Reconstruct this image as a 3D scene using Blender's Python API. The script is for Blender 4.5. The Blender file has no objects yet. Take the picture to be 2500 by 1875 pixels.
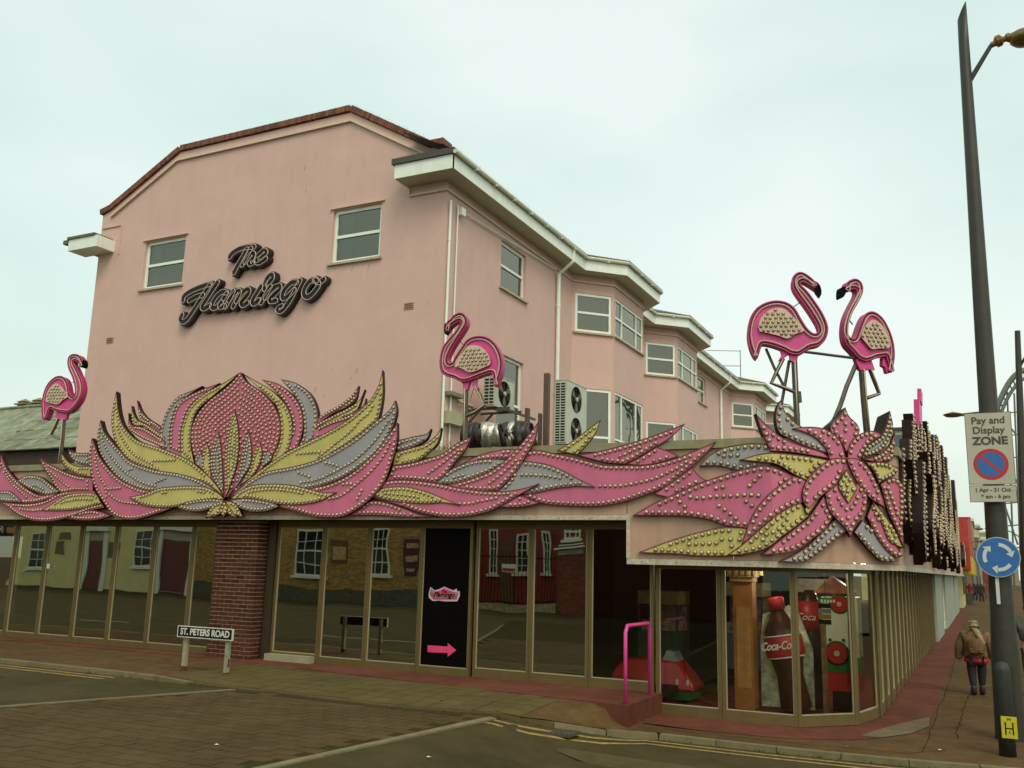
import bpy, bmesh, math, random
from mathutils import Vector, Matrix
from mathutils.geometry import tessellate_polygon
random.seed(7)
sc = bpy.context.scene
# ---------------- camera (fitted to the vanishing points of the place) ----------------
F_PX, PSI, TH, RO, CAMZ = 2269.23, math.radians(26.6529), math.radians(11.0714), math.radians(1.4546), 2.1
FWD = Vector((-math.sin(PSI)*math.cos(TH), math.cos(PSI)*math.cos(TH), math.sin(TH)))
_r = Vector((math.cos(PSI), math.sin(PSI), 0)); _u = _r.cross(FWD)
RT = _r*math.cos(RO)+_u*math.sin(RO); UP = -_r*math.sin(RO)+_u*math.cos(RO)
cam = bpy.data.cameras.new('camera'); camo = bpy.data.objects.new('camera', cam)
sc.collection.objects.link(camo); sc.camera = camo
camo.matrix_world = Matrix(((RT.x, UP.x, -FWD.x, 0), (RT.y, UP.y, -FWD.y, 0), (RT.z, UP.z, -FWD.z, CAMZ), (0, 0, 0, 1)))
cam.sensor_width = 36; cam.lens = F_PX*36/2500; cam.clip_start = .05; cam.clip_end = 4000
# ---------------- world and sun (overcast) ----------------
wd = bpy.data.worlds.new('World'); sc.world = wd; wd.use_nodes = True
nt = wd.node_tree; nt.nodes.clear(); N = nt.nodes.new; LK = nt.links.new
out = N('ShaderNodeOutputWorld'); bg = N('ShaderNodeBackground'); bg2 = N('ShaderNodeBackground'); add = N('ShaderNodeAddShader')
sky = N('ShaderNodeTexSky'); sky.sky_type = 'NISHITA'; sky.sun_disc = False
SUN_EL, SUN_AZ = math.radians(50), math.radians(138)
sky.sun_elevation = SUN_EL; sky.sun_rotation = SUN_AZ; sky.dust_density = 6; sky.air_density = 1.5
LK(sky.outputs[0], bg.inputs[0]); bg.inputs[1].default_value = .05
tc = N('ShaderNodeTexCoord'); mp = N('ShaderNodeMapping'); mp.inputs['Scale'].default_value = (1, 1, 2.6)
LK(tc.outputs['Generated'], mp.inputs[0])
n1 = N('ShaderNodeTexNoise'); n1.inputs['Scale'].default_value = 1.5; n1.inputs['Detail'].default_value = 5; n1.inputs['Roughness'].default_value = .45
LK(mp.outputs[0], n1.inputs[0])
cr = N('ShaderNodeValToRGB'); cr.color_ramp.elements[0].position = .33; cr.color_ramp.elements[1].position = .62
cr.color_ramp.elements[0].color = (.50, .68, .585, 1); cr.color_ramp.elements[1].color = (.76, .83, .755, 1)
LK(n1.outputs[0], cr.inputs[0]); LK(cr.outputs[0], bg2.inputs[0]); bg2.inputs[1].default_value = 1.0
LK(bg.outputs[0], add.inputs[0]); LK(bg2.outputs[0], add.inputs[1]); LK(add.outputs[0], out.inputs[0])
sun = bpy.data.lights.new('sun', 'SUN'); sun.energy = 1.0; sun.angle = math.radians(24); sun.color = (1, .95, .86)
suno = bpy.data.objects.new('sun', sun); sc.collection.objects.link(suno)
sd = Vector((math.sin(SUN_AZ)*math.cos(SUN_EL), math.cos(SUN_AZ)*math.cos(SUN_EL), math.sin(SUN_EL)))
suno.rotation_euler = sd.to_track_quat('Z', 'Y').to_euler()
sc.view_settings.view_transform = 'Standard'; sc.view_settings.look = 'None'; sc.view_settings.exposure = 0.0; sc.view_settings.gamma = 1
sc.view_settings.use_curve_mapping = False
sc.cycles.max_bounces = 6; sc.cycles.transparent_max_bounces = 10

# ---------------- helpers ----------------
def ray(px, py): return FWD*F_PX + RT*(px-1250) - UP*(py-937.5)
def W(px, py, ax, v):
    d = ray(px, py); t = (v-(CAMZ if ax == 2 else 0))/d[ax]; p = d*t; p.z += CAMZ; return p
def sstep(t): t = max(0, min(1, t)); return t*t*(3-2*t)
def gz(x): return .3-.3*sstep((x+5.7)/1.6)
def sedge(x): return 13.4+(x+13)*(-1.05/8.65)
def G(px, py, dz=0):
    z = .15
    for _ in range(8):
        p = W(px, py, 2, z+dz); z = gz(p.x)
    return p
def lin(c):
    c = c/255; return c/12.92 if c <= .04045 else ((c+.055)/1.055)**2.4
_M = {}
def mat(name, col, rough=.7, var=.12, scale=6, metal=0, bump=0, bscale=60, spec=.5, streak=0, rnd=0, emit=0, attr=False, grime=0):
    if name in _M: return _M[name]
    m = bpy.data.materials.new(name); m.use_nodes = True; t = m.node_tree; n = t.nodes.new; l = t.links.new
    b = t.nodes['Principled BSDF']; b.inputs['Roughness'].default_value = rough; b.inputs['Metallic'].default_value = metal
    b.inputs['Specular IOR Level'].default_value = spec
    g = n('ShaderNodeNewGeometry'); ns = n('ShaderNodeTexNoise'); ns.inputs['Scale'].default_value = scale; ns.inputs['Detail'].default_value = 6
    ns.inputs['Roughness'].default_value = .65
    l(g.outputs['Position'], ns.inputs['Vector'])
    mr = n('ShaderNodeMapRange'); mr.inputs['From Min'].default_value = .3; mr.inputs['From Max'].default_value = .7
    mr.inputs['To Min'].default_value = 1-var; mr.inputs['To Max'].default_value = 1+var
    l(ns.outputs[0], mr.inputs['Value']); val = mr.outputs[0]
    def mul(a, bb):
        x = n('ShaderNodeMath'); x.operation = 'MULTIPLY'; l(a, x.inputs[0]); l(bb, x.inputs[1]); return x.outputs[0]
    if streak:
        mp_ = n('ShaderNodeMapping'); mp_.inputs['Scale'].default_value = (5, 5, .35); l(g.outputs['Position'], mp_.inputs[0])
        n2 = n('ShaderNodeTexNoise'); n2.inputs['Scale'].default_value = 1; n2.inputs['Detail'].default_value = 5; l(mp_.outputs[0], n2.inputs[0])
        r2 = n('ShaderNodeMapRange'); r2.inputs['From Min'].default_value = .45; r2.inputs['From Max'].default_value = .75
        r2.inputs['To Min'].default_value = 1; r2.inputs['To Max'].default_value = 1-streak; l(n2.outputs[0], r2.inputs[0]); val = mul(val, r2.outputs[0])
    if grime:
        n3 = n('ShaderNodeTexNoise'); n3.inputs['Scale'].default_value = .9; n3.inputs['Detail'].default_value = 4; l(g.outputs['Position'], n3.inputs[0])
        r3 = n('ShaderNodeMapRange'); r3.inputs['From Min'].default_value = .4; r3.inputs['From Max'].default_value = .68
        r3.inputs['To Min'].default_value = 1; r3.inputs['To Max'].default_value = 1-grime; l(n3.outputs[0], r3.inputs[0]); val = mul(val, r3.outputs[0])
    if rnd:
        if attr: oi = n('ShaderNodeAttribute'); oi.attribute_name = 'rnd'; o_ = oi.outputs['Fac']
        else: oi = n('ShaderNodeObjectInfo'); o_ = oi.outputs['Random']
        r4 = n('ShaderNodeMapRange'); r4.inputs['To Min'].default_value = 1-rnd; r4.inputs['To Max'].default_value = 1+rnd; l(o_, r4.inputs[0]); val = mul(val, r4.outputs[0])
    vm = n('ShaderNodeVectorMath'); vm.operation = 'SCALE'; vm.inputs[0].default_value = col[:3]; l(val, vm.inputs['Scale'])
    l(vm.outputs[0], b.inputs['Base Color'])
    if bump:
        nb = n('ShaderNodeTexNoise'); nb.inputs['Scale'].default_value = bscale; nb.inputs['Detail'].default_value = 4; l(g.outputs['Position'], nb.inputs[0])
        bp = n('ShaderNodeBump'); bp.inputs['Strength'].default_value = bump; bp.inputs['Distance'].default_value = .01; l(nb.outputs[0], bp.inputs['Height']); l(bp.outputs[0], b.inputs['Normal'])
    if emit: b.inputs['Emission Color'].default_value = (*col[:3], 1); b.inputs['Emission Strength'].default_value = emit
    _M[name] = m; return m
def glass(name, tint, refl, wav=.02):
    m = bpy.data.materials.new(name); m.use_nodes = True; t = m.node_tree; t.nodes.clear(); n = t.nodes.new; l = t.links.new
    o = n('ShaderNodeOutputMaterial'); mx = n('ShaderNodeMixShader'); tr = n('ShaderNodeBsdfTransparent'); gl = n('ShaderNodeBsdfGlossy')
    tr.inputs[0].default_value = (*tint, 1); gl.inputs['Roughness'].default_value = .012; gl.inputs[0].default_value = (.88, .87, .72, 1)
    lw = n('ShaderNodeFresnel'); lw.inputs[0].default_value = 1.5
    ad = n('ShaderNodeMath'); ad.operation = 'ADD'; ad.use_clamp = True; ad.inputs[1].default_value = refl; l(lw.outputs[0], ad.inputs[0])
    l(ad.outputs[0], mx.inputs[0]); l(tr.outputs[0], mx.inputs[1]); l(gl.outputs[0], mx.inputs[2]); l(mx.outputs[0], o.inputs[0])
    g = n('ShaderNodeNewGeometry'); ns = n('ShaderNodeTexNoise'); ns.inputs['Scale'].default_value = 1.1; ns.inputs['Detail'].default_value = 1; l(g.outputs['Position'], ns.inputs[0])
    bp = n('ShaderNodeBump'); bp.inputs['Strength'].default_value = 1; bp.inputs['Distance'].default_value = wav; l(ns.outputs[0], bp.inputs['Height']); l(bp.outputs[0], gl.inputs['Normal'])
    return m

def tag(o, label=None, cat=None, group=None, kind=None):
    if label: o['label'] = label
    if cat: o['category'] = cat
    if group: o['group'] = group
    if kind: o['kind'] = kind
    return o
def empty(name, loc, label=None, cat=None, group=None, kind=None):
    o = bpy.data.objects.new(name, None); sc.collection.objects.link(o); o.location = loc; o.empty_display_size = .2
    return tag(o, label, cat, group, kind)
def wloc(o):
    v = Vector((0, 0, 0))
    while o is not None:
        v = v+o.location; o = o.parent
    return v
def par(o, p):
    """parent o to p; o's location becomes relative to p (empties only translate)"""
    o.parent = p; o.location = o.location-wloc(p)
    return o
class MB:
    def __init__(s): s.v = []; s.f = []; s.mi = []; s.r = []; s.cm = 0; s.cr = .5
    def add(s, vs, fs):
        b = len(s.v); s.v += [tuple(v) for v in vs]
        for f in fs: s.f.append(tuple(b+i for i in f)); s.mi.append(s.cm); s.r.append(s.cr)
        return s
    def box(s, x0, x1, y0, y1, z0, z1):
        return s.add([(x0, y0, z0), (x1, y0, z0), (x1, y1, z0), (x0, y1, z0), (x0, y0, z1), (x1, y0, z1), (x1, y1, z1), (x0, y1, z1)],
                     [(0, 3, 2, 1), (4, 5, 6, 7), (0, 1, 5, 4), (1, 2, 6, 5), (2, 3, 7, 6), (3, 0, 4, 7)])
    def obox(s, o, a, b, c):
        """box at corner o with edge vectors a,b,c"""
        o, a, b, c = map(Vector, (o, a, b, c)); P = [o, o+a, o+a+b, o+b, o+c, o+a+c, o+a+b+c, o+b+c]
        fs = [(0, 3, 2, 1), (4, 5, 6, 7), (0, 1, 5, 4), (1, 2, 6, 5), (2, 3, 7, 6), (3, 0, 4, 7)]
        if a.cross(b).dot(c) < 0: fs = [f[::-1] for f in fs]
        return s.add(P, fs)
    def beam(s, p, q, w, h=None, up=(0, 0, 1)):
        h = h or w; p, q = Vector(p), Vector(q); d = (q-p).normalized(); u = Vector(up)
        if abs(d.dot(u)) > .98: u = Vector((0, 1, 0))
        a = d.cross(u).normalized(); b = a.cross(d).normalized()
        return s.obox(p-a*w/2-b*h/2, q-p, a*w, b*h)
    def tube(s, pts, r, n=8, closed=False, cap=True):
        pts = [Vector(p) for p in pts]; k = len(pts); rs = r if isinstance(r, (list, tuple)) else [r]*k; base = len(s.v); prev = None
        for i, p in enumerate(pts):
            if closed: d = pts[(i+1) % k]-pts[i-1]
            else: d = pts[min(i+1, k-1)]-pts[max(i-1, 0)]
            d = d.normalized() if d.length > 1e-9 else Vector((0, 0, 1))
            if prev is None:
                u = Vector((0, 0, 1)) if abs(d.z) < .9 else Vector((0, 1, 0)); a = d.cross(u).normalized()
            else: a = (prev-d*prev.dot(d)).normalized()
            prev = a; b = d.cross(a)
            for j in range(n):
                t = 2*math.pi*j/n; s.v.append(tuple(p+(a*math.cos(t)+b*math.sin(t))*rs[i]))
        R = range(k if closed else k-1)
        for i in R:
            i2 = (i+1) % k
            for j in range(n):
                j2 = (j+1) % n; s.f.append((base+i*n+j, base+i*n+j2, base+i2*n+j2, base+i2*n+j)); s.mi.append(s.cm); s.r.append(s.cr)
        if cap and not closed:
            s.f.append(tuple(base+j for j in reversed(range(n)))); s.mi.append(s.cm); s.r.append(s.cr)
            s.f.append(tuple(base+(k-1)*n+j for j in range(n))); s.mi.append(s.cm); s.r.append(s.cr)
        return s
    def lathe(s, c, prof, n=16, ax=(0, 0, 1), arc=(0, 2*math.pi)):
        ax = Vector(ax).normalized(); u = Vector((1, 0, 0)) if abs(ax.x) < .9 else Vector((0, 1, 0)); a = ax.cross(u).normalized(); b = ax.cross(a); c = Vector(c)
        base = len(s.v)
        for (r, h) in prof:
            for j in range(n):
                t = 2*math.pi*j/n; s.v.append(tuple(c+ax*h+(a*math.cos(t)+b*math.sin(t))*r))
        for i in range(len(prof)-1):
            for j in range(n):
                j2 = (j+1) % n; s.f.append((base+i*n+j, base+i*n+j2, base+(i+1)*n+j2, base+(i+1)*n+j)); s.mi.append(s.cm); s.r.append(s.cr)
        for i, rv in ((0, True), (len(prof)-1, False)):
            if prof[i][0] > 1e-4:
                r_ = list(range(n)); r_ = r_[::-1] if rv else r_
                s.f.append(tuple(base+i*n+j for j in r_)); s.mi.append(s.cm); s.r.append(s.cr)
        return s
    def prism(s, front, back, cap_back=True):
        """closed outline front (list of Vector), back the same count; tessellated caps, quads round"""
        k = len(front); tri = tessellate_polygon([[Vector(p) for p in front]]); b = len(s.v)
        s.v += [tuple(p) for p in front]+[tuple(p) for p in back]
        for t in tri:
            s.f.append(tuple(b+i for i in t)); s.mi.append(s.cm); s.r.append(s.cr)
        return s, b, k
    def make(s, name, mats, parent=None, smooth=False, loc=None, attr=False, kind=None):
        me = bpy.data.meshes.new(name)
        if loc is None and parent is not None: loc = wloc(parent)
        L = Vector(loc) if loc is not None else Vector((0, 0, 0))
        me.from_pydata([tuple(Vector(v)-L) for v in s.v], [], s.f); mats = mats if isinstance(mats, (list, tuple)) else [mats]
        for m in mats: me.materials.append(m)
        if len(mats) > 1: me.polygons.foreach_set('material_index', s.mi)
        if smooth: me.polygons.foreach_set('use_smooth', [True]*len(me.polygons))
        if attr:
            a = me.attributes.new('rnd', 'FLOAT', 'FACE'); a.data.foreach_set('value', s.r)
        me.update(); o = bpy.data.objects.new(name, me); sc.collection.objects.link(o); o.location = L
        if parent is not None: par(o, parent)
        if kind: o['kind'] = kind
        return o
def copyto(src, loc, parent, name=None, rot=None):
    c = src.copy(); sc.collection.objects.link(c); c.parent = parent; c.location = Vector(loc)-(wloc(parent) if parent else Vector())
    if rot is not None: c.rotation_euler = rot
    return c
def smooth_pts(P, n=6):
    """Catmull-Rom through 2D/3D points"""
    P = [Vector(p) for p in P]
    if len(P) < 3: return P
    o = []
    for i in range(len(P)-1):
        p0 = P[i-1] if i else P[0]*2-P[1]; p1 = P[i]; p2 = P[i+1]; p3 = P[i+2] if i+2 < len(P) else P[-1]*2-P[-2]
        for k in range(n):
            t = k/n; o.append(.5*((2*p1)+(p2-p0)*t+(2*p0-5*p1+4*p2-p3)*t*t+(3*p1-p0-3*p2+p3)*t**3))
    o.append(P[-1]); return o
def dedupe(P, e=1e-4):
    o = [P[0]]
    for p in P[1:]:
        if (Vector(p)-Vector(o[-1])).length > e: o.append(p)
    while len(o) > 3 and (Vector(o[0])-Vector(o[-1])).length < e: o.pop()
    return o
def offset_poly(P, d):
    """offset an open 2D polyline to its right side by d with mitres"""
    P = [Vector(p[:2]) for p in P]; o = []
    for i in range(len(P)):
        ns = []
        if i: e = (P[i]-P[i-1]).normalized(); ns.append(Vector((e.y, -e.x)))
        if i < len(P)-1: e = (P[i+1]-P[i]).normalized(); ns.append(Vector((e.y, -e.x)))
        if len(ns) == 1: o.append(P[i]+ns[0]*d)
        else:
            m = (ns[0]+ns[1]); m = m/max(m.length_squared, .3)*2; o.append(P[i]+m*d)
    return o
def text(name, s, m, parent, loc, rot, size, ext=.002, shear=0, align='CENTER', sx=1, offset=0):
    cu = bpy.data.curves.new(name, 'FONT'); cu.body = s; cu.size = size; cu.extrude = ext; cu.shear = shear; cu.align_x = align; cu.align_y = 'CENTER'; cu.offset = offset
    cu.materials.append(m); o = bpy.data.objects.new(name, cu); sc.collection.objects.link(o)
    dg = bpy.context.evaluated_depsgraph_get(); me = bpy.data.meshes.new_from_object(o.evaluated_get(dg)); bpy.data.objects.remove(o)
    o = bpy.data.objects.new(name, me); sc.collection.objects.link(o); o.location = loc; o.rotation_euler = rot; o.scale = (sx, 1, 1)
    if parent: par(o, parent)
    return o
FRONT = (math.pi/2, 0, 0)
# ---------------- materials ----------------
PINKWALL = mat('pink_render', (.64, .43, .358), .85, .035, 2.5, bump=.2, bscale=90, streak=.03, grime=.045, spec=.2)
CREAM = mat('cream_paint', (.58, .57, .40), .5, .06, 5, streak=.1)
UPVC = mat('white_plastic', (.80, .85, .73), .35, .04, 4, streak=.08)
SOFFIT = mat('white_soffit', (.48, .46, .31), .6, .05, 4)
SLATE = mat('dark_slate', (.07, .06, .045), .7, .2, 8)
COPE = mat('coping_brick', (.18, .068, .036), .85, .25, 14, rnd=.35, bump=.4)
BRONZE = mat('bronze_frame', (.165, .120, .042), .42, .1, 7, metal=.35, streak=.12)
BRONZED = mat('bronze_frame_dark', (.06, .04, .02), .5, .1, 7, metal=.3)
GLASS = glass('shop_glass', (.42, .42, .32), .42, .0028)
GLASSC = glass('corner_glass', (.93, .93, .82), .03, .001)
WIN = glass('window_glass', (.35, .37, .28), .13, .003)
BLACK = mat('black_panel', (.003, .002, .002), .5, .1, 5, spec=.06)
SIGNPINK = mat('sign_pink', (.58, .150, .245), .45, .08, 3, streak=.10, grime=.08, spec=.3)
SIGNROSE = mat('sign_rose', (.52, .125, .18), .45, .08, 3, streak=.10, spec=.3)
SIGNYEL = mat('sign_yellow', (.56, .49, .15), .5, .08, 3, streak=.10, grime=.08, spec=.3)
SIGNGREY = mat('sign_grey', (.34, .325, .325), .5, .07, 3, streak=.10, grime=.08, spec=.3)
CAN = mat('sign_can_dark', (.018, .009, .005), .6, .3, 6, spec=.15)
RIM = mat('sign_rim', (.16, .05, .04), .6, .2, 9, spec=.2)
BSHADOW = mat('bulb_shadow_ring', (.035, .015, .010), .7, .2, 9, spec=.1)  # dark colour standing in for the shade round each bulb
BULB = mat('bulb_cream', (.52, .42, .245), .25, .12, 30, rnd=.22, spec=.7)
FLAM = mat('flamingo_pink', (.64, .06, .24), .4, .08, 4, streak=.08)
FLAMS = mat('flamingo_edge', (.42, .025, .12), .4, .12, 4)
WINGM = mat('wing_tan', (.60, .45, .32), .45, .1, 5)
NEON = mat('neon_tube', (.52, .40, .30), .2, .05, 6)
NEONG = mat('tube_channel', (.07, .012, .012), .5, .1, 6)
METAL = mat('painted_metal', (.10, .085, .055), .5, .2, 9, metal=.4)
ROAD = mat('asphalt', (.062, .049, .019), .9, .22, 2.3, bump=.5, bscale=140, grime=.15, spec=.12)
PAVE = mat('brown_paving', (.108, .064, .025), .92, .26, 3.5, spec=.1, bump=.4, bscale=110, grime=.2)
BASEJ = mat('joint_sand', (.040, .030, .010), .95, .2, 9, spec=.1)
BLOCK = mat('block_paving', (.085, .058, .022), .9, .12, 3, spec=.12, rnd=.08, bump=.3, bscale=120, grime=.22)
BLOCKS = mat('block_paving_far', (.085, .058, .022), .9, .12, 3, spec=.12, rnd=.08, attr=True, bump=.3, bscale=120, grime=.22)
BEIGE = mat('beige_paving', (.125, .10, .04), .85, .12, 3, rnd=.14, attr=True, bump=.3, grime=.15)
REDP = mat('red_paint_paving', (.140, .048, .028), .9, .2, 4, bump=.25, grime=.28, spec=.12)
KERB = mat('kerb_stone', (.165, .14, .07), .9, .2, 5, rnd=.12, bump=.3, spec=.12)
YLINE = mat('yellow_line', (.26, .17, .045), .9, .5, 14)
WLINE = mat('white_line', (.30, .29, .19), .8, .35, 14)
MORTAR = mat('mortar', (.46, .33, .20), .9, .12, 20)
BRICK = mat('red_brick', (.078, .026, .015), .9, .22, 25, rnd=.3, bump=.4, spec=.15)
# ================= GROUND =================
kerb_px = [(0, 1610), (300, 1642), (593, 1677), (672, 1684), (1000, 1723), (1260, 1750), (1560, 1788), (1860, 1822), (2160, 1853), (2499, 1880)]
KP = [G(x, y) for x, y in kerb_px]; KP = [Vector((p.x, p.y)) for p in KP]
KP = [Vector((-60, KP[0].y))]+KP+[Vector((3.5, KP[-1].y+.15)), Vector((7, 14.5)), Vector((8, 18)), Vector((8.3, 120))]
def kerb_y(x):
    for a, b in zip(KP, KP[1:]):
        if a.x <= x <= b.x: return a.y+(b.y-a.y)*(x-a.x)/max(b.x-a.x, 1e-6)
    return KP[-1].y
def kdrop(x): return (.04)*sstep((x+11.6)/1.2)*(1-sstep((x+6.0)/1.0))
def gp_(x, y):
    z = gz(x)-kdrop(x)*(1-sstep((y-kerb_y(x)-.12)/.8))
    k_ = kerb_y(x)+.14; return z+(.3-z)*sstep((y-k_)/max(.15, sedge(x)-.02-k_))*(1-sstep((x+4.85)/.45)) if x > -6 else z
xs = [-400, -60, -30, -20, -14, -12]+[-11.5+.25*i for i in range(36)]+[-2, 0, 4, 8.5, 60, 600]
mb = MB()
for a, b in zip(xs, xs[1:]):
    mb.add([(a, -80, gz(a)-.065), (b, -80, gz(b)-.065), (b, 1500, gz(b)-.065), (a, 1500, gz(a)-.065)], [(0, 1, 2, 3)])
road = mb.make('road', ROAD, kind='structure')
mb = MB(); xs2 = [-60, -30, -20, -14, -12]+[-11.5+.2*i for i in range(48)]+[-1.5, 0, .3, 3.5, 5, 6.5, 7, 7.5, 8, 8.3]
for a, b in zip(xs2, xs2[1:]):
    ya, yb = kerb_y(a+1e-4)+.12, kerb_y(b-1e-4)+.12
    for k in range(9):
        y0, y1, y2, y3 = ya+.2*k, yb+.2*k, yb+.2*(k+1), ya+.2*(k+1)
        mb.add([(a, y0, gp_(a, y0)), (b, y1, gp_(b, y1)), (b, y2, gp_(b, y2)), (a, y3, gp_(a, y3))], [(0, 1, 2, 3)])
    mb.add([(a, ya+1.8, gz(a)), (b, yb+1.8, gz(b)), (b, 200, gz(b)), (a, 200, gz(a))], [(0, 1, 2, 3)])
pavement = mb.make('pavement', PAVE, kind='structure')
KERBD = mat('dropped_kerb', (.085, .066, .026), .9, .2, 5, rnd=.12, bump=.3, spec=.12)
# kerb stones along the front
lineK = [p for p in KP if p.x > -24 and p.x < 6]; lineK = [Vector((-22, lineK[0].y))]+lineK
def along(P, step):
    o = []; d = 0; i = 0; P = [Vector(p) for p in P]; cur = P[0]; o.append(cur.copy())
    need = step
    while i < len(P)-1:
        seg = P[i+1]-cur
        if seg.length >= need: cur = cur+seg.normalized()*need; o.append(cur.copy()); need = step
        else: need -= seg.length; i += 1; cur = P[i]
    return o
kpts = along(lineK, .75)
for a, b in zip(kpts, kpts[1:]):
    d = (b-a).normalized(); n = Vector((-d.y, d.x)); g = .006
    za, zb = gz(a.x), gz(b.x); da, db_ = kdrop(a.x), kdrop(b.x)
    p = a+d*g; q = b-d*g; m = MB(); h = .004
    V = [(p.x, p.y, za-.2), (q.x, q.y, zb-.2), (q.x+n.x*.125, q.y+n.y*.125, zb-.2), (p.x+n.x*.125, p.y+n.y*.125, za-.2),
         (p.x+n.x*.012, p.y+n.y*.012, za+h-da), (q.x+n.x*.012, q.y+n.y*.012, zb+h-db_), (q.x+n.x*.125, q.y+n.y*.125, zb+.004-db_), (p.x+n.x*.125, p.y+n.y*.125, za+.004-da)]
    m.add(V, [(0, 3, 2, 1), (4, 5, 6, 7), (0, 1, 5, 4), (1, 2, 6, 5), (2, 3, 7, 6), (3, 0, 4, 7)])
    m.make('kerb_stone', KERBD if da > .02 else KERB, pavement)
# raised table of block paving across the side road
tl = [G(0, 1723, -.05), G(593, 1680, -.05)]; tr = [G(678, 1870, -.05), G(1226, 1751, -.05)]
def tx(pair, y):
    a, b = pair; return a.x+(b.x-a.x)*(y-a.y)/(b.y-a.y)
mb = MB(); ys = [-2+.5*i for i in range(28)]
for ya, yb in zip(ys, ys[1:]):
    ka = min(ya, 11.2); k = 24
    for i in range(k):
        def X(y, t): l_, r_ = tx(tl, y), tx(tr, y); return l_+(r_-l_)*t
        t0, t1 = i/k, (i+1)/k; P = []
        for (y, t) in ((ya, t0), (ya, t1), (yb, t1), (yb, t0)):
            x = X(y, t); P.append((x, min(y, kerb_y(x)-.005), gz(x)-.061))
        if P[2][1]-P[1][1] > .01 or P[3][1]-P[0][1] > .01: mb.add(P, [(0, 1, 2, 3)])
table = mb.make('raised_crossing', BASEJ, kind='structure')
tops = []; y = 5.6; row = 0
while y < 11.9:
    x = -16+(.15 if row % 2 else 0)
    while x < -4:
        xm, ym = x+.15, y+.1
        if tx(tl, ym)+.22 < xm < tx(tr, ym)-.22 and ym+.1 < kerb_y(xm)-.02: tops.append((x, y))
        x += .3
    y += .2; row += 1
def paver(m, x, y, w, d, dz, j=.006, h=.05):
    r = random.uniform(-.002, .002); x0, x1, y0, y1 = x+j, x+w-j, y+j, y+d-j
    z = [gz(x0)+dz+r, gz(x1)+dz+r]; c = .004
    m.cr = random.random()
    m.add([(x0, y0, z[0]-h), (x1, y0, z[1]-h), (x1, y1, z[1]-h), (x0, y1, z[0]-h), (x0+c, y0+c, z[0]), (x1-c, y0+c, z[1]), (x1-c, y1-c, z[1]), (x0+c, y1-c, z[0])],
          [(4, 5, 6, 7), (0, 1, 5, 4), (1, 2, 6, 5), (2, 3, 7, 6), (3, 0, 4, 7)])
def infr(x, y):
    v = Vector((x, y, gz(x)-CAMZ)); d = v.dot(FWD); return d > 0 and abs(v.dot(RT)/d*F_PX) < 1300 and abs(v.dot(UP)/d*F_PX) < 990
tops.sort(key=lambda t: (0 if infr(t[0]+.15, t[1]+.1) else 50)+math.hypot(t[0], t[1]))
st = MB(); proto = {}
for i, (x, y) in enumerate(tops):
    if i < 300:
        m = MB(); paver(m, x, y, .3, .2, -.050, .004, .03); o = m.make('paver', BLOCK, None, loc=(x, y, gz(x))); par(o, table)
    else: paver(st, x, y, .3, .2, -.050, .004, .03)
st.make('paver', BLOCKS, table, attr=True, kind='stuff')
for pair, s in ((tl, 1), (tr, -1)):
    m = MB(); ya = 0
    while ya < kerb_y(tx(pair, ya+.3))-.35:
        for k in range(1):
            xa, xb = tx(pair, ya), tx(pair, ya+.6); g = .004; w = .11*s
            P = [(xa, ya+g), (xa+w, ya+g), (xb+w, ya+.6-g), (xb, ya+.6-g)]
            if s < 0: P = [P[1], P[0], P[3], P[2]]
            m.cr = random.random(); m.add([(p[0], p[1], gz(p[0])-.16) for p in P]+[(p[0], p[1], gz(p[0])-.047) for p in P], [(4, 5, 6, 7), (0, 1, 5, 4), (1, 2, 6, 5), (2, 3, 7, 6), (3, 0, 4, 7)])
        ya += .6
    m.make('edging_stones', KERB, table, attr=True)
# painted lines
def strip(m, P, w, dz):
    P = [Vector(p) for p in P]; A = offset_poly(P, -w/2); B = offset_poly(P, w/2)
    for i in range(len(P)-1):
        q = [A[i], B[i], B[i+1], A[i+1]]; V = [(p.x, p.y, gz(p.x)+dz) for p in q]; m.add(V, [(0, 1, 2, 3)])
def dens(P, s=.4):
    o = []
    for a, b in zip(P, P[1:]):
        n = max(1, int((b-a).length/s)); o += [a+(b-a)*i/n for i in range(n)]
    return o+[P[-1]]
kr = [Vector((-6.15+.3*i, kerb_y(-6.15+.3*i))) for i in range(38)]; kl = dens([Vector((-24, KP[0].y))]+[p for p in KP if -24 < p.x < -11.2])
for P in (kr, kl):
    for off in (.16, .36):
        m = MB(); strip(m, [Vector((a.x, a.y)) for a in offset_poly(P, off)], .075, -.061); m.make('yellow_line', YLINE, road)
for (a, b) in (((-19.0, 8.05), (-17.4, 8.05)), ((-15.2, 8.0), (-11.95, 8.0)), ((-24, 8.05), (-22, 8.05))):
    m = MB(); strip(m, dens([Vector(a), Vector(b)]), .1, -.061); m.make('centre_line_dash', WLINE, road)
for (a, b) in (((-19, -3.3), (-60, -3.3)),):
    m = MB(); strip(m, dens([Vector(b), Vector(a)], 3), .08, -.061); m.make('yellow_line', YLINE, road)
# gully grate by the kerb
gp = G(1400, 1779, -.1); gp.y = kerb_y(gp.x)-.20; m = MB(); zg = gz(gp.x)-.058
m.box(gp.x-.25, gp.x+.25, gp.y-.17, gp.y+.17, zg-.03, zg+.004)
for i in range(7): m.box(gp.x-.23+i*.068, gp.x-.2+i*.068, gp.y-.15, gp.y+.15, zg+.004, zg+.012)
tag(m.make('drain_grate', METAL), 'small dark iron gully grate in the road beside the front kerb', 'drain')
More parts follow.
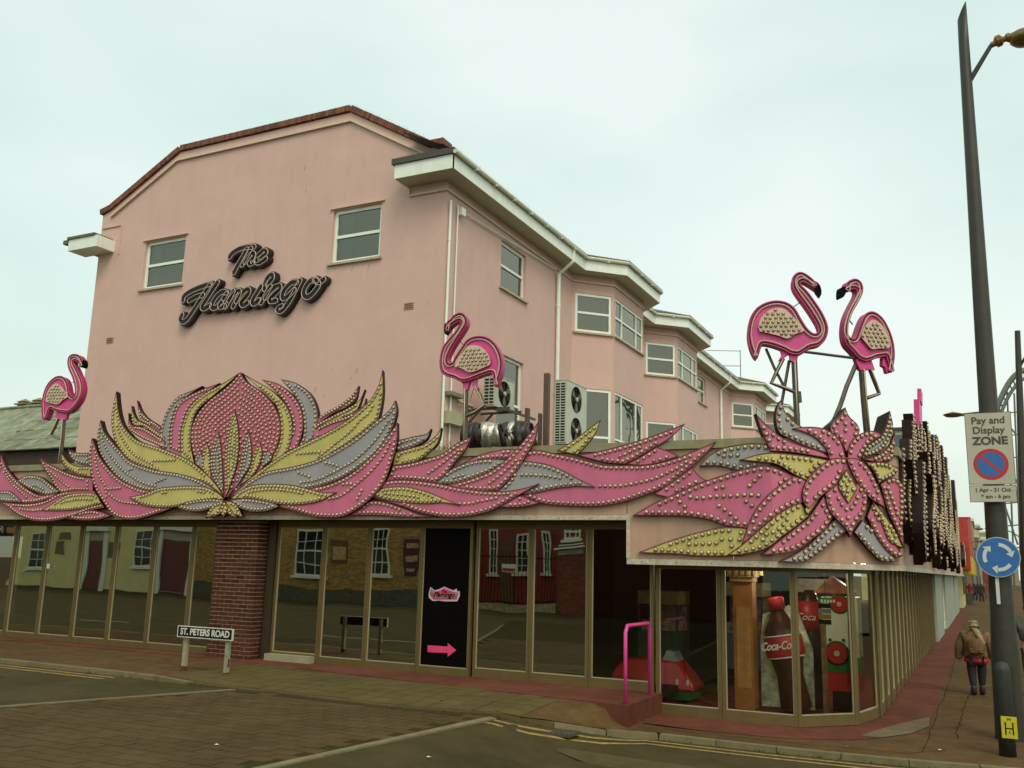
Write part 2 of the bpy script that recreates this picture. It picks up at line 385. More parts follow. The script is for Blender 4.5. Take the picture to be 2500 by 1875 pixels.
# beige slabs in front of the doors
y0s = 11.2
for i in range(19):
    x = -11.4+i*.32
    ky = kerb_y(x+.16)+.16; k = 0
    yy = ky
    edge = 13.4+(x+.16+13)*(-1.05/8.7) if x > -13 else 13.4
    while yy+.3 < edge:
        m = MB(); paver(m, x, yy, .32, .3, .012, .004, .03); m.v = [(v[0], v[1], v[2]-gz(v[0])+gp_(v[0], v[1])) for v in m.v]; m.make('paving_slab', [mat('beige_slab', (.105, .080, .028), .9, .14, 3, spec=.12, rnd=.08, bump=.3, grime=.15)], None, loc=(x, yy, gz(x))); par(bpy.context.scene.objects[-1] if False else sc.collection.objects[-1], pavement)
        yy += .3
# yellowish worn patches of asphalt
PATCH = mat('yellowish_asphalt', (.135, .098, .040), .9, .2, 4, bump=.3, grime=.2)
def patch(name, pts, m_, dz):
    P = [Vector((p.x, p.y)) for p in pts]; tri = tessellate_polygon([[Vector((p.x, p.y, 0)) for p in P]])
    m = MB(); m.add([(p.x, p.y, gp_(p.x, p.y)+dz) for p in P], [tuple(t) for t in tri])
    o = m.make(name, m_, pavement)
    for f in o.data.polygons:
        pass
    return o

patch('asphalt_patch', [G(*p) for p in [(2100, 1797), (2180, 1772), (2270, 1752), (2268, 1775), (2225, 1792), (2150, 1803)]], PATCH, .010)
# red painted strips (level with the shop floor on the front, along the foot of the glass at the side)
m = MB()
for a, b in ((-30, -24), (-24, -18), (-18, -13)):
    m.add([(a, 13.4, .306), (b, 13.4, .306), (b, 13.9, .306), (a, 13.9, .306)], [(0, 1, 2, 3)])
m.make('red_strip', REDP, pavement)
m = MB(); V = [(-13, 13.4), (-4.35, sedge(-4.35)), (-4.35, 13.88), (-13, 13.88)]
m.add([(x, y, .312) for x, y in V]+[(x, y, -.15) for x, y in V], [(0, 1, 2, 3), (4, 7, 6, 5), (0, 4, 5, 1), (1, 5, 6, 2), (2, 6, 7, 3), (3, 7, 4, 0)])
tag(m.make('entrance_step', REDP), 'long red painted step along the foot of the glass doors', 'step')
pts = [(-4.345, 13.9), (-4.345, 12.9), (-3.4, 12.85), (-2.4, 12.92), (-1.6, 13.35), (-1.05, 14.2), (-.82, 15.7), (-.86, 30), (-.95, 67), (-1.6, 67), (-1.6, 15.6), (-1.75, 14.7), (-2.4, 14)]
m = MB(); P = [Vector((x, y, .0)) for x, y in pts]; tri = tessellate_polygon([P]); m.add([(x, y, gz(x)+.006) for x, y in pts], [tuple(t) for t in tri]); m.make('red_strip', REDP, pavement)
# cracked joint lines in the brown pavement
CRK = mat('crack_dark', (.045, .026, .010), .95, .2, 9, spec=.05); random.seed(17)
def crack(pts, w, name='crack'):
    P = []
    for a_, b_ in zip(pts, pts[1:]):
        for k in range(12): t = k/12; P.append(Vector((a_[0]+(b_[0]-a_[0])*t+random.uniform(-.025, .025), a_[1]+(b_[1]-a_[1])*t)))
    m = MB(); A_ = offset_poly(P, w/2); B_ = offset_poly(P, -w/2)
    for i in range(len(P)-1): m.add([(q.x, q.y, gp_(q.x, q.y)+.0085) for q in (A_[i], A_[i+1], B_[i+1], B_[i])], [(0, 1, 2, 3)])
    m.make(name, CRK, pavement)
crack([(-.80, 13.0), (-.74, 20), (-.80, 30), (-.88, 60)], .010); crack([(-.45, 14.2), (-.42, 17.5), (-.30, 21)], .012); crack([(-4.0, 12.7), (-2.5, 12.62), (-.9, 12.75), (-.5, 13.4)], .012)
crack([(-.9, 24.0), (3, 24.4)], .015); crack([(-.9, 40.0), (5, 40.5)], .05); crack([(-20, 12.3), (-13, 12.35), (-11.3, 11.9)], .012)
# repairs, spots and scraps on the carriageway
TP = [mat('tar_patch', (.046, .036, .014), .95, .2, 4, bump=.4, spec=.1), mat('worn_patch', (.078, .062, .026), .95, .2, 4, bump=.4, spec=.1)]
random.seed(21)
def blot(name, cx, cy, rx, ry, mt, dz, par_, n=11, rot=0):
    P = []
    for i in range(n):
        t = 2*math.pi*i/n; r_ = random.uniform(.75, 1.1); x, y = rx*r_*math.cos(t), ry*r_*math.sin(t); P.append((cx+x*math.cos(rot)-y*math.sin(rot), cy+x*math.sin(rot)+y*math.cos(rot)))
    m = MB(); m.add([(x, y, gz(x)+dz) for x, y in P], [tuple(range(n))]); return m.make(name, mt, par_)
for (x, y, a_, b_, k) in ((-3.4, 10.6, 1.2, .35, 1), (-1.0, 9.9, 1.6, .5, 0), (-14.5, 9.6, 1.5, .5, 0), (-17.5, 8.9, 1.3, .45, 1), (-4.6, 9.2, .5, .4, 0), (.4, 11.2, .8, .25, 1)): blot('road_patch', x, y, a_, b_, TP[k], -.0635, road)
for i in range(70):
    x = random.uniform(-15, 2.5); y = kerb_y(x)+random.uniform(.25, 1.7)
    if x > -4.4 and y > 13.2 and x < -.6: continue
    r_ = random.uniform(.012, .028); m = MB(); m.add([(x+r_*math.cos(t*1.047), y+r_*math.sin(t*1.047), gp_(x, y)+.0165) for t in range(6)], [(0, 1, 2, 3, 4, 5)]); m.make('gum_spot', mat('gum_grey', (.16, .13, .075), .9, .2, 4) if i % 2 else mat('gum_dark', (.035, .026, .012), .9, .2, 4), pavement)
WS = mat('paper_scrap', (.6, .6, .5), .8, .1, 5)
for k, (px, py) in enumerate(((530, 1807), (1090, 1637), (1005, 1610), (2296, 1835), (1047, 1835))):
    p = G(px, py); z = gz(p.x)+(-.044 if p.y < kerb_y(p.x) else .02); m = MB(); m.add([(p.x-.022, p.y-.012, z), (p.x+.02, p.y-.016, z+.006), (p.x+.024, p.y+.014, z+.002), (p.x-.018, p.y+.016, z+.008)], [(0, 1, 2, 3)])
    tag(m.make('paper_scrap', WS), ['tiny white paper scrap on the block paving of the crossing', 'tiny pale scrap on the red step left of the doors', 'tiny white scrap by the metal threshold plate', 'tiny pale scrap on the pavement near the lamp', 'tiny white scrap on the dark asphalt at the bottom edge'][k], 'litter')
# rough dark line where weeds grow in the gutter
m = MB()
for i in range(260):
    x = random.uniform(-17, 1.5); y = kerb_y(x)-random.uniform(0, .035); z = gz(x)-.064
    if random.random() < .5 and not (-13 < x < -9.5): continue
    for k in range(2): dx, dy = random.uniform(-.03, .03), random.uniform(-.02, .02); m.add([(x-.006, y, z), (x+.006, y, z), (x+dx, y+dy, z+random.uniform(.01, .045))], [(0, 1, 2)])
m.make('gutter_weeds', mat('weed_green', (.035, .045, .012), .9, .3, 20), road, kind='stuff')
# flip upward-facing check
for o in list(pavement.children)+[road, table, pavement]:
    if o.name.split('.')[0] in ('red_strip', 'asphalt_patch', 'yellow_line', 'pavement', 'road', 'raised_crossing'):
        bm = bmesh.new(); bm.from_mesh(o.data)
        for f in bm.faces:
            if f.normal.z < -.3: f.normal_flip()
        bm.to_mesh(o.data); bm.free()
# ================= BUILDINGS =================
def frame2(p, q):
    p, q = Vector(p), Vector(q); e = (q-p); L = e.length; e = e/L; n = Vector((e.y, -e.x)); return p, e, n, L
def P3(p, e, n, s, o, z): v = p+e*s+n*o; return (v.x, v.y, z)
def wallseg(mb, p, q, z0, z1, holes=(), reveal=.1, off=0):
    p, e, n, L = frame2(p, q)
    ss = sorted({0, L}|{h[0] for h in holes}|{h[1] for h in holes}); zs = sorted({z0, z1}|{h[2] for h in holes}|{h[3] for h in holes})
    ss = [s for s in ss if 0 <= s <= L]; zs = [z for z in zs if z0 <= z <= z1]
    for a, b in zip(ss, ss[1:]):
        for c, d in zip(zs, zs[1:]):
            sm, zm = (a+b)/2, (c+d)/2
            if any(h[0] < sm < h[1] and h[2] < zm < h[3] for h in holes): continue
            mb.add([P3(p, e, n, a, off, c), P3(p, e, n, b, off, c), P3(p, e, n, b, off, d), P3(p, e, n, a, off, d)], [(0, 1, 2, 3)])
    for (a, b, c, d) in holes:
        for (s, z, s2, z2) in ((a, c, b, c), (b, c, b, d), (b, d, a, d), (a, d, a, c)):
            mb.add([P3(p, e, n, s, off, z), P3(p, e, n, s2, off, z2), P3(p, e, n, s2, off-reveal, z2), P3(p, e, n, s, off-reveal, z)], [(0, 1, 2, 3)])
BLIND = mat('room_behind_window', (.20, .20, .11), .9, .10, .5)
def window(parent, p, q, s0, s1, z0, z1, cols, rows, rec=.07, fm=None, gm=None, sill=True, fw=.055, blind=True, hood=False, depth=.05, label=None):
    p, e, n, L = frame2(p, q); fm = fm or UPVC; gm = gm or WIN; m = MB()
    def bar(a, b, c, d, o, t): m.obox(P3(p, e, n, a, o, c), Vector((*e, 0))*(b-a), Vector((*n, 0))*(-t), Vector((0, 0, d-c)))
    bar(s0, s0+fw, z0, z1, -rec, depth); bar(s1-fw, s1, z0, z1, -rec, depth)
    bar(s0+fw, s1-fw, z0, z0+fw, -rec, depth); bar(s0+fw, s1-fw, z1-fw, z1, -rec, depth)
    W_, H_ = s1-s0-2*fw, z1-z0-2*fw; cs = [0]; rs = [0]
    for c in cols: cs.append(cs[-1]+c/sum(cols))
    for r in rows: rs.append(rs[-1]+r/sum(rows))
    iw = fw*.42
    for c in cs[1:-1]: bar(s0+fw+c*W_-iw, s0+fw+c*W_+iw, z0+fw+.001, z1-fw-.001, -rec+.006, depth)
    for r in rs[1:-1]: bar(s0+fw+.001, s1-fw-.001, z0+fw+r*H_-iw, z0+fw+r*H_+iw, -rec+.009, depth+.004)
    w = m.make('window', fm, parent)
    if label: w['label'] = label
    for i in range(len(cs)-1):
        for j in range(len(rs)-1):
            a, b = s0+fw+cs[i]*W_+(iw if i else 0)+.002, s0+fw+cs[i+1]*W_-(iw if i < len(cs)-2 else 0)-.002
            c, d = z0+fw+rs[j]*H_+(iw if j else 0)+.002, z0+fw+rs[j+1]*H_-(iw if j < len(rs)-2 else 0)-.002
            g = MB(); g.add([P3(p, e, n, a, -rec-.03, c), P3(p, e, n, b, -rec-.03, c), P3(p, e, n, b, -rec-.03, d), P3(p, e, n, a, -rec-.03, d)], [(0, 1, 2, 3)])
            g.make('pane', gm, w)
    if blind:
        g = MB(); g.add([P3(p, e, n, s0, -rec-.3, z0), P3(p, e, n, s1, -rec-.3, z0), P3(p, e, n, s1, -rec-.3, z1), P3(p, e, n, s0, -rec-.3, z1)], [(0, 1, 2, 3)]); g.make('blind', BLIND, w)
    if blind and rec < .15:
        CU = mat('net_curtain', (.42, .43, .30), .9, .15, 9); wd_ = (s1-s0)
        if wd_ > .9:
            for (a_, b_) in ((.07, random.choice((.16, .22, .3))), (1-random.choice((.12, .18, .1)), .93)):
                g = MB(); k_ = 7; V = []
                for i in range(k_+1): s_ = s0+wd_*(a_+(b_-a_)*i/k_); o_ = -rec-.17-(.02 if i % 2 else 0); V += [P3(p, e, n, s_, o_, z0+.02), P3(p, e, n, s_, o_, z1-.02)]
                g.add(V, [(2*i, 2*i+2, 2*i+3, 2*i+1) for i in range(k_)]); g.make('curtain', CU, w)
    if sill:
        g = MB(); g.obox(P3(p, e, n, s0-.07, .07, z0-.06), Vector((*e, 0))*(s1-s0+.14), Vector((*n, 0))*(-.15), Vector((0, 0, .055))); g.make('sill', mat('sill_paint', (.42, .36, .22), .7, .2, 12), w)
    if hood:
        g = MB(); g.obox(P3(p, e, n, s0-.08, .05, z1+.02), Vector((*e, 0))*(s1-s0+.16), Vector((*n, 0))*(-.05), Vector((0, 0, .03))); g.make('drip_hood', PINKWALL, w)
    return w
gb = empty('pink_gabled_building', (-15.9, 17, 3.9), 'tall pale pink rendered building with brick-coped gable, white eaves and stepped bay windows', 'building')
GL, GR, GY = -21.56, -10.31, 17.0
m = MB(); gp0, gp1 = (GL, GY), (GR, GY)
wR = (-13.46-GL, -12.06-GL, 9.06, 10.40); wL = (-19.74-GL, -18.27-GL, 9.12, 10.46)
wallseg(m, gp0, gp1, 3.5, 11.3, [wL, wR], .12)
top = [(GL, 11.3), (GR, 11.3), (-10.45, 11.52), (-10.8, 11.52), (-13.14, 12.90), (-18.76, 12.90), (-21.2, 11.62), (GL, 11.5)]
V = [Vector((x, GY, z)) for x, z in top]; m.add(V, [tuple(t) for t in tessellate_polygon([V])])
# returning parapet thickness behind the gable
for (a, b) in zip(top[2:], top[3:]): m.add([(a[0], GY, a[1]), (b[0], GY, b[1]), (b[0], GY+.3, b[1]), (a[0], GY+.3, a[1])], [(0, 1, 2, 3)])
m.add([(x, GY+.3, z) for x, z in top], [tuple(t) for t in tessellate_polygon([V])])
m.box(GL, GL+.2, GY+.002, 57, 3.5, 11.45)
WL = [(-10.31, 17), (-10.31, 24.35), (-9.36, 25.3), (-9.36, 28.05), (-10.31, 29.0), (-10.31, 30.9), (-9.36, 31.85), (-9.36, 34.55), (-10.31, 35.5), (-10.31, 43.9), (-9.36, 44.85), (-9.36, 47.6), (-10.31, 48.5), (-10.31, 50.4), (-9.36, 51.35), (-9.36, 54.1), (-10.31, 55), (-10.31, 58)]
ZE = 10.63
holes = {i: [] for i in range(len(WL)-1)}
s1a, s1b = 19.75-17, 21.2-17
holes[0] = [(s1a, s1b, 8.93, 10.17), (s1a-.02, s1b-.02, 4.6, 7.25)]
holes[8] = [(38.1-35.5, 39.45-35.5, 9.15, 10.3)]
for k in (1, 5, 9, 13):
    for (z0, z1) in ((8.9, 10.08), (4.9, 7.22)):
        holes[k].append((.10, 1.27, z0, z1)); Lf = (Vector(WL[k+2])-Vector(WL[k+1])).length
        holes[k+1].append((.12, Lf-.05, z0, z1))
for i in range(len(WL)-1): wallseg(m, WL[i], WL[i+1], 3.5, ZE+.35, holes[i], .06 if i not in (0, 8) else .1)
m.add([(GL, 57.9, 3.5), (-10.31, 57.9, 3.5), (-10.31, 57.9, 11), (GL, 57.9, 11)], [(0, 1, 2, 3), (3, 2, 1, 0)])
m.make('wall', PINKWALL, gb)
window(gb, gp0, gp1, *wL, [1], [1, 1], .08, hood=True, fw=.085); window(gb, gp0, gp1, *wR, [1], [1, 1], .08, hood=True, fw=.085)
window(gb, WL[0], WL[1], *holes[0][0], [1], [1, 1], .08, fw=.075); window(gb, WL[0], WL[1], *holes[0][1], [1], [1.3, 1], .08, fw=.075)
window(gb, WL[8], WL[9], *holes[8][0], [1], [1, 1], .08, fw=.075)
for k in (1, 5, 9, 13):
    for j, h in enumerate(holes[k]):
        rows = [1, 1] if j == 0 else [1, 1.6]
        window(gb, WL[k], WL[k+1], *h, [1], rows, .02, fw=.08); window(gb, WL[k+1], WL[k+2], *holes[k+1][j], [.55, 1.3, .55], rows, .02, fw=.07)
# drip moulding under the soffit and under the gable coping
m = MB()
A = offset_poly(WL, .03)
for a, b in zip(A, A[1:]): m.beam((a.x, a.y, 10.42), (b.x, b.y, 10.42), .05, .05)
m.beam((-11.3, 16.97, 10.42), (-10.28, 16.97, 10.42), .05, .05); m.beam((-11.3, 16.97, 10.42), (-11.3, 16.97, 10.6), .05, .05)
for (x0, z0, x1, z1) in ((-21.2, 11.40, -18.83, 12.66), (-18.83, 12.66, -13.08, 12.66), (-13.08, 12.66, -10.9, 11.38)): m.beam((x0, 16.96, z0), (x1, 16.96, z1), .06, .05)
m.make('drip_moulding', mat('cream_moulding', (.62, .50, .36), .7, .1, 8), gb)
# coping bricks on edge
def copeseg(x0, z0, x1, z1):
    a, b = Vector((x0, z0)), Vector((x1, z1)); L = (b-a).length; e = (b-a)/L; up = Vector((-e.y, e.x)); k = max(1, int(L/.079)); st_ = L/k
    for i in range(k):
        p = a+e*(i*st_+.004)+up*random.uniform(0, .006); m = MB(); w = st_-.009; hh = .15
        m.obox((p.x, 16.93, p.y), (e.x*w, 0, e.y*w), (0, .42, 0), (up.x*hh, 0, up.y*hh)); m.make('coping_brick', COPE, gb)
copeseg(-21.62, 11.52, -21.2, 11.62); copeseg(-21.2, 11.63, -18.76, 12.92); copeseg(-18.76, 12.92, -13.14, 12.92); copeseg(-13.14, 12.92, -10.85, 11.56); copeseg(-10.83, 11.54, -10.42, 11.54)
m = MB()
for (x0, z0, x1, z1) in ((-21.2, 11.58, -18.78, 12.87), (-18.74, 12.87, -13.16, 12.87), (-13.12, 12.87, -10.9, 11.53)): m.beam((x0, 17.1, z0), (x1, 17.1, z1), .40, .07, up=(0, 1, 0))
m.make('coping_bed', mat('tile_creasing', (.13, .07, .04), .9, .3, 20), gb)
# bird spikes
m = MB(); random.seed(3)
def spikes(a, b, step=.07, h=.11):
    a, b = Vector(a), Vector(b); n_ = int((b-a).length/step)
    for i in range(n_):
        p = a+(b-a)*(i+.5)/n_; q = p+Vector((random.uniform(-.03, .03), random.uniform(-.05, .05), h)); m.tube([p, q], .0022, 3, cap=False)
spikes((-21.2, 17.1, 11.80), (-18.76, 17.1, 13.08)); spikes((-18.76, 17.1, 13.08), (-13.14, 17.1, 13.08)); spikes((-13.14, 17.1, 13.08), (-10.85, 17.1, 11.73))
EA = offset_poly(WL, .50)
EP = [Vector((-11.36, 16.42)), Vector((-9.81, 16.42))]+EA[1:]
for a, b in zip(EP[:12], EP[1:12]): spikes((a.x, a.y, 11.07), (b.x, b.y, 11.07), .09, .09)
m.make('bird_spikes', mat('spike_wire', (.4, .4, .35), .3, .1, 5, metal=.7), gb, kind='stuff')
# eaves: soffit, fascia board, gutter, roof
ev = MB(); g = .03
for i, (a, b) in enumerate(zip(EP, EP[1:])):
    d = (b-a).normalized(); n = Vector((d.y, -d.x))
    ev.obox((a.x, a.y, ZE), (b.x-a.x, b.y-a.y, 0), (-n.x*.025, -n.y*.025, 0), (0, 0, .33))
ev.obox((-11.36, 16.445, ZE), (.02, 0, 0), (0, .55, 0), (0, 0, .33))
ev.make('fascia_board', UPVC, gb)
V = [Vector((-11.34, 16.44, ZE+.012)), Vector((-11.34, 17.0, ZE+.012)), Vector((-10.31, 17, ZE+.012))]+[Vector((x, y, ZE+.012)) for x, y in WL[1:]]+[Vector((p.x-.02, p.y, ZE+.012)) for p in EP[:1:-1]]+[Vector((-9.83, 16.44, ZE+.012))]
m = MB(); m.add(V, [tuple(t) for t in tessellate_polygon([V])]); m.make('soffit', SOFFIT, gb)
m = MB(); GP = offset_poly(WL, .56); GP = [Vector((-9.75, 16.36))]+GP[1:]
for i in range(len(GP)-1):
    a, b = GP[i], GP[i+1]; m.tube([(a.x, a.y, 10.985), (b.x, b.y, 10.985)], .052, 8)
m.make('gutter', mat('gutter_plastic', (.60, .60, .42), .4, .1, 6), gb)
m = MB(); y = 17.0
for i in range(0, len(GP)-1):
    a, b = GP[i], GP[i+1]; L = (b-a).length; k = int(L/1.1)
    for j in range(1, k+1):
        p = a+(b-a)*j/(k+1); m.box(p.x-.06, p.x+.06, p.y-.03, p.y+.03, 10.925, 10.95)
m.make('gutter_brackets', UPVC, gb)
m = MB(); RP = [(-9.79, 16.38)]+[(p.x+.03, p.y) for p in GP[1:-1]]+[(-9.75, 58)]
V = [Vector((x, y, 11.06)) for x, y in RP]; inner = [Vector((-13.1, y, 12.75)) for y in (58, 17.3)]
m.box(-11.42, -9.79, 16.37, 17.6, 10.963, 11.10)
for a, b in zip(V, V[1:]):
    m.add([a, b, (-11.2, b.y, 11.75), (-11.2, a.y, 11.75)], [(0, 1, 2, 3)]); m.add([a, b, (b.x, b.y, 10.97), (a.x, a.y, 10.97)], [(3, 2, 1, 0)])
m.add([(-11.2, 17.25, 11.75), (-11.2, 58, 11.75), (-13.1, 58, 12.7), (-13.1, 17.25, 12.7)], [(0, 1, 2, 3)])
m.add([(-13.1, 17.25, 12.7), (-13.1, 58, 12.7), (-18.8, 58, 12.7), (-18.8, 17.25, 12.7)], [(0, 1, 2, 3)])
m.add([(-18.8, 17.25, 12.7), (-18.8, 58, 12.7), (-22.0, 58, 11.0), (-22.0, 17.25, 11.0)], [(0, 1, 2, 3)])
m.make('roof', SLATE, gb)
# small eaves return on the far left corner
m = MB(); xl0, xl1 = -22.1, -20.95; m.box(xl0, xl1, 16.42, 17.0, 10.34, 10.66); m.make('eaves_box', UPVC, gb)
m = MB(); m.box(xl0-.03, xl1-.1, 16.38, 16.99, 10.662, 10.73); m.box(xl0-.2, xl0-.01, 16.40, 18, 10.55, 10.66); m.make('eaves_slates', mat('mossy_slate', (.13, .13, .06), .9, .4, 25), gb)
m = MB(); m.beam((-20.75, 16.985, 10.25), (-20.75, 16.985, 11.1), .04, .03); m.beam((-21.5, 16.985, 11.1), (-20.75, 16.985, 11.1), .04, .03); m.make('wall_trim', PINKWALL, gb)
# downpipes
def pipe(pts, r, lab, parent=None, mt=None):
    m = MB(); m.tube(pts, r, 10)
    for p, q in zip(pts, pts[1:]):
        p, q = Vector(p), Vector(q)
        if abs((q-p).z) > 2:
            for t in (.15, .55, .9):
                c = p+(q-p)*t; m.tube([c-Vector((0, 0, .03)), c+Vector((0, 0, .03))], r*1.25, 10)
    o = m.make('downpipe', mt or UPVC, parent)
    if lab: tag(o, lab)
    return o
for yy in (23.2, 41.8):
    pipe([(-9.8, yy, 10.95), (-9.8, yy, 10.60), (-10.22, yy-.05, 10.25), (-10.22, yy-.05, 4.0)], .055, None, gb)
pipe([(-9.85, 29.95, 10.95), (-9.85, 29.95, 10.75), (-10.22, 29.9, 10.45)], .05, None, gb)
for dx, yy in ((0, 17.12), (0, 17.45)): pipe([(-10.26, yy, 10.2), (-10.26, yy, 4.0)], .018 if yy > 17.2 else .03, None, gb)
m = MB(); m.box(-10.31+.001, -10.18, 17.5, 17.68, 10.0, 10.18); m.tube([(-10.24, 17.68, 10.12), (-10.24, 23.0, 10.35)], .014, 6); m.make('security_box', UPVC, gb)
# air bricks in the gable
for px, py in ((999, 747), (269, 831)):
    c = W(px, py, 1, 17); m = MB(); m.box(c.x-.13, c.x+.13, 16.985, 17.005, c.z-.08, c.z+.08)
    m2 = m.make('air_brick', mat('air_brick_clay', (.45, .28, .18), .8, .1, 9), gb)
    h = MB()
    for i in range(6):
        for j in range(3): h.box(c.x-.11+i*.038, c.x-.088+i*.038, 16.98, 16.984, c.z-.06+j*.045, c.z-.035+j*.045)
    h.make('air_holes', BLACK, m2)
random.seed(31)
for (px, py, w_, h_) in ((770, 951, .05, .16), (792, 966, .03, .10), (871, 905, .04, .14), (858, 925, .03, .08), (812, 902, .04, .04), (744, 412, .04, .16), (747, 465, .03, .12), (758, 560, .03, .06), (249, 676, .02, .06), (1042, 742, .03, .08), (640, 330, .03, .1), (340, 640, .03, .05), (900, 650, .03, .25), (860, 655, .025, .2), (420, 705, .03, .2), (350, 712, .03, .24)):
    c = W(px, py, 1, GY); m = MB(); n_ = 9; P = [(c.x+w_*.5*math.cos(t)*random.uniform(.6, 1.1)+.25*h_*math.sin(t)*.5, 16.998, c.z+h_*.5*math.sin(t)*random.uniform(.8, 1.1)) for t in [2*math.pi*i/n_ for i in range(n_)]]
    m.add(P, [tuple(range(n_))]); m.make('wall_stain', mat('render_stain', (.40, .27, .17), .9, .3, 30), gb)
# TV aerial on the roof
an = W(1808, 905, 0, -10.6); m = MB(); m.tube([(an.x, an.y, 10.9), (an.x, an.y, an.z+1.1)], .02, 6)
for dz, L in ((1.05, 1.9), (.25, 1.5)):
    m.tube([(an.x, an.y, an.z+dz), (an.x-L*.8, an.y-L*.5, an.z+dz-.05)], .014, 5)
    for i in range(12):
        t = i/12; c = Vector((an.x-L*.8*t, an.y-L*.5*t, an.z+dz-.05*t)); m.tube([c+Vector((-.07, .12, 0)), c+Vector((.07, -.12, 0))], .006, 4)
tag(m.make('tv_aerial', METAL), 'thin two-armed television aerial standing on the pink building roof', 'aerial')

# ---------------- single storey arcade ----------------
FY, XF, DXS = 13.4, -2.6, -1.05       # fascia plane, fold to the corner facet, side fascia plane
S2 = math.sqrt(.5)
ar = empty('amusement_arcade', (-9, 13.85, .3), 'low pink amusement arcade with bronze glass front wrapping round the street corner', 'building')
LD = (DXS-XF)                           # facet run in x and y
CORN = [(-26, FY), (XF, FY), (XF+LD, FY+LD), (DXS, 66)]
def fascia(z0, z1, pts, out=0, mt=None, name='fascia_panel', parent=ar, th=.06):
    Q = offset_poly(pts, out); Qi = offset_poly(pts, out-th); m = MB()
    for i in range(len(pts)-1):
        a, b, c, d = Q[i], Q[i+1], Qi[i+1], Qi[i]
        m.add([(a.x, a.y, z0), (b.x, b.y, z0), (b.x, b.y, z1), (a.x, a.y, z1), (d.x, d.y, z0), (c.x, c.y, z0), (c.x, c.y, z1), (d.x, d.y, z1)],
              [(0, 1, 2, 3), (5, 4, 7, 6), (3, 2, 6, 7), (1, 0, 4, 5), (0, 3, 7, 4), (2, 1, 5, 6)])
    return m.make(name, mt, parent)
FP = mat('pink_fascia', (.50, .31, .21), .55, .08, 3, streak=.18, grime=.12)
xx = [-26, -23, -20, -17, -14, -11, -8.4, -6.6, -4.735]
for a, b in zip(xx, xx[1:]): fascia(2.90, 3.86, [(a+.004, FY), (b-.004, FY)], 0, FP)
for a, b in ((-4.727, -3.15), (-3.14, XF-.0)):
    fascia(2.26, 3.86, [(a, FY), (b, FY)], 0, FP)
fascia(2.26, 3.86, [(XF+.002, FY+.002), (XF+LD, FY+LD)], 0, FP)
for k in range(7): fascia(2.26, 3.86, [(DXS, FY+LD+.01+k*7), (DXS, FY+LD+6.99+k*7)], 0, FP)
CT = mat('cream_trim', (.50, .44, .31), .6, .25, 18, streak=.2)
fascia(2.82, 2.895, [(-26, FY), (-4.69, FY)], .02, CT, 'trim_strip'); fascia(2.17, 2.255, [(-4.73, FY), (XF, FY), (XF+LD, FY+LD), (DXS, 66)], .02, CT, 'trim_strip')
m = MB(); m.box(-4.735, -4.675, FY-.028, FY+.03, 2.256, 2.90); m.make('trim_strip', CT, ar)
m = MB()
for i in range(40): m.box(-25.6+i*.52, -25.585+i*.52, FY-.026, FY-.018, 2.84, 2.855)
for i in range(5): m.box(-4.5+i*.52, -4.485+i*.52, FY-.026, FY-.018, 2.2, 2.215)
m.make('trim_rivets', mat('rust', (.12, .04, .02), .9, .3, 20), ar, kind='stuff')
fascia(3.862, 3.99, [(-26, FY), (XF, FY), (XF+LD, FY+LD), (DXS, 66)], .05, mat('cap_flashing', (.26, .235, .12), .6, .15, 6, streak=.2), 'cap_flashing', th=.35)
# roof deck and soffits
m = MB(); m.add([(-26, 13.6, 3.93), (-2.7, 13.6, 3.93), (-1.3, 15.1, 3.93), (-1.3, 66, 3.93), (-26, 66, 3.93)], [(0, 1, 2, 3, 4)]); m.make('roof_deck', mat('roof_felt', (.09, .085, .06), .9, .3, 3), ar)
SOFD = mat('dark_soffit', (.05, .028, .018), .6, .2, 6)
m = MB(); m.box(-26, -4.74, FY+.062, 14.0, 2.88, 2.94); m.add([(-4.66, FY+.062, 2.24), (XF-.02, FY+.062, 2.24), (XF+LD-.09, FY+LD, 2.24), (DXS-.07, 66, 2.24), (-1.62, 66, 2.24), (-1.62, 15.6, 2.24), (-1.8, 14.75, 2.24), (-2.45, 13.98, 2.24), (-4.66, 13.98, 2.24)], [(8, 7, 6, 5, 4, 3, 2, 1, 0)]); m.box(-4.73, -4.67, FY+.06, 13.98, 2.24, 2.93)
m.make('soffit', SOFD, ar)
# interior: floor, ceiling, back walls
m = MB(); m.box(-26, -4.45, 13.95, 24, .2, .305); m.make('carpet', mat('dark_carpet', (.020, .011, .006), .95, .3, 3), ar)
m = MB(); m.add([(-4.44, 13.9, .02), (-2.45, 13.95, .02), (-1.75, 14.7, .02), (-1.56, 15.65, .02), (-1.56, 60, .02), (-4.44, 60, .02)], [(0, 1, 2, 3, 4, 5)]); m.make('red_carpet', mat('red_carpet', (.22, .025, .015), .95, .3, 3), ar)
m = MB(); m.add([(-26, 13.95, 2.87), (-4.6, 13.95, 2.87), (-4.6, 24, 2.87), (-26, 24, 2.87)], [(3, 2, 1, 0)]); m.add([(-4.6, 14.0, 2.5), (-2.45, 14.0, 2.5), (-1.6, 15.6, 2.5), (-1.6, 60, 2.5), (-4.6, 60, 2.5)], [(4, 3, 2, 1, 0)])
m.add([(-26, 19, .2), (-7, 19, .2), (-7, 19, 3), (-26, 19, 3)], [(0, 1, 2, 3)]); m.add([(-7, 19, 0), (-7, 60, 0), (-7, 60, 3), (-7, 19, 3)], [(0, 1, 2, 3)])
m.make('dark_interior', mat('dark_room', (.012, .008, .004), .9, .4, 1.5), ar)
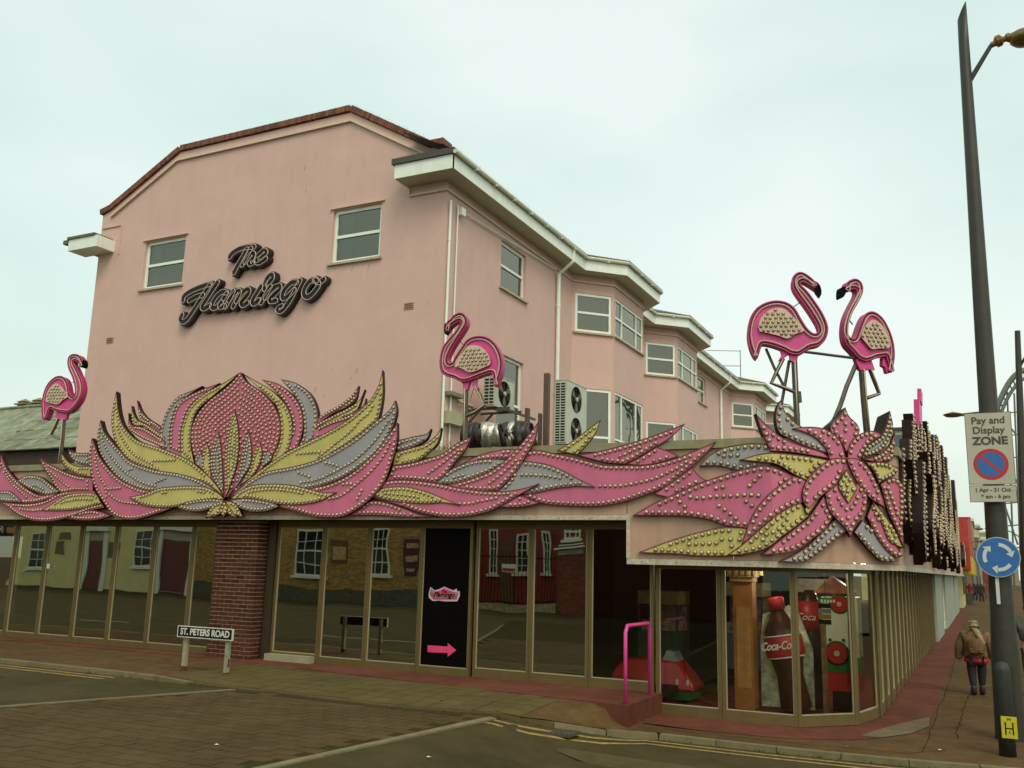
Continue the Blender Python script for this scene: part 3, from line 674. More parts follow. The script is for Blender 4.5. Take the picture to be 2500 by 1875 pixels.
# glazing: bays between x positions (front), heads and sills in bronze
def glazing(p, q, z0, z1, zb, kind='glass', gm=None, fw=.085, dp=.08, bm=None):
    """one framed bay from p to q; z0 foot, zb top of the bottom rail, z1 head"""
    p, e, n, L = frame2(p, q); m = MB(); fm = bm or BRONZE
    def bar(a, b, c, d, o=0, t=dp): m.obox(P3(p, e, n, a, o, c), Vector((*e, 0))*(b-a), Vector((*n, 0))*(-t), Vector((0, 0, d-c)))
    bar(0.003, fw*.55, z0, z1); bar(L-fw*.55, L-.003, z0, z1); bar(fw*.55, L-fw*.55, z0, zb, -.004); bar(fw*.55, L-fw*.55, z1-.12, z1, -.004)
    lb = MB()
    for (a, b, c, d) in ((fw*.55, fw*.55+.014, zb, z1-.12), (L-fw*.55-.014, L-fw*.55, zb, z1-.12), (fw*.55+.014, L-fw*.55-.014, zb, zb+.014)):
        lb.obox(P3(p, e, n, a, -.02, c), Vector((*e, 0))*(b-a), Vector((*n, 0))*(-.02), Vector((0, 0, d-c)))
    w = m.make('window', fm, ar); lb.make('glazing_bead', mat('glazing_bead', (.42, .38, .24), .4, .1, 6, metal=.3), w)
    g = MB(); a, b = fw*.55+.015, L-fw*.55-.015; g.add([P3(p, e, n, a, -.035, zb+.015), P3(p, e, n, b, -.035, zb+.015), P3(p, e, n, b, -.035, z1-.121), P3(p, e, n, a, -.035, z1-.121)], [(0, 1, 2, 3)])
    if kind == 'black': g.make('black_panel', BLACK, w)
    else: g.make('pane', gm or GLASS, w)
    return w
zs0, zs1 = .31, 2.82
xl = [-24.1, -23.05, -22.0, -21.0, -20.0, -19.2, -18.17, -17.10, -16.05, -14.95, -13.9, -13.06]
for a, b in zip(xl, xl[1:]): glazing((a, 13.85), (b, 13.85), zs0, zs1, .43)
xm = [-11.78, -10.70, -9.70, -8.60]
for i, (a, b) in enumerate(zip(xm, xm[1:])): glazing((a, 13.85), (b, 13.85), zs0, zs1, .43 if i else .46)
glazing((-8.59, 13.80), (-7.58, 13.80), zs0, zs1, .43, 'black')
for a, b in zip([-7.55, -6.53, -5.52], [-6.53, -5.52, -4.47]): glazing((a, 13.85), (b, 13.85), zs0, zs1, .45, gm=GLASSC if a > -5.6 else GLASS)
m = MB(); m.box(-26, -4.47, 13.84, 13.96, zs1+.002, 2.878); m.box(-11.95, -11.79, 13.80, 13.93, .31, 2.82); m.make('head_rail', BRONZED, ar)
CG = [(-4.44, 13.85), (-3.45, 13.85), (-2.40, 13.87), (-1.70, 14.62), (-1.5, 15.6)]
for i, (a, b) in enumerate(zip(CG, CG[1:])): glazing(a, b, .012, 2.235, .16, gm=GLASSC, fw=.10)
for k in range(19):
    y0 = 15.62+k*.99; glazing((-1.5, y0), (-1.5, y0+.985), .012, 2.235, .15, gm=GLASS, fw=.11, dp=.1)
for k in range(19):     # upright fins on each mullion of the long side
    m = MB(); m.box(-1.498, -1.47, 15.60+k*.99-.025, 15.60+k*.99+.025, .012, 2.23); m.make('mullion', mat('anodised_fin', (.20, .16, .07), .35, .15, 5, metal=.4), ar)
SID = mat('grey_green_panel', (.30, .33, .24), .5, .1, 3, streak=.15)
for (a, b) in ((34.45, 40), (43.5, 56), (58, 66)):
    m = MB(); m.box(-1.6, -1.42, a, b, .0, 2.235); m.make('side_panel', SID, ar)
for (a, b) in ((40, 43.5), (56, 58)): glazing((-1.5, a), (-1.5, b), .012, 2.235, .3, gm=GLASS, bm=UPVC)
# brick pillar between the glass bays, laid brick by brick
bp_ = empty('brick_pillar', (-12.55, 13.7, .3), 'dark red brick pillar standing between the glass bays of the arcade', 'pillar')
m = MB(); m.box(-13.035, -12.015, 13.585, 13.94, .3, 2.88); m.make('mortar', MORTAR, bp_)
pb = MB(); pb.box(0, .2175, 0, .02, 0, .0645); b1 = None
def brickobj(x0, x1, y0, y1, z0, nm='brick'):
    mm = MB(); mm.box(x0, x1, y0, y1, z0, z0+.060+random.uniform(-.001, .001)); return mm.make(nm, BRICK, bp_)
nc = 34
for c in range(nc):
    z = .312+c*.0752
    if z > 2.86: break
    xs_ = [-13.045+k*.228+(-.114 if c % 2 else 0) for k in range(6)]
    for x in xs_:
        a, b = max(x, -13.045), min(x+.213, -12.005)
        if b-a < .04: continue
        yo = random.uniform(-.002, .002)
        if b > -12.06: brickobj(a, -12.005, 13.574+yo, 13.574+(.104 if c % 2 else .2175), z)
        else: brickobj(a, b, 13.574+yo, 13.66, z)
    if c % 2: brickobj(-12.09, -12.006, 13.69, 13.90, z)
    else: brickobj(-12.09, -12.006, 13.803, 13.93, z)
# ================= BULB SIGNS ON THE FASCIA =================
T8 = math.tan(math.pi/8)
def spx(px, py, d):
    """pixel -> (u, z) on the folded fascia surface lying d metres proud"""
    p = W(px, py, 1, FY-d)
    if p.x <= XF+d*T8: return Vector((p.x-XF-d*T8, p.z))
    r = ray(px, py); n = Vector((S2, -S2, 0)); o = Vector((XF, FY, 0))+n*d; t = (o-Vector((0, 0, CAMZ))).dot(n)/r.dot(n); p = r*t+Vector((0, 0, CAMZ))
    st = Vector((XF+d*T8, FY-d, 0)); return Vector(((Vector((p.x, p.y, 0))-st).dot(Vector((S2, S2, 0))), p.z))
def spos(u, z, d):
    if u <= 0: return Vector((XF+d*T8+u, FY-d, z))
    return Vector((XF+d*T8+u*S2, FY-d+u*S2, z))
def snrm(u): return Vector((0, -1, 0)) if u <= 0 else Vector((S2, -S2, 0))
def clip(P, sgn):
    o = []
    for i in range(len(P)):
        a, b = P[i-1], P[i]; ia, ib = a.x*sgn >= 0, b.x*sgn >= 0
        if ia != ib: t = a.x/(a.x-b.x); o.append(Vector((0, a.y+(b.y-a.y)*t)))
        if ib: o.append(b)
    return o
def inpoly(p, P):
    c = False; n = len(P); j = n-1
    for i in range(n):
        if (P[i].y > p.y) != (P[j].y > p.y) and p.x < (P[j].x-P[i].x)*(p.y-P[i].y)/(P[j].y-P[i].y)+P[i].x: c = not c
        j = i
    return c
def dist2poly(p, P):
    m = 9
    for i in range(len(P)):
        a, b = P[i-1], P[i]; e = b-a; l = e.length_squared
        t = max(0, min(1, (p-a).dot(e)/l)) if l > 0 else 0
        m = min(m, (p-a-e*t).length)
    return m
_bulb = MB(); RB = .0265
_prof = [(RB*.92, -.006), (RB, .006), (RB*.86, .02), (RB*.5, .031)]
for (r, h) in _prof:
    for j in range(7): t = 2*math.pi*j/7; _bulb.v.append((r*math.cos(t), -h, r*math.sin(t)))
_bulb.v.append((0, -.0345, 0))
for i in range(3):
    for j in range(7): j2 = (j+1) % 7; _bulb.f.append((i*7+j, i*7+j2, (i+1)*7+j2, (i+1)*7+j)); _bulb.mi.append(0); _bulb.r.append(.5)
for j in range(7): _bulb.f.append((21+j, 21+(j+1) % 7, 28)); _bulb.mi.append(0); _bulb.r.append(.5)
bulb_src = _bulb.make('bulb', BULB, None, smooth=True); BULBME = bulb_src.data; bpy.data.objects.remove(bulb_src)
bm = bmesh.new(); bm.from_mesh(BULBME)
vr = [bm.verts.new((RB*f*math.cos(2*math.pi*j/7), y, RB*f*math.sin(2*math.pi*j/7))) for f, y in ((1.2, -.003), (.9, -.012)) for j in range(7)]  # dark ring at the bulb's foot, shade painted in for contrast
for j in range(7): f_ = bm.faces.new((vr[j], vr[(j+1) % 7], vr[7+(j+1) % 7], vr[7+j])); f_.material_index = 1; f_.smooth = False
bm.to_mesh(BULBME); bm.free(); BULBME.materials.append(BSHADOW)
BULB_F = [tuple(p.vertices) for p in BULBME.polygons]; BULB_MI = [p.material_index for p in BULBME.polygons]
BULB_V = [v.co.copy() for v in BULBME.vertices]
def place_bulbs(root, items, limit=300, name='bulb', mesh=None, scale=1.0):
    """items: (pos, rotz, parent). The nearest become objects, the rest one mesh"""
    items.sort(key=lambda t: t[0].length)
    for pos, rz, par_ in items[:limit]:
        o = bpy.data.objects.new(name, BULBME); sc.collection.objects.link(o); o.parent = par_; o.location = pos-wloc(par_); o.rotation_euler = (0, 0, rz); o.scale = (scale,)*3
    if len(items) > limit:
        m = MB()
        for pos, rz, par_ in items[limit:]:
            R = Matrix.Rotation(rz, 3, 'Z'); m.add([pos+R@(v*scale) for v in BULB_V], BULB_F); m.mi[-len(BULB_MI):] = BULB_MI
        m.make(name, [mat('bulb_cream_far', (.52, .42, .245), .25, .2, 30, spec=.7), BSHADOW], root, smooth=True, kind='stuff')
def petal_sign(name, label, petals, z, group=None, bs=1.0):
    """petals: (colour, depth layer, outline edges in zoom pixels, rows[, opts])"""
    zx, zy, zs = z
    root = None; data = []; items = []
    for k, pt in enumerate(petals):
        col, layer, edges, rows = pt[:4]; op = pt[4] if len(pt) > 4 else {}
        d = .045+.026*layer+.0013*k
        cv = op.get('z', z)
        f = lambda q: spx(cv[0]+q[0]/cv[2], cv[1]+q[1]/cv[2], d)
        P = []
        for e in edges: P += smooth_pts([f(q) for q in e], 7)[:-1] if len(edges) > 1 else smooth_pts([f(q) for q in e], 7)
        P = dedupe(P, .004)
        area = sum(P[i-1].x*P[i].y-P[i].x*P[i-1].y for i in range(len(P)))
        if area < 0: P.reverse()
        data.append((col, layer, P, [smooth_pts([f(q) for q in r], 6) for r in rows], op, d))
    c0 = data[0][2][0]; allp = [p for t in data for p in t[2]]
    cx_ = (min(p.x for p in allp)+max(p.x for p in allp))/2
    root = empty(name, spos(cx_, 2.9, .0), label, 'sign', group)
    for k, (col, layer, P, rows, op, d) in enumerate(data):
        m = MB(); th = op.get('th', .13)
        # insert fold vertices
        Q = []
        for i in range(len(P)):
            a, b = P[i-1], P[i]
            if (a.x < 0) != (b.x < 0): t = a.x/(a.x-b.x); Q.append(Vector((0, a.y+(b.y-a.y)*t)))
            Q.append(b)
        m.cm = 0
        for sg in (-1, 1):
            C = clip(Q, sg); C = dedupe(C, 1e-5) if len(C) > 2 else C
            if len(C) < 3: continue
            V = [Vector((p.x, p.y, 0)) for p in C]; tri = tessellate_polygon([V])
            u_ = [-1e-6 if sg < 0 else 1e-6]
            m.add([spos(p.x, p.y, d) for p in C], [tuple(t) for t in tri])
        m.cm = 1; db = max(d-th, .012) if not op.get('free') else d-th
        n = len(Q); F = [spos(p.x, p.y, d) for p in Q]; B = [spos(p.x, p.y, db) for p in Q]
        m.add(F+B, [(i, i+n, (i+1) % n+n, (i+1) % n) for i in range(n)])
        # rim lip
        m.cm = 2; lip = .011
        I = []
        for i in range(n):
            a, b, c = Q[i-1], Q[i], Q[(i+1) % n]; t = (c-a); t = t.normalized() if t.length > 1e-6 else Vector((1, 0)); nn = Vector((-t.y, t.x)); I.append(b+nn*lip)
        Fo = [spos(p.x, p.y, d+.006) for p in Q]; Fi = [spos(p.x, p.y, d+.006) for p in I]; Fb = [spos(p.x, p.y, d+.0005) for p in I]; Fz = [spos(p.x, p.y, d) for p in Q]
        m.add(Fo+Fi+Fb+Fz, [(i, (i+1) % n, (i+1) % n+n, i+n) for i in range(n)]+[(i+n, (i+1) % n+n, (i+1) % n+2*n, i+2*n) for i in range(n)]+[(i+3*n, (i+1) % n+3*n, (i+1) % n, i) for i in range(n)])
        po = m.make('petal', [col, CAN, RIM], root)
        # bulbs
        ins = op.get('ins', .046); spc = op.get('spc', .083); pts = []
        def tryadd(p, mind):
            if not inpoly(p, P): return
            if dist2poly(p, P) < ins*.80: return
            for q in pts:
                if (q-p).length < mind: return
            for (c2, l2, P2, r2, o2, d2) in data[k+1:]:
                if d2 > d and (inpoly(p, P2) or dist2poly(p, P2) < .022): return
            pts.append(p)
        def walk(R, st_, mind):
            acc = 0; tryadd(R[0], mind)
            for a, b in zip(R, R[1:]):
                e = (b-a).length
                while acc+e >= st_:
                    t = (st_-acc)/e; a = a+(b-a)*t; e = (b-a).length; acc = 0; tryadd(a, mind)
                acc += e
        fill = op.get('fill', 0)
        insets = [ins]+([ins+fill*(j+1) for j in range(30)] if fill else [])
        for it, di in enumerate(insets):
            O = []
            for i in range(n):
                a, c = Q[i-2], Q[(i+2) % n]; t = (c-a)
                if t.length < 1e-6: continue
                t.normalize(); nn = Vector((-t.y, t.x)); q = Q[i]+nn*di
                if dist2poly(q, P) > di*.93: O.append(q)
            if len(O) < 2: break
            O.append(O[0])
            R = [O[0]]
            for q in O[1:]:
                if (q-R[-1]).length < .35: R.append(q)
                else: walk(R, spc, spc*.84); R = [q]
            walk(R, spc, spc*.84)
        for r in rows: walk(r, spc, spc*.72)
        if op.get('tipfill'):
            pass
        for p in pts:
            items.append((spos(p.x, p.y, d+.001), 0 if p.x <= 0 else math.pi/4, po))
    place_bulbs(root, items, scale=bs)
    return root
Z1 = (0, 840, 3.607); Z2 = (200, 880, 2.765); Z3 = (850, 900, 3.687); Z4 = (1350, 950, 3.687); Z5 = (1750, 900, 3.19)
PK, YL, GY_, RS = SIGNPINK, SIGNYEL, SIGNGREY, SIGNROSE
FR = dict(free=1, th=.17)
SM = dict(free=1, th=.12, ins=.036, spc=.066)
lotus = [
 (PK, 0, [[(372,270),(398,335),(440,385),(500,425),(560,470)],[(560,470),(560,520)],[(560,520),(500,480),(450,440),(395,400),(372,270)]], [], SM),
 (YL, .6, [[(335,305),(352,365),(380,405),(440,432),(500,470),(560,520)],[(560,520),(560,545)],[(560,545),(480,492),(420,448),(345,432),(335,305)]], [], SM),
 (PK, 1.2, [[(315,355),(322,405),(345,440),(410,452),(480,490),(560,545)],[(560,545),(560,600)],[(560,600),(480,560),(400,525),(320,460),(315,355)]], [], SM),
 (PK, 0, [[(1870,170),(1820,235),(1740,300),(1650,350),(1560,410)],[(1560,410),(1560,450)],[(1560,450),(1700,355),(1800,310),(1850,260),(1870,170)]], [], SM),
 (YL, .6, [[(1912,195),(1870,270),(1800,320),(1700,370),(1560,440)],[(1560,440),(1560,500)],[(1560,500),(1600,450),(1750,392),(1850,345),(1912,195)]], [], SM),
 (PK, 1.2, [[(1918,255),(1890,310),(1800,372),(1680,412),(1560,470)],[(1560,470),(1560,560)],[(1560,560),(1690,480),(1840,400),(1905,340),(1918,255)]], [], SM),
 (GY_, .2, [[(815,172),(740,205),(650,245),(580,330),(545,420),(528,500),(526,600)],[(526,600),(600,620)],[(600,620),(600,500),(615,400),(645,310),(705,245),(815,172)]], [], FR),
 (PK, .7, [[(932,152),(820,192),(700,250),(640,310),(610,400),(594,500),(594,620)],[(594,620),(672,650)],[(672,650),(672,500),(700,380),(745,300),(830,225),(932,152)]], [], FR),
 (YL, 1.2, [[(1062,84),(960,150),(830,222),(740,300),(690,400),(668,500),(668,660)],[(668,660),(760,700)],[(760,700),(735,560),(745,430),(780,340),(860,260),(1000,145),(1062,84)]], [], FR),
 (GY_, .2, [[(1340,126),(1440,150),(1530,210),(1580,300),(1592,400),(1565,560)],[(1565,560),(1440,620)],[(1440,620),(1490,520),(1496,430),(1482,330),(1430,230),(1340,126)]], [], FR),
 (PK, .7, [[(1212,128),(1330,160),(1430,240),(1482,330),(1494,430),(1480,520),(1440,620)],[(1440,620),(1370,650)],[(1370,650),(1422,470),(1415,390),(1380,300),(1300,205),(1212,128)]], [], FR),
 (YL, 1.2, [[(1080,84),(1180,140),(1280,200),(1370,290),(1412,380),(1422,470),(1395,600),(1340,680)],[(1340,680),(1260,700)],[(1260,700),(1330,560),(1340,450),(1330,360),(1290,270),(1200,190),(1080,84)]], [], FR),
 (RS, 1.8, [[(1070,80),(1010,150),(940,210),(860,270),(790,350),(750,430),(737,500),(740,570),(765,660),(850,780),(960,925)],[(960,925),(1000,925)],[(1000,925),(1200,760),(1290,640),(1330,540),(1342,440),(1325,360),(1280,280),(1200,200),(1110,140),(1070,80)]], [], dict(free=1, th=.2, fill=.092, spc=.088)),
 (GY_, 2.3, [[(800,602),(780,650),(765,690),(825,745)],[(825,745),(815,660),(800,602)]], [], dict(th=.05, ins=.03, spc=.07)),
 (YL, 2.35, [[(840,542),(818,640),(812,730),(870,800)],[(870,800),(868,650),(840,542)]], [], dict(th=.05, ins=.035, spc=.07)),
 (GY_, 2.4, [[(922,478),(882,590),(868,700),(890,800),(955,910)],[(955,910),(952,750),(942,600),(922,478)]], [], dict(th=.05, ins=.035, spc=.07, fill=.065)),
 (GY_, 2.3, [[(1245,588),(1215,680),(1225,720)],[(1225,720),(1285,660),(1245,588)]], [], dict(th=.05, ins=.03, spc=.07)),
 (YL, 2.35, [[(1200,542),(1160,640),(1130,740),(1060,850)],[(1060,850),(1170,760),(1218,640),(1200,542)]], [], dict(th=.05, ins=.035, spc=.07)),
 (GY_, 2.4, [[(1125,473),(1095,560),(1070,700),(1035,830),(985,925)],[(985,925),(1080,800),(1140,700),(1146,580),(1125,473)]], [], dict(th=.05, ins=.035, spc=.07, fill=.065)),
 (YL, 2.7, [[(1032,338),(992,440),(970,600),(964,750),(970,925)],[(970,925),(1035,750),(1060,600),(1056,450),(1032,338)]], [], dict(th=.06, ins=.036, spc=.07, fill=.065)),
 (YL, 2.6, [[(232,208),(245,330),(270,420),(310,480),(380,540),(530,590),(700,660),(800,730),(900,830),(965,935)],[(965,935),(900,870),(800,815),(650,780),(480,740),(330,680),(255,600),(215,520),(200,380),(232,208)]],
   [[(240,440),(262,500),(300,570),(350,630),(400,660),(500,712)],[(235,380),(240,440)],[(440,675),(540,676),(650,670)]], FR),
 (GY_, 3.2, [[(125,403),(150,480),(215,560),(260,610),(330,680),(480,735),(650,762),(780,800),(890,865),(965,935)],[(965,935),(860,880),(750,860),(600,870),(480,885),(380,865),(260,805),(180,720),(120,620),(105,520),(125,403)]],
   [[(130,500),(150,560),(200,650),(280,740),(400,820),(500,848)],[(300,740),(345,730),(395,712)],[(480,830),(550,800),(630,770)]], FR),
 (PK, 3.8, [[(68,523),(95,590),(120,650),(190,740),(270,810),(390,865),(490,885),(560,920),(640,985)],[(640,985),(500,1035),(380,1070),(290,1072),(210,1042),(150,965),(90,865),(60,760),(50,640),(68,523)]],
   [[(85,640),(120,780),(160,850),(170,985)],[(180,868),(275,858)],[(190,905),(260,950),(390,970)]], FR),
 (YL, 2.6, [[(2030,63),(2000,170),(1950,260),(1880,330),(1780,410),(1660,480),(1530,545),(1380,620),(1260,700),(1130,800),(985,930)],[(985,930),(1130,830),(1250,770),(1420,730),(1590,680),(1740,600),(1850,525),(1960,435),(2005,380),(2032,230),(2030,63)]],
   [[(1990,250),(1940,350),(1880,400),(1820,470),(1700,570),(1580,662)],[(1430,632),(1540,622),(1660,612)]], FR),
 (GY_, 3.2, [[(2115,268),(2070,340),(1960,430),(1850,520),(1740,590),(1590,668),(1430,715),(1250,750),(1120,820),(985,935)],[(985,935),(1070,890),(1170,855),(1300,845),(1500,868),(1650,835),(1780,780),(1900,700),(2010,600),(2085,480),(2125,350),(2115,268)]],
   [[(2090,380),(2050,440),(1980,540),(1880,640),(1780,710),(1600,800),(1470,825)],[(1650,690),(1700,702),(1750,720)],[(1420,740),(1490,765),(1560,792)]], FR),
 (PK, 3.8, [[(2130,418),(2060,520),(1980,620),(1880,715),(1780,785),(1650,840),(1500,872),(1400,930),(1330,985)],[(1330,985),(1450,1020),(1560,1050),(1660,1060),(1760,1052),(1860,1002),(1960,922),(2040,822),(2090,692),(2126,560),(2130,418)]],
   [[(2095,530),(2040,640),(1960,740),(1880,812),(1750,912),(1620,942)],[(1740,838),(1880,826)],[(1890,875),(1870,915),(1850,950)]], FR),
 (YL, 4.4, [[(318,920),(420,900),(520,862),(620,850),(740,845),(840,855),(920,895),(962,935)],[(962,935),(860,945),(740,962),(620,990),(500,992),(400,970),(318,920)]], [[(400,925),(500,900),(620,885),(740,880),(830,890),(900,910)]], dict(th=.1)),
 (YL, 4.4, [[(1722,890),(1620,888),(1530,865),(1430,842),(1300,832),(1170,838),(1080,870),(1000,935)],[(1000,935),(1120,930),(1230,950),(1350,972),(1480,972),(1600,950),(1722,890)]], [[(1640,912),(1540,905),(1430,885),(1300,870),(1170,880),(1080,905)]], dict(th=.1)),
 (GY_, 4.2, [[(640,990),(720,950),(800,935),(880,930),(962,940)],[(962,940),(920,975),(860,1002),(780,1020),(700,1012),(640,990)]], [[(770,955),(850,953),(930,950)]], dict(th=.1)),
 (GY_, 4.2, [[(1000,940),(1100,930),(1200,940),(1290,960),(1332,985)],[(1332,985),(1250,1015),(1150,1020),(1060,992),(1000,940)]], [[(1040,955),(1120,952),(1190,955)]], dict(th=.1)),
 (YL, 4.6, [[(962,945),(890,975),(830,1062)],[(830,1062),(910,1035),(962,945)]], [], dict(th=.1, ins=.034, spc=.07)),
 (YL, 4.65, [[(970,945),(1040,970),(1087,1057)],[(1087,1057),(1010,1030),(970,945)]], [], dict(th=.1, ins=.034, spc=.07)),
 (YL, 4.7, [[(964,945),(925,1000),(868,1062)],[(868,1062),(935,1030),(964,945)]], [], dict(th=.1, ins=.034, spc=.07)),
 (YL, 4.75, [[(968,945),(1005,1000),(1048,1062)],[(1048,1062),(985,1030),(968,945)]], [], dict(th=.1, ins=.034, spc=.07)),
 (YL, 4.8, [[(966,945),(935,1010),(955,1060)],[(955,1060),(985,1010),(966,945)]], [], dict(th=.1, ins=.034, spc=.07)),
]
petal_sign('lotus_sign', 'wide lotus flower sign of pink, yellow and grey petals with bulbs, under the wall lettering', lotus, Z2)
left = [
 (PK, .5, [[(-190,700),(-120,850),(-60,1000),(0,1100),(60,1180)],[(60,1180),(-60,1250),(-200,1200),(-190,700)]], [], FR),
 (YL, 1.0, [[(538,948),(570,1000),(620,1050),(700,1078),(800,1070)],[(800,1070),(800,1170)],[(800,1170),(690,1150),(590,1095),(550,1040),(538,948)]], [[(650,1070),(740,1120)]], FR),
 (GY_, .4, [[(598,925),(640,950),(700,958),(800,958)],[(800,958),(800,1070)],[(800,1070),(690,1050),(625,1000),(598,925)]], [[(660,990),(780,1000)]], FR),
 (PK, 1.6, [[(348,1003),(400,1040),(470,1072),(570,1122),(680,1160),(820,1180)],[(820,1180),(820,1300)],[(820,1300),(650,1295),(530,1305),(450,1190),(390,1095),(348,1003)]], [[(400,1080),(480,1150),(560,1220),(640,1275)]], FR),
 (PK, 2.6, [[(8,955),(30,1030),(80,1120),(150,1200),(250,1280),(360,1330),(520,1310)],[(520,1310),(400,1375),(250,1402),(100,1395),(20,1395),(-80,1360),(-200,1280)],[(-200,1280),(-20,1130),(8,955)]], [[(40,1130),(110,1230),(190,1300),(250,1360)],[(100,1130),(160,1230),(230,1330)]], FR),
 (GY_, 1.8, [[(148,1205),(210,1165),(290,1155),(370,1175),(440,1230),(525,1300)],[(525,1300),(430,1330),(340,1310),(250,1270),(148,1205)]], [[(230,1235),(330,1250),(400,1285)]], dict(th=.1)),
 (GY_, 3.2, [[(-60,1300),(20,1290),(90,1295),(150,1340),(195,1392)],[(195,1392),(100,1392),(0,1380),(-60,1350),(-60,1300)]], [], dict(th=.1)),
 (PK, 3.0, [[(-20,1385),(100,1398),(250,1405),(400,1378),(520,1315),(650,1292),(830,1290)],[(830,1290),(880,1370),(920,1440)],[(920,1440),(800,1465),(700,1500),(600,1530),(430,1560),(280,1552),(150,1500),(50,1420),(-20,1385)]], [[(120,1425),(200,1455),(290,1465),(380,1455)]], dict(th=.12)),
 (YL, 3.6, [[(368,1465),(470,1400),(580,1330),(700,1310),(840,1318),(890,1400)],[(890,1400),(750,1445),(600,1465),(480,1468),(368,1465)]], [[(470,1430),(580,1385),(700,1365),(830,1370)]], dict(th=.1)),
 (PK, 2.6, [[(560,1530),(700,1482),(800,1462),(900,1480),(980,1512)],[(980,1512),(850,1548),(700,1550),(560,1530)]], [], dict(th=.1)),
]
petal_sign('leaf_sign', 'pink, grey and yellow leaf sign with bulbs at the left end of the fascia', left, Z1)
def z43(L): return [[(x-500*3.687+1843.5-1843.5+0, y) for x, y in e] for e in L]
def from4(e): return [(x+1843.5, y+184.35) for x, y in e]
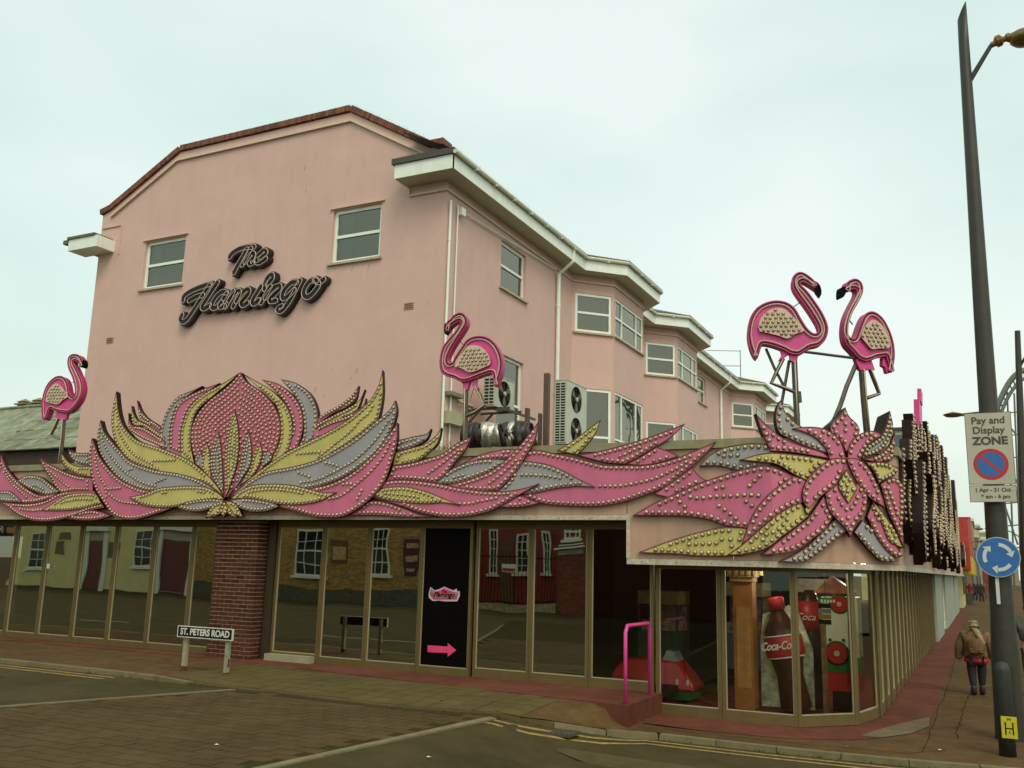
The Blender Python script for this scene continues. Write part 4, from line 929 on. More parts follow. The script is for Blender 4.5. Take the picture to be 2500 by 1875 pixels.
mid = [
 (GY_, .3, [[(440,645),(520,628),(600,607),(700,588),(748,540)],[(748,540),(700,640),(560,715),(420,750)],[(420,750),(440,645)]], [[(560,665),(640,640),(700,610)]], FR),
 (YL, .9, [[(842,528),(780,612),(680,680),(560,715),(420,755)],[(420,755),(405,870)],[(405,870),(520,855),(640,822),(740,742),(815,650),(842,528)]], [[(760,680),(680,745),(560,810)],[(800,630),(745,715)]], FR),
 (PK, .6, [[(990,872),(1150,790),(1300,745),(1450,722),(1600,745)],[(1600,745),(1560,830)],[(1560,830),(1400,812),(1250,820),(1100,845),(990,872)]], [], dict(th=.1)),
 (PK, 1.5, [[(1112,608),(980,670),(850,762),(700,812),(550,852),(400,872)],[(400,872),(380,940),(340,1015)],[(340,1015),(450,998),(600,1005),(790,1025)],[(790,1025),(880,950),(960,845),(1050,735),(1112,608)]], [[(1060,680),(960,760),(850,850),(740,930),(620,1000)],[(1000,760),(930,830)]], FR),
 (GY_, 1.0, [[(785,1030),(900,922),(1050,850),(1200,815),(1330,812),(1450,822)],[(1450,822),(1300,915),(1150,978),(950,1035),(785,1030)]], [[(880,1000),(1000,965),(1100,945),(1200,940)]], dict(th=.1)),
 (PK, .5, [from4([(-235,548),(-100,552),(0,575),(150,602),(300,640),(450,677),(620,682),(800,682),(950,662),(1130,612),(1300,542),(1465,473)]), from4([(1465,473),(1430,520),(1330,622),(1180,752),(1000,882),(800,962),(600,1022),(400,1052),(200,1052),(0,1040),(-110,1022),(-290,955)]), from4([(-290,955),(-300,800),(-235,548)])],
   [from4([(380,872),(500,872),(620,868),(760,842),(900,808),(1050,742),(1150,692),(1230,630)]), from4([(1150,640),(1210,600),(1300,600)])], dict(th=.1)),
 (GY_, 1.2, [[(1540,835),(1650,835),(1800,862),(1950,922),(2060,985),(2225,1066)],[(2225,1066),(2050,1060),(1850,1082),(1600,1130),(1330,1110)],[(1330,1110),(1450,1000),(1540,835)]], [[(1440,958),(1600,955),(1750,960),(1930,985)],[(1700,1070),(1850,1030),(1980,1030)]], dict(th=.1)),
 (PK, 2.2, [[(1712,478),(1640,572),(1560,672),(1440,800),(1300,912),(1150,975),(1000,1022),(880,1048)],[(880,1048),(1050,1085),(1200,1100),(1350,1095)],[(1350,1095),(1460,985),(1540,885),(1600,785),(1680,645),(1712,478)]], [[(1660,650),(1590,740),(1500,840),(1400,930),(1300,1010),(1200,1070)],[(1600,690),(1510,800),(1420,890)]], FR),
 (PK, 2.8, [[(330,1012),(450,1000),(600,1005),(800,1030),(1000,1070),(1200,1097),(1400,1102),(1560,1080),(1722,1035)],[(1722,1035),(1550,1130),(1380,1230),(1250,1290),(1050,1330),(850,1332),(650,1295),(500,1242),(350,1195),(220,1160)],[(220,1160),(330,1012)]], [[(1010,1215),(1100,1212),(1200,1190),(1300,1170),(1400,1150)],[(1400,1140),(1480,1110)]], dict(th=.12)),
 (YL, 3.3, [[(230,1145),(300,1080),(420,1060),(550,1065),(700,1102),(850,1162),(1012,1232)],[(1012,1232),(850,1206),(700,1216),(500,1203),(350,1182),(230,1145)]], [[(300,1120),(450,1130),(600,1150),(750,1180)]], dict(th=.1)),
 (PK, 1.8, [[(5,1322),(110,1250),(200,1190),(350,1202),(520,1262),(650,1312),(820,1334)],[(820,1334),(500,1334),(250,1318),(5,1322)]], [[(270,1290),(400,1300),(560,1312)]], dict(th=.1)),
 (PK, 1.9, [[(1345,1245),(1450,1190),(1552,1143),(1650,1180),(1735,1206)],[(1735,1206),(1550,1246),(1345,1245)]], [], dict(th=.1)),
 (YL, .2, [from4([(432,272),(300,372),(150,482),(40,548)]), from4([(40,548),(120,570),(220,590)]), from4([(220,590),(300,505),(380,402),(432,272)])], [from4([(360,350),(260,430),(160,520)])], FR),
 (PK, .8, [from4([(1195,308),(1000,382),(800,452),(600,512),(400,562),(215,592)]), from4([(215,592),(450,655),(640,675)]), from4([(640,675),(750,622),(900,532),(1050,442),(1195,308)])], [from4([(960,450),(850,500),(740,540),(640,590),(520,630)]), from4([(900,480),(820,530)])], FR),
 (PK, .3, [from4([(930,518),(1050,560),(1135,602)]), from4([(1135,602),(950,662),(800,684),(655,674)]), from4([(655,674),(780,612),(930,518)])], [from4([(850,600),(900,630)])], dict(th=.08, spc=.1)),
 (PK, .4, [from4([(1248,708),(1330,790),(1385,822)]), from4([(1385,822),(1200,902),(1035,975)]), from4([(1035,975),(910,942)]), from4([(910,942),(1050,850),(1248,708)])], [from4([(1050,900),(1130,840),(1200,780)])], dict(th=.06, spc=.105)),
]
petal_sign('flame_leaf_sign', 'long sign of curling pink, grey and yellow leaves with bulbs between lotus and corner flower', mid, Z3)
def f4(e): return [((x/3.687+1350-1750)*3.19, (y/3.687+950-900)*3.19) for x, y in e]
CB = dict(th=.1, spc=.098, ins=.05)
CF = dict(th=.16, free=1, spc=.098, ins=.05)
corner = [
 (PK, 2.7, [[(880,760),(1010,690),(1140,760)],[(1140,760),(1160,950)],[(1160,950),(1020,1010),(870,960)],[(870,960),(880,760)]], [], dict(th=.08, spc=9)),
 (GY_, .1, [f4([(1318,692),(1400,602),(1520,532),(1650,502),(1800,485),(1940,500),(2000,560)]), f4([(2000,560),(1960,680),(1870,700)]), f4([(1870,700),(1700,732),(1500,692),(1318,692)])], [f4([(1420,610),(1560,600),(1700,590)]), f4([(1460,650),(1620,670),(1760,690)])], CB),
 (YL, .3, [f4([(768,1470),(950,1400),(1150,1332),(1350,1277),(1550,1240),(1760,1252)]), f4([(1760,1252),(1720,1500)]), f4([(1720,1500),(1500,1502),(1300,1500),(1100,1482),(900,1476),(768,1470)])], [f4([(1050,1400),(1200,1395),(1350,1390),(1480,1385)]), f4([(1580,1290),(1600,1350),(1610,1420)]), f4([(1280,1310),(1320,1360),(1360,1410)]), f4([(1520,1350),(1560,1385)])], CB),
 (PK, .9, [f4([(718,1136),(900,1030),(1100,940),(1300,852),(1500,782),(1700,722),(1900,680)]), f4([(1900,680),(2040,722),(2180,785)]), f4([(2180,785),(2000,920),(1880,1060),(1820,1150),(1745,1250)]), f4([(1745,1250),(1560,1227),(1400,1172),(1200,1142),(1000,1137),(718,1136)])],
   [f4([(1180,960),(1320,980),(1450,965),(1600,960),(1750,950),(1900,960)]), f4([(1530,880),(1450,905),(1470,1020),(1570,1100),(1670,1180)]), f4([(1860,780),(1780,860),(1720,910),(1710,990),(1760,1020),(1830,1080)]), f4([(1100,975),(1140,1010),(1180,1050),(1250,1080)])], CB),
 (GY_, 1.0, [[(500,243),(530,330),(600,410),(700,475),(850,575)],[(850,575),(870,660)],[(870,660),(700,605),(580,550),(490,500),(460,400),(470,300),(500,243)]], [[(640,530),(740,570),(820,600)]], CF),
 (PK, 1.6, [[(303,348),(380,430),(470,510),(580,570),(700,612),(820,650),(880,700)],[(880,700),(700,668),(560,648),(420,642)],[(420,642),(350,490),(303,348)]], [[(380,540),(420,600)]], CF),
 (YL, 2.2, [[(178,710),(320,667),(450,655),(600,668),(750,688),(880,715)],[(880,715),(780,780),(700,870)],[(700,870),(600,822),(480,750),(350,728),(178,710)]], [], CB),
 (PK, 1.8, [[(588,466),(700,452),(820,462),(900,502),(970,580),(1005,700)],[(1005,700),(880,705)],[(880,705),(850,622),(780,545),(700,500),(588,466)]], [], CF),
 (PK, 1.3, [[(1000,300),(1030,370),(1090,430),(1112,490),(1075,560),(1010,650)],[(1010,650),(970,570),(890,490),(895,425),(960,365),(1000,300)]], [[(1000,430),(1000,500)]], dict(th=.5, free=1, spc=.098, ins=.05)),
 (GY_, 1.1, [[(1348,328),(1372,450),(1340,560),(1260,650),(1130,700)],[(1130,700),(1160,610),(1225,562),(1295,500),(1348,328)]], [], dict(th=.55, free=1, spc=.07, ins=.035)),
 (PK, .8, [[(1388,495),(1385,600),(1362,715)],[(1362,715),(1250,725),(1130,705)],[(1130,705),(1250,675),(1340,600),(1388,495)]], [], dict(th=.1, spc=.07, ins=.035)),
 (PK, 1.9, [[(1018,700),(1030,600),(1080,530),(1160,490),(1235,488),(1290,520)],[(1290,520),(1200,572),(1150,640),(1115,710)],[(1115,710),(1018,700)]], [], dict(th=.1, spc=.085, ins=.042)),
 (YL, 1.5, [[(1160,728),(1300,733),(1415,772)],[(1415,772),(1380,832),(1262,890)],[(1262,890),(1220,800),(1160,728)]], [], dict(th=.1, spc=.07, ins=.035)),
 (PK, 1.0, [[(1275,900),(1350,850),(1420,870),(1448,930),(1455,1080),(1448,1230),(1460,1400)],[(1460,1400),(1400,1260),(1330,1100),(1275,900)]], [[(1330,930),(1370,1030),(1410,1150)]], dict(th=.1, spc=.08, ins=.04)),
 (PK, 1.4, [[(195,1372),(240,1230),(300,1100),(400,980),(500,900),(600,835)],[(600,835),(700,880),(680,1040)],[(680,1040),(560,1082),(450,1152),(330,1252),(195,1372)]], [], CB),
 (YL, 1.0, [[(190,1376),(330,1252),(450,1152),(560,1082),(650,1035)],[(650,1035),(720,1145)],[(720,1145),(600,1242),(500,1312),(380,1402),(200,1445),(80,1452)],[(80,1452),(190,1376)]], [[(600,1090),(540,1180),(500,1230),(420,1280),(320,1300)],[(360,1330),(440,1370)],[(640,1190),(560,1215),(530,1245)]], CB),
 (GY_, 1.2, [[(488,1502),(600,1450),(720,1370),(820,1270),(935,1160)],[(935,1160),(1012,1262)],[(1012,1262),(900,1352),(800,1432),(680,1502),(488,1502)]], [], dict(th=.2, spc=.09, ins=.045)),
 (GY_, 1.2, [[(1070,1272),(1135,1178)],[(1135,1178),(1250,1282),(1330,1382),(1400,1500)],[(1400,1500),(1280,1495),(1180,1402),(1070,1272)]], [], dict(th=.2, spc=.09, ins=.045)),
 (PK, 1.8, [[(348,1450),(450,1370),(560,1282),(650,1212),(720,1152),(835,990)],[(835,990),(910,1140)],[(910,1140),(850,1242),(750,1322),(640,1402),(520,1437),(348,1450)]], [], CB),
 (PK, 1.8, [[(1170,1150),(1215,1040)],[(1215,1040),(1280,1180),(1340,1290),(1450,1460)],[(1450,1460),(1400,1470),(1330,1420),(1240,1300),(1170,1150)]], [], dict(th=.12, spc=.085, ins=.042)),
 (YL, 2.2, [[(1205,1015),(1300,1130),(1380,1250),(1455,1400)],[(1455,1400),(1345,1345),(1290,1222),(1205,1015)]], [], dict(th=.1, spc=.08, ins=.04)),
 (YL, 2.6, [[(818,985),(765,1060),(712,1135)],[(712,1135),(688,1100),(720,1040),(818,985)]], [], dict(th=.08, spc=.3, ins=.05)),
 (PK, 3.0, [[(1012,698),(900,700),(800,762),(710,855),(668,955),(682,1050),(722,1090)],[(722,1090),(800,1005),(900,925),(945,880),(990,770),(1012,698)]], [], CB),
 (PK, 3.05, [[(1012,698),(1100,702),(1180,772),(1240,882),(1290,1000),(1310,1080)],[(1310,1080),(1200,1012),(1120,922),(1050,802),(1012,698)]], [], CB),
 (PK, 2.8, [[(845,975),(940,900),(1020,920),(1110,900),(1175,1000)],[(1175,1000),(1155,1120),(1090,1200),(1042,1312)],[(1042,1312),(1000,1240),(930,1170),(870,1090),(845,975)]], [[(930,960),(960,1040),(1020,1100),(1080,1040),(1100,960)],[(1020,1160),(1020,1165)]], CB),
 (YL, 3.5, [[(1010,785),(1060,870),(1097,930)],[(1097,930),(1025,1048)],[(1025,1048),(948,920),(975,840),(1010,785)]], [[(1012,860),(1015,920),(1020,980)]], dict(th=.08, spc=.085, ins=.045)),
]
petal_sign('corner_flower_sign', 'star-shaped pink, yellow and grey flower sign with bulbs wrapping the fascia corner', corner, Z5, bs=1.12)
# the sea-front side: the same kind of sign, seen almost edge on
sg = empty('seafront_leaf_sign', (DXS, 25, 2.3), 'deep row of bulb-lined leaf boxes seen edge on along the sea-front fascia', 'sign'); random.seed(11); its = []
for i in range(110):
    y = 15.3+i*.19+random.uniform(-.1, .1) if i < 96 else 34+(i-96)*1.6; y += 0
    d = [.05, .12, .30, .08, .20, .40, .15][i % 7]+random.uniform(0, .02)
    top = W(2200+min(120, (y-15)*5.2), [1085, 1050, 1110, 1040, 1130, 1180, 1020][i % 7]+max(0, (y-20))*5.5, 1, y).z
    z0 = random.uniform(2.25, 2.9); h = max(.9, top-z0); w = random.uniform(.3, .7); lean = random.uniform(-.9, 1.5)
    if i % 4 == 3: h *= .55
    pts = smooth_pts([Vector((y, z0)), Vector((y+w*.7, z0+h*.35)), Vector((y+w*.5+lean*.5, z0+h*.75)), Vector((y+lean, z0+h))], 4)+smooth_pts([Vector((y+lean, z0+h)), Vector((y-w*.1+lean*.5, z0+h*.7)), Vector((y-w*.4, z0+h*.35)), Vector((y, z0))], 4)
    pts = dedupe(pts, .003); col = [PK, YL, GY_, PK, RS][i % 5]; m = MB(); V = [Vector((DXS+d, p.x, p.y)) for p in pts]; B = [Vector((DXS+d-.16, p.x, p.y)) for p in pts]
    m.add(V, [tuple(t) for t in tessellate_polygon([V])]); m.cm = 1; n = len(V); m.add(V+B, [(k, k+n, (k+1) % n+n, (k+1) % n) for k in range(n)])
    po = m.make('petal', [col, CAN], sg); acc = 0; c = Vector((y+lean*.4, z0+h*.5))
    P = [Vector(p) for p in pts]+[Vector(pts[0])]
    for a_, b_ in zip(P, P[1:]):
        e = (b_-a_).length; t = 0
        while acc+(e-t) >= .105: t += .105-acc; acc = 0; q = a_+(b_-a_)*(t/e); q = q+(c-q).normalized()*.04; its.append((Vector((DXS+d+.001, q.x, q.y)), math.pi/2, po))
        acc += e-t
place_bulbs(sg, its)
m = MB(); m.box(-1.0, -.9, 23.9, 24.1, 5.2, 6.1); m.box(-.98, -.9, 23.9, 24.15, 4.2, 5.2)
pf = empty('flamingo_sign_edge_on', (-.95, 24, 3.9), 'pink sign standing edge on over the sea-front fascia, right of the flamingo pair', 'sign')
m = MB(); p1, p2 = W(2246, 955, 1, 20), W(2243, 1075, 1, 20); m.beam(p1, W(2246, 985, 1, 20), .07, .6, up=(0, 1, 0)); m.make('neck', FLAM, pf)
m = MB(); m.beam(W(2241, 985, 1, 20), p2, .10, 1.0, up=(0, 1, 0)); m.make('body', FLAM, pf)
m = MB(); m.beam(p2, (p2.x, p2.y, 3.9), .05); m.beam(W(2240, 1030, 1, 20), (p2.x-.9, 20.3, 3.95), .05); m.make('strut', METAL, pf)
# small sheds of glass and steel on the roof behind the corner flower
c, c2 = W(2160, 1052, 1, 18), W(2222, 1052, 1, 18); rt = empty('rooftop_vent_box', ((c.x+c2.x)/2, 18.3, 3.94), 'small cream vent housing on the roof behind the corner flower', 'vent'); m = MB(); m.box(c.x, c2.x, 18, 18.6, 3.94, c.z); m.make('housing', CREAM, rt)
m = MB(); m.box(c.x-.05, c2.x+.05, 17.95, 18.65, c.z+.002, c.z+.05); m.make('lid', METAL, rt); m = MB(); m.box(c.x+.08, c2.x-.08, 17.99, 17.998, c.z-.3, c.z-.08); m.make('louvre', mat('far_pane_blue', (.12, .16, .17), .3, .2, 5), rt)

# ================= SCRIPT LETTERING ON THE GABLE =================
ZS = (400, 560, 4.916)
def lettering(name, label, strokes, hw):
    d0 = .15; rt_ = None; P0 = W(ZS[0]+strokes[0][0][0]/ZS[2], ZS[1]+strokes[0][0][1]/ZS[2], 1, 17-d0)
    rt_ = empty(name, (P0.x, 17, P0.z), label, 'sign')
    for k, s in enumerate(strokes):
        pts = [W(ZS[0]+x/ZS[2], ZS[1]+y/ZS[2], 1, 17-d0) for x, y in s]; Q = smooth_pts([Vector((p.x, p.z)) for p in pts], 6); Q = dedupe(Q, .004)
        L_ = []; R_ = []; n = len(Q)
        for i in range(n):
            t = Q[min(i+1, n-1)]-Q[max(i-1, 0)]; t.normalize(); nn = Vector((-t.y, t.x)); L_.append(Q[i]+nn*hw); R_.append(Q[i]-nn*hw)
        t0 = (Q[0]-Q[1]).normalized(); t1 = (Q[-1]-Q[-2]).normalized()
        def cap(c, t, r):
            a0 = math.atan2(t.y, t.x); return [c+Vector((math.cos(a0+a), math.sin(a0+a)))*r for a in (-1.1, -.55, 0, .55, 1.1)]
        dd = d0-.001*k
        m = MB()
        y0 = 17-dd; V = []; F = []
        ring = list(zip(L_, R_)); m.cm = 0
        for i in range(n-1):
            yy = y0-.0006*i*0; (a, b), (c, d) = ring[i], ring[i+1]; j = .00015*i
            m.add([(a.x, y0+j, a.y), (b.x, y0+j, b.y), (d.x, y0+j+.00015, d.y), (c.x, y0+j+.00015, c.y)], [(0, 1, 2, 3)])
            m.add([(a.x, y0+j, a.y), (c.x, y0+j, c.y), (c.x, 17.02, c.y), (a.x, 17.02, a.y)], [(0, 1, 2, 3)]); m.add([(b.x, y0+j, b.y), (d.x, y0+j, d.y), (d.x, 17.02, d.y), (b.x, 17.02, b.y)], [(0, 3, 2, 1)])
        for c, t, j in ((Q[0], t0, 0), (Q[-1], t1, .00015*n)):
            C = cap(c, t, hw); C = [c+Vector((t.y, -t.x))*hw]+C+[c+Vector((-t.y, t.x))*hw]
            m.add([(p.x, y0+j, p.y) for p in C], [tuple(range(len(C)))]); q = len(C); m.add([(p.x, y0+j, p.y) for p in C]+[(p.x, 17.02, p.y) for p in C], [(i, i+1, i+1+q, i+q) for i in range(q-1)])
        lo = m.make('letter_stroke', mat('sign_black_channel', (.009, .006, .004), .5, .4, 9), rt_)
        O = [p for p in [Q[i]+(L_[i]-Q[i])*.62 for i in range(n)]]; I = [Q[i]+(R_[i]-Q[i])*.62 for i in range(n)]
        ringp = O+cap(Q[-1], t1, hw*.62)[::-1]+I[::-1]+cap(Q[0], t0, hw*.62)[::-1]
        m = MB(); m.tube([(p.x, y0-.035, p.y) for p in ringp], .0115, 5, closed=True); m.make('neon_tube', NEON, lo, smooth=True)
    return rt_
lettering('wall_lettering', 'black channel letters "The" in slanted script above the longer word', [
 [(800,340),(835,290),(910,245),(1000,222),(1095,215)],
 [(1005,245),(960,330),(900,430),(850,525)],
 [(1055,235),(1005,330),(950,430)],
 [(985,400),(1040,320),(1085,295),(1080,350),(1035,415),(1075,410)],
 [(1125,375),(1190,335),(1235,280),(1205,262),(1140,320),(1115,380),(1150,405),(1230,355)]], .105)
lettering('wall_lettering', 'black channel letters "Flamingo" in slanted script between the gable windows', [
 [(240,860),(255,805),(340,745),(460,695),(575,660)],
 [(315,860),(400,815),(480,795)],
 [(560,675),(490,780),(420,890),(350,1000),(290,1085),(240,1115),(208,1085),(230,1030)],
 [(655,640),(590,740),(520,850),(470,935),(500,955),(560,915)],
 [(765,765),(700,760),(620,840),(585,930),(630,945),(700,880)],
 [(760,780),(700,880),(680,935),(740,925)],
 [(845,745),(800,840),(750,935)],
 [(790,860),(860,770),(915,745),(905,800),(840,930)],
 [(880,870),(950,765),(1020,725),(1020,780),(940,880),(960,915),(1010,885)],
 [(1175,690),(1110,790),(1070,870),(1095,895),(1150,855)],
 [(1215,720),(1225,640),(1260,575),(1305,550),(1305,600),(1250,660)],
 [(1285,690),(1230,790),(1175,885)],
 [(1225,830),(1310,720),(1390,680),(1390,730),(1300,820),(1285,865),(1350,860)],
 [(1600,640),(1530,650),(1450,740),(1430,820),(1480,820),(1570,730)],
 [(1640,620),(1570,760),(1490,900),(1410,985),(1370,960),(1420,925)],
 [(1840,620),(1760,625),(1695,720),(1690,790),(1740,815),(1820,740),(1865,660),(1815,610)],
 [(1830,600),(1870,640),(1925,605)]], .105)
# ================= FLAMINGO SIGNS =================
def flamingo(label, Z, org, nrm, body, beak, wing, thighs, tubes, struts, th=.2, wsp=.075):
    th *= .85
    """traced on a vertical plane through org with normal nrm; body pushed back th"""
    nrm = Vector(nrm).normalized(); org = Vector(org); ex = Vector((-nrm.y, nrm.x, 0))
    def on(q, d=0):
        r = ray(Z[0]+q[0]/Z[2], Z[1]+q[1]/Z[2]); o = org+nrm*d; t = (o-Vector((0, 0, CAMZ))).dot(nrm)/r.dot(nrm); p = r*t+Vector((0, 0, CAMZ)); return Vector(((p-org).dot(ex), p.z))
    def up3(v, d): return Vector((org.x, org.y, 0))+ex*v.x+nrm*d+Vector((0, 0, v.y))
    rt_ = empty('flamingo_sign', (org.x, org.y, 3.95), label, 'sign')
    def plate(name, P, d, t, ms, par_, sm=5, extra=None):
        Q = dedupe(smooth_pts([on(q) for q in P], sm), .004) if sm > 1 else [on(q) for q in P]
        a = sum(Q[i-1].x*Q[i].y-Q[i].x*Q[i-1].y for i in range(len(Q)))
        if a < 0: Q.reverse()
        m = MB(); V = [up3(v, d) for v in Q]; B = [up3(v, d-t) for v in Q]; tri = tessellate_polygon([[Vector((v.x, v.y, 0)) for v in Q]])
        m.add(V, [tuple(x) for x in tri]); m.cm = 1; n = len(V); m.add(V+B, [(k, k+n, (k+1) % n+n, (k+1) % n) for k in range(n)]); m.add(B, [tuple(x)[::-1] for x in tri])
        return m.make(name, ms, par_), Q
    bo, Q = plate('body', body, 0, th, [FLAM, FLAMS], rt_)
    def ring(off, r, mt, dd, nm, par_):
        n = len(Q); O = []
        for i in range(n):
            t = Q[(i+1) % n]-Q[i-1]; t.normalize(); nn = Vector((-t.y, t.x)); O.append(Q[i]+nn*off)
        m = MB(); m.tube([up3(v, dd) for v in O], r, 5, closed=True); return m.make(nm, mt, par_, smooth=True)
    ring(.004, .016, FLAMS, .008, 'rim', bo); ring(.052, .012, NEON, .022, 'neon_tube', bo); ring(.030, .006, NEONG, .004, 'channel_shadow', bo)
    plate('beak', beak, .012, th*.9, [BLACK, BLACK], rt_, 4)
    wo, WQ = plate('wing', wing, .05, .05, [WINGM, FLAMS], rt_, 4)
    its = []; xs_ = [p.x for p in WQ]; zs_ = [p.y for p in WQ]; z = min(zs_); r = 0
    while z < max(zs_):
        x = min(xs_)+(wsp*.5 if r % 2 else 0)
        while x < max(xs_):
            p = Vector((x+random.uniform(-.006, .006), z+random.uniform(-.006, .006)))
            if inpoly(p, WQ) and dist2poly(p, WQ) > .026: its.append((up3(p, .051), math.atan2(nrm.x, -nrm.y), wo))
            x += wsp
        z += wsp*.87; r += 1
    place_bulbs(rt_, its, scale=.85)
    for t in thighs: plate('thigh', t, -.02, th*.6, [FLAM, FLAMS], rt_, 1)
    for (pts, r) in tubes:
        m = MB(); V = [up3(on(q), -th*.5) for q in pts]; V2 = []
        m.tube(V, r, 8); lo = m.make('leg', METAL, rt_, smooth=False)
        m = MB(); m.tube([up3(on(q), -th*.5+r+.014) for q in pts], .011, 5); m.make('neon_tube', NEON, lo, smooth=True)
    for (pts, r) in struts:
        m = MB(); m.tube([up3(on(q), -th*.7) for q in pts], r, 6); m.make('strut', METAL, rt_)
    return rt_, on, up3
Z7 = (1800, 640, 3.771); Z6 = (1050, 730, 4.255)
fo = Vector((-2.55, 14.1, 0))
flamingo('larger pink flamingo sign facing right, above the corner flower', Z7, fo, (.30, -.95, 0),
 [(735,205),(680,150),(620,107),(570,97),(528,122),(505,170),(512,240),(560,320),(620,400),(682,492),(732,580),(745,635),(722,662),(680,650),(630,600),(580,520),(530,435),(465,382),(380,360),(290,370),(200,412),(140,482),(107,570),(95,670),(110,770),(140,850),(175,890),(195,845),(212,790),(232,758),(300,765),(380,790),(440,815),(490,842),(560,850),(620,820),(670,788),(750,768),(802,720),(830,640),(820,560),(770,455),(700,350),(640,270),(590,220),(580,192),(610,182),(665,212),(715,245)],
 [(695,168),(738,188),(765,225),(775,275),(765,312),(735,282),(712,242)],
 [(190,605),(212,530),(270,465),(350,430),(430,440),(500,500),(560,562),(603,620),(600,645),(530,668),(462,710),(380,685),(280,660),(205,645)],
 [[(400,800),(412,845),(378,905),(430,875),(480,840)],[(485,845),(488,900),(520,918),(555,905),(562,845)]],
 [([(532,905),(545,1200),(560,1500)], .045),([(430,875),(375,985),(318,1105),(420,1140),(535,1185)], .03)],
 [([(272,780),(350,960),(440,1130)], .022),([(488,890),(455,1080),(415,1300)], .024),([(590,350),(510,405)], .008),([(560,1180),(570,1280)], .06)])
fo2 = Vector((-1.72, 14.55, 0))
_, on2, up2 = flamingo('smaller pink flamingo sign facing left, right-hand bird over the corner flower', Z7, fo2, (.62, -.78, 0),
 [(1000,240),(1010,190),(1050,165),(1090,160),(1130,185),(1150,240),(1140,300),(1100,380),(1060,450),(1032,520),(1012,600),(1012,660),(1040,702),(1075,705),(1100,655),(1130,570),(1170,490),(1222,460),(1280,475),(1340,530),(1390,620),(1425,720),(1440,820),(1435,920),(1412,1018),(1398,960),(1380,905),(1368,868),(1340,870),(1280,880),(1230,900),(1170,910),(1110,880),(1060,825),(1010,770),(985,700),(982,600),(1000,500),(1045,400),(1092,310),(1100,265),(1075,248),(1035,255),(1005,280)],
 [(1002,225),(955,235),(945,280),(948,330),(975,322),(995,290),(1005,262)],
 [(1118,690),(1160,592),(1220,542),(1270,548),(1330,602),(1370,682),(1392,770),(1370,798),(1290,800),(1222,805),(1170,750)],
 [[(1090,870),(1110,930),(1140,990),(1240,985),(1275,990),(1240,890)],[(1345,875),(1345,950),(1372,965),(1385,1018),(1410,1015),(1378,885)]],
 [([(1170,985),(1190,1250),(1218,1560)], .05),([(1245,985),(1290,1100),(1328,1205),(1215,1245)], .03)],
 [([(1125,930),(1040,1130),(980,1310),(930,1430)], .035),([(1045,500),(1095,560)], .01)], th=.16)
m = MB(); m.tube([W(1965, 859, 1, 14.2), W(2090, 875, 1, 14.75)], .022, 6); tag(m.make('tie_bar', METAL), 'thin steel bar tying the two corner flamingos together', 'bar')
flamingo('pink flamingo sign facing left, standing before the gable corner', Z6, (-8.6, 13.75, 0), (.10, -1, 0),
 [(165,350),(180,245),(215,215),(245,178),(300,150),(350,160),(385,210),(380,272),(340,345),(280,435),(220,535),(187,620),(190,662),(212,672),(240,655),(270,600),(330,510),(380,440),(440,402),(520,390),(600,407),(670,460),(720,540),(750,640),(745,740),(720,830),(688,912),(665,860),(648,770),(560,790),(480,820),(400,850),(330,858),(250,820),(180,800),(127,762),(107,690),(112,600),(140,500),(200,420),(268,340),(315,262),(318,238),(290,237),(222,280),(190,325)],
 [(185,235),(152,270),(148,340),(165,368),(185,325),(215,285),(200,255)],
 [(265,710),(290,640),(350,560),(400,500),(470,485),(540,505),(600,560),(635,630),(630,688),(560,720),(480,755),(410,765),(360,735),(300,715)],
 [[(300,840),(335,880),(338,935),(382,940),(400,880),(410,850)],[(420,850),(430,900),(455,930),(500,930),(470,880),(475,835)]],
 [([(358,930),(352,1200),(346,1475)], .045),([(455,900),(510,1000),(548,1100),(450,1170),(360,1210)], .03)],
 [([(290,430),(345,480)], .008),([(430,920),(390,1060)], .006)], th=.16)
flamingo('small distant-looking pink flamingo sign facing right at the left edge', Z1, (-18.0, 14.0, 0), (.15, -1, 0),
 [(715,205),(706,188),(690,160),(660,150),(650,165),(670,205),(700,270),(722,320),(733,390),(720,460),(690,520),(640,580),(600,604),(540,598),(490,588),(448,570),(430,600),(410,655),(382,662),(372,600),(374,510),(392,422),(430,345),(490,292),(540,285),(578,310),(598,350),(612,420),(632,462),(655,462),(666,420),(660,360),(640,290),(610,220),(600,160),(612,112),(650,90),(700,102),(728,140)],
 [(705,140),(738,140),(745,175),(735,208),(712,205)],
 [(415,505),(430,430),(470,372),(510,350),(550,372),(590,420),(612,465),(570,492),(520,532),(440,520)],
 [[(500,585),(475,640),(520,660),(570,665),(590,600)]],
 [([(545,655),(530,850),(508,1045)], .04),([(495,655),(465,730),(430,800),(520,835)], .03)],
 [([(645,295),(612,335)], .01)], th=.16, wsp=.08)
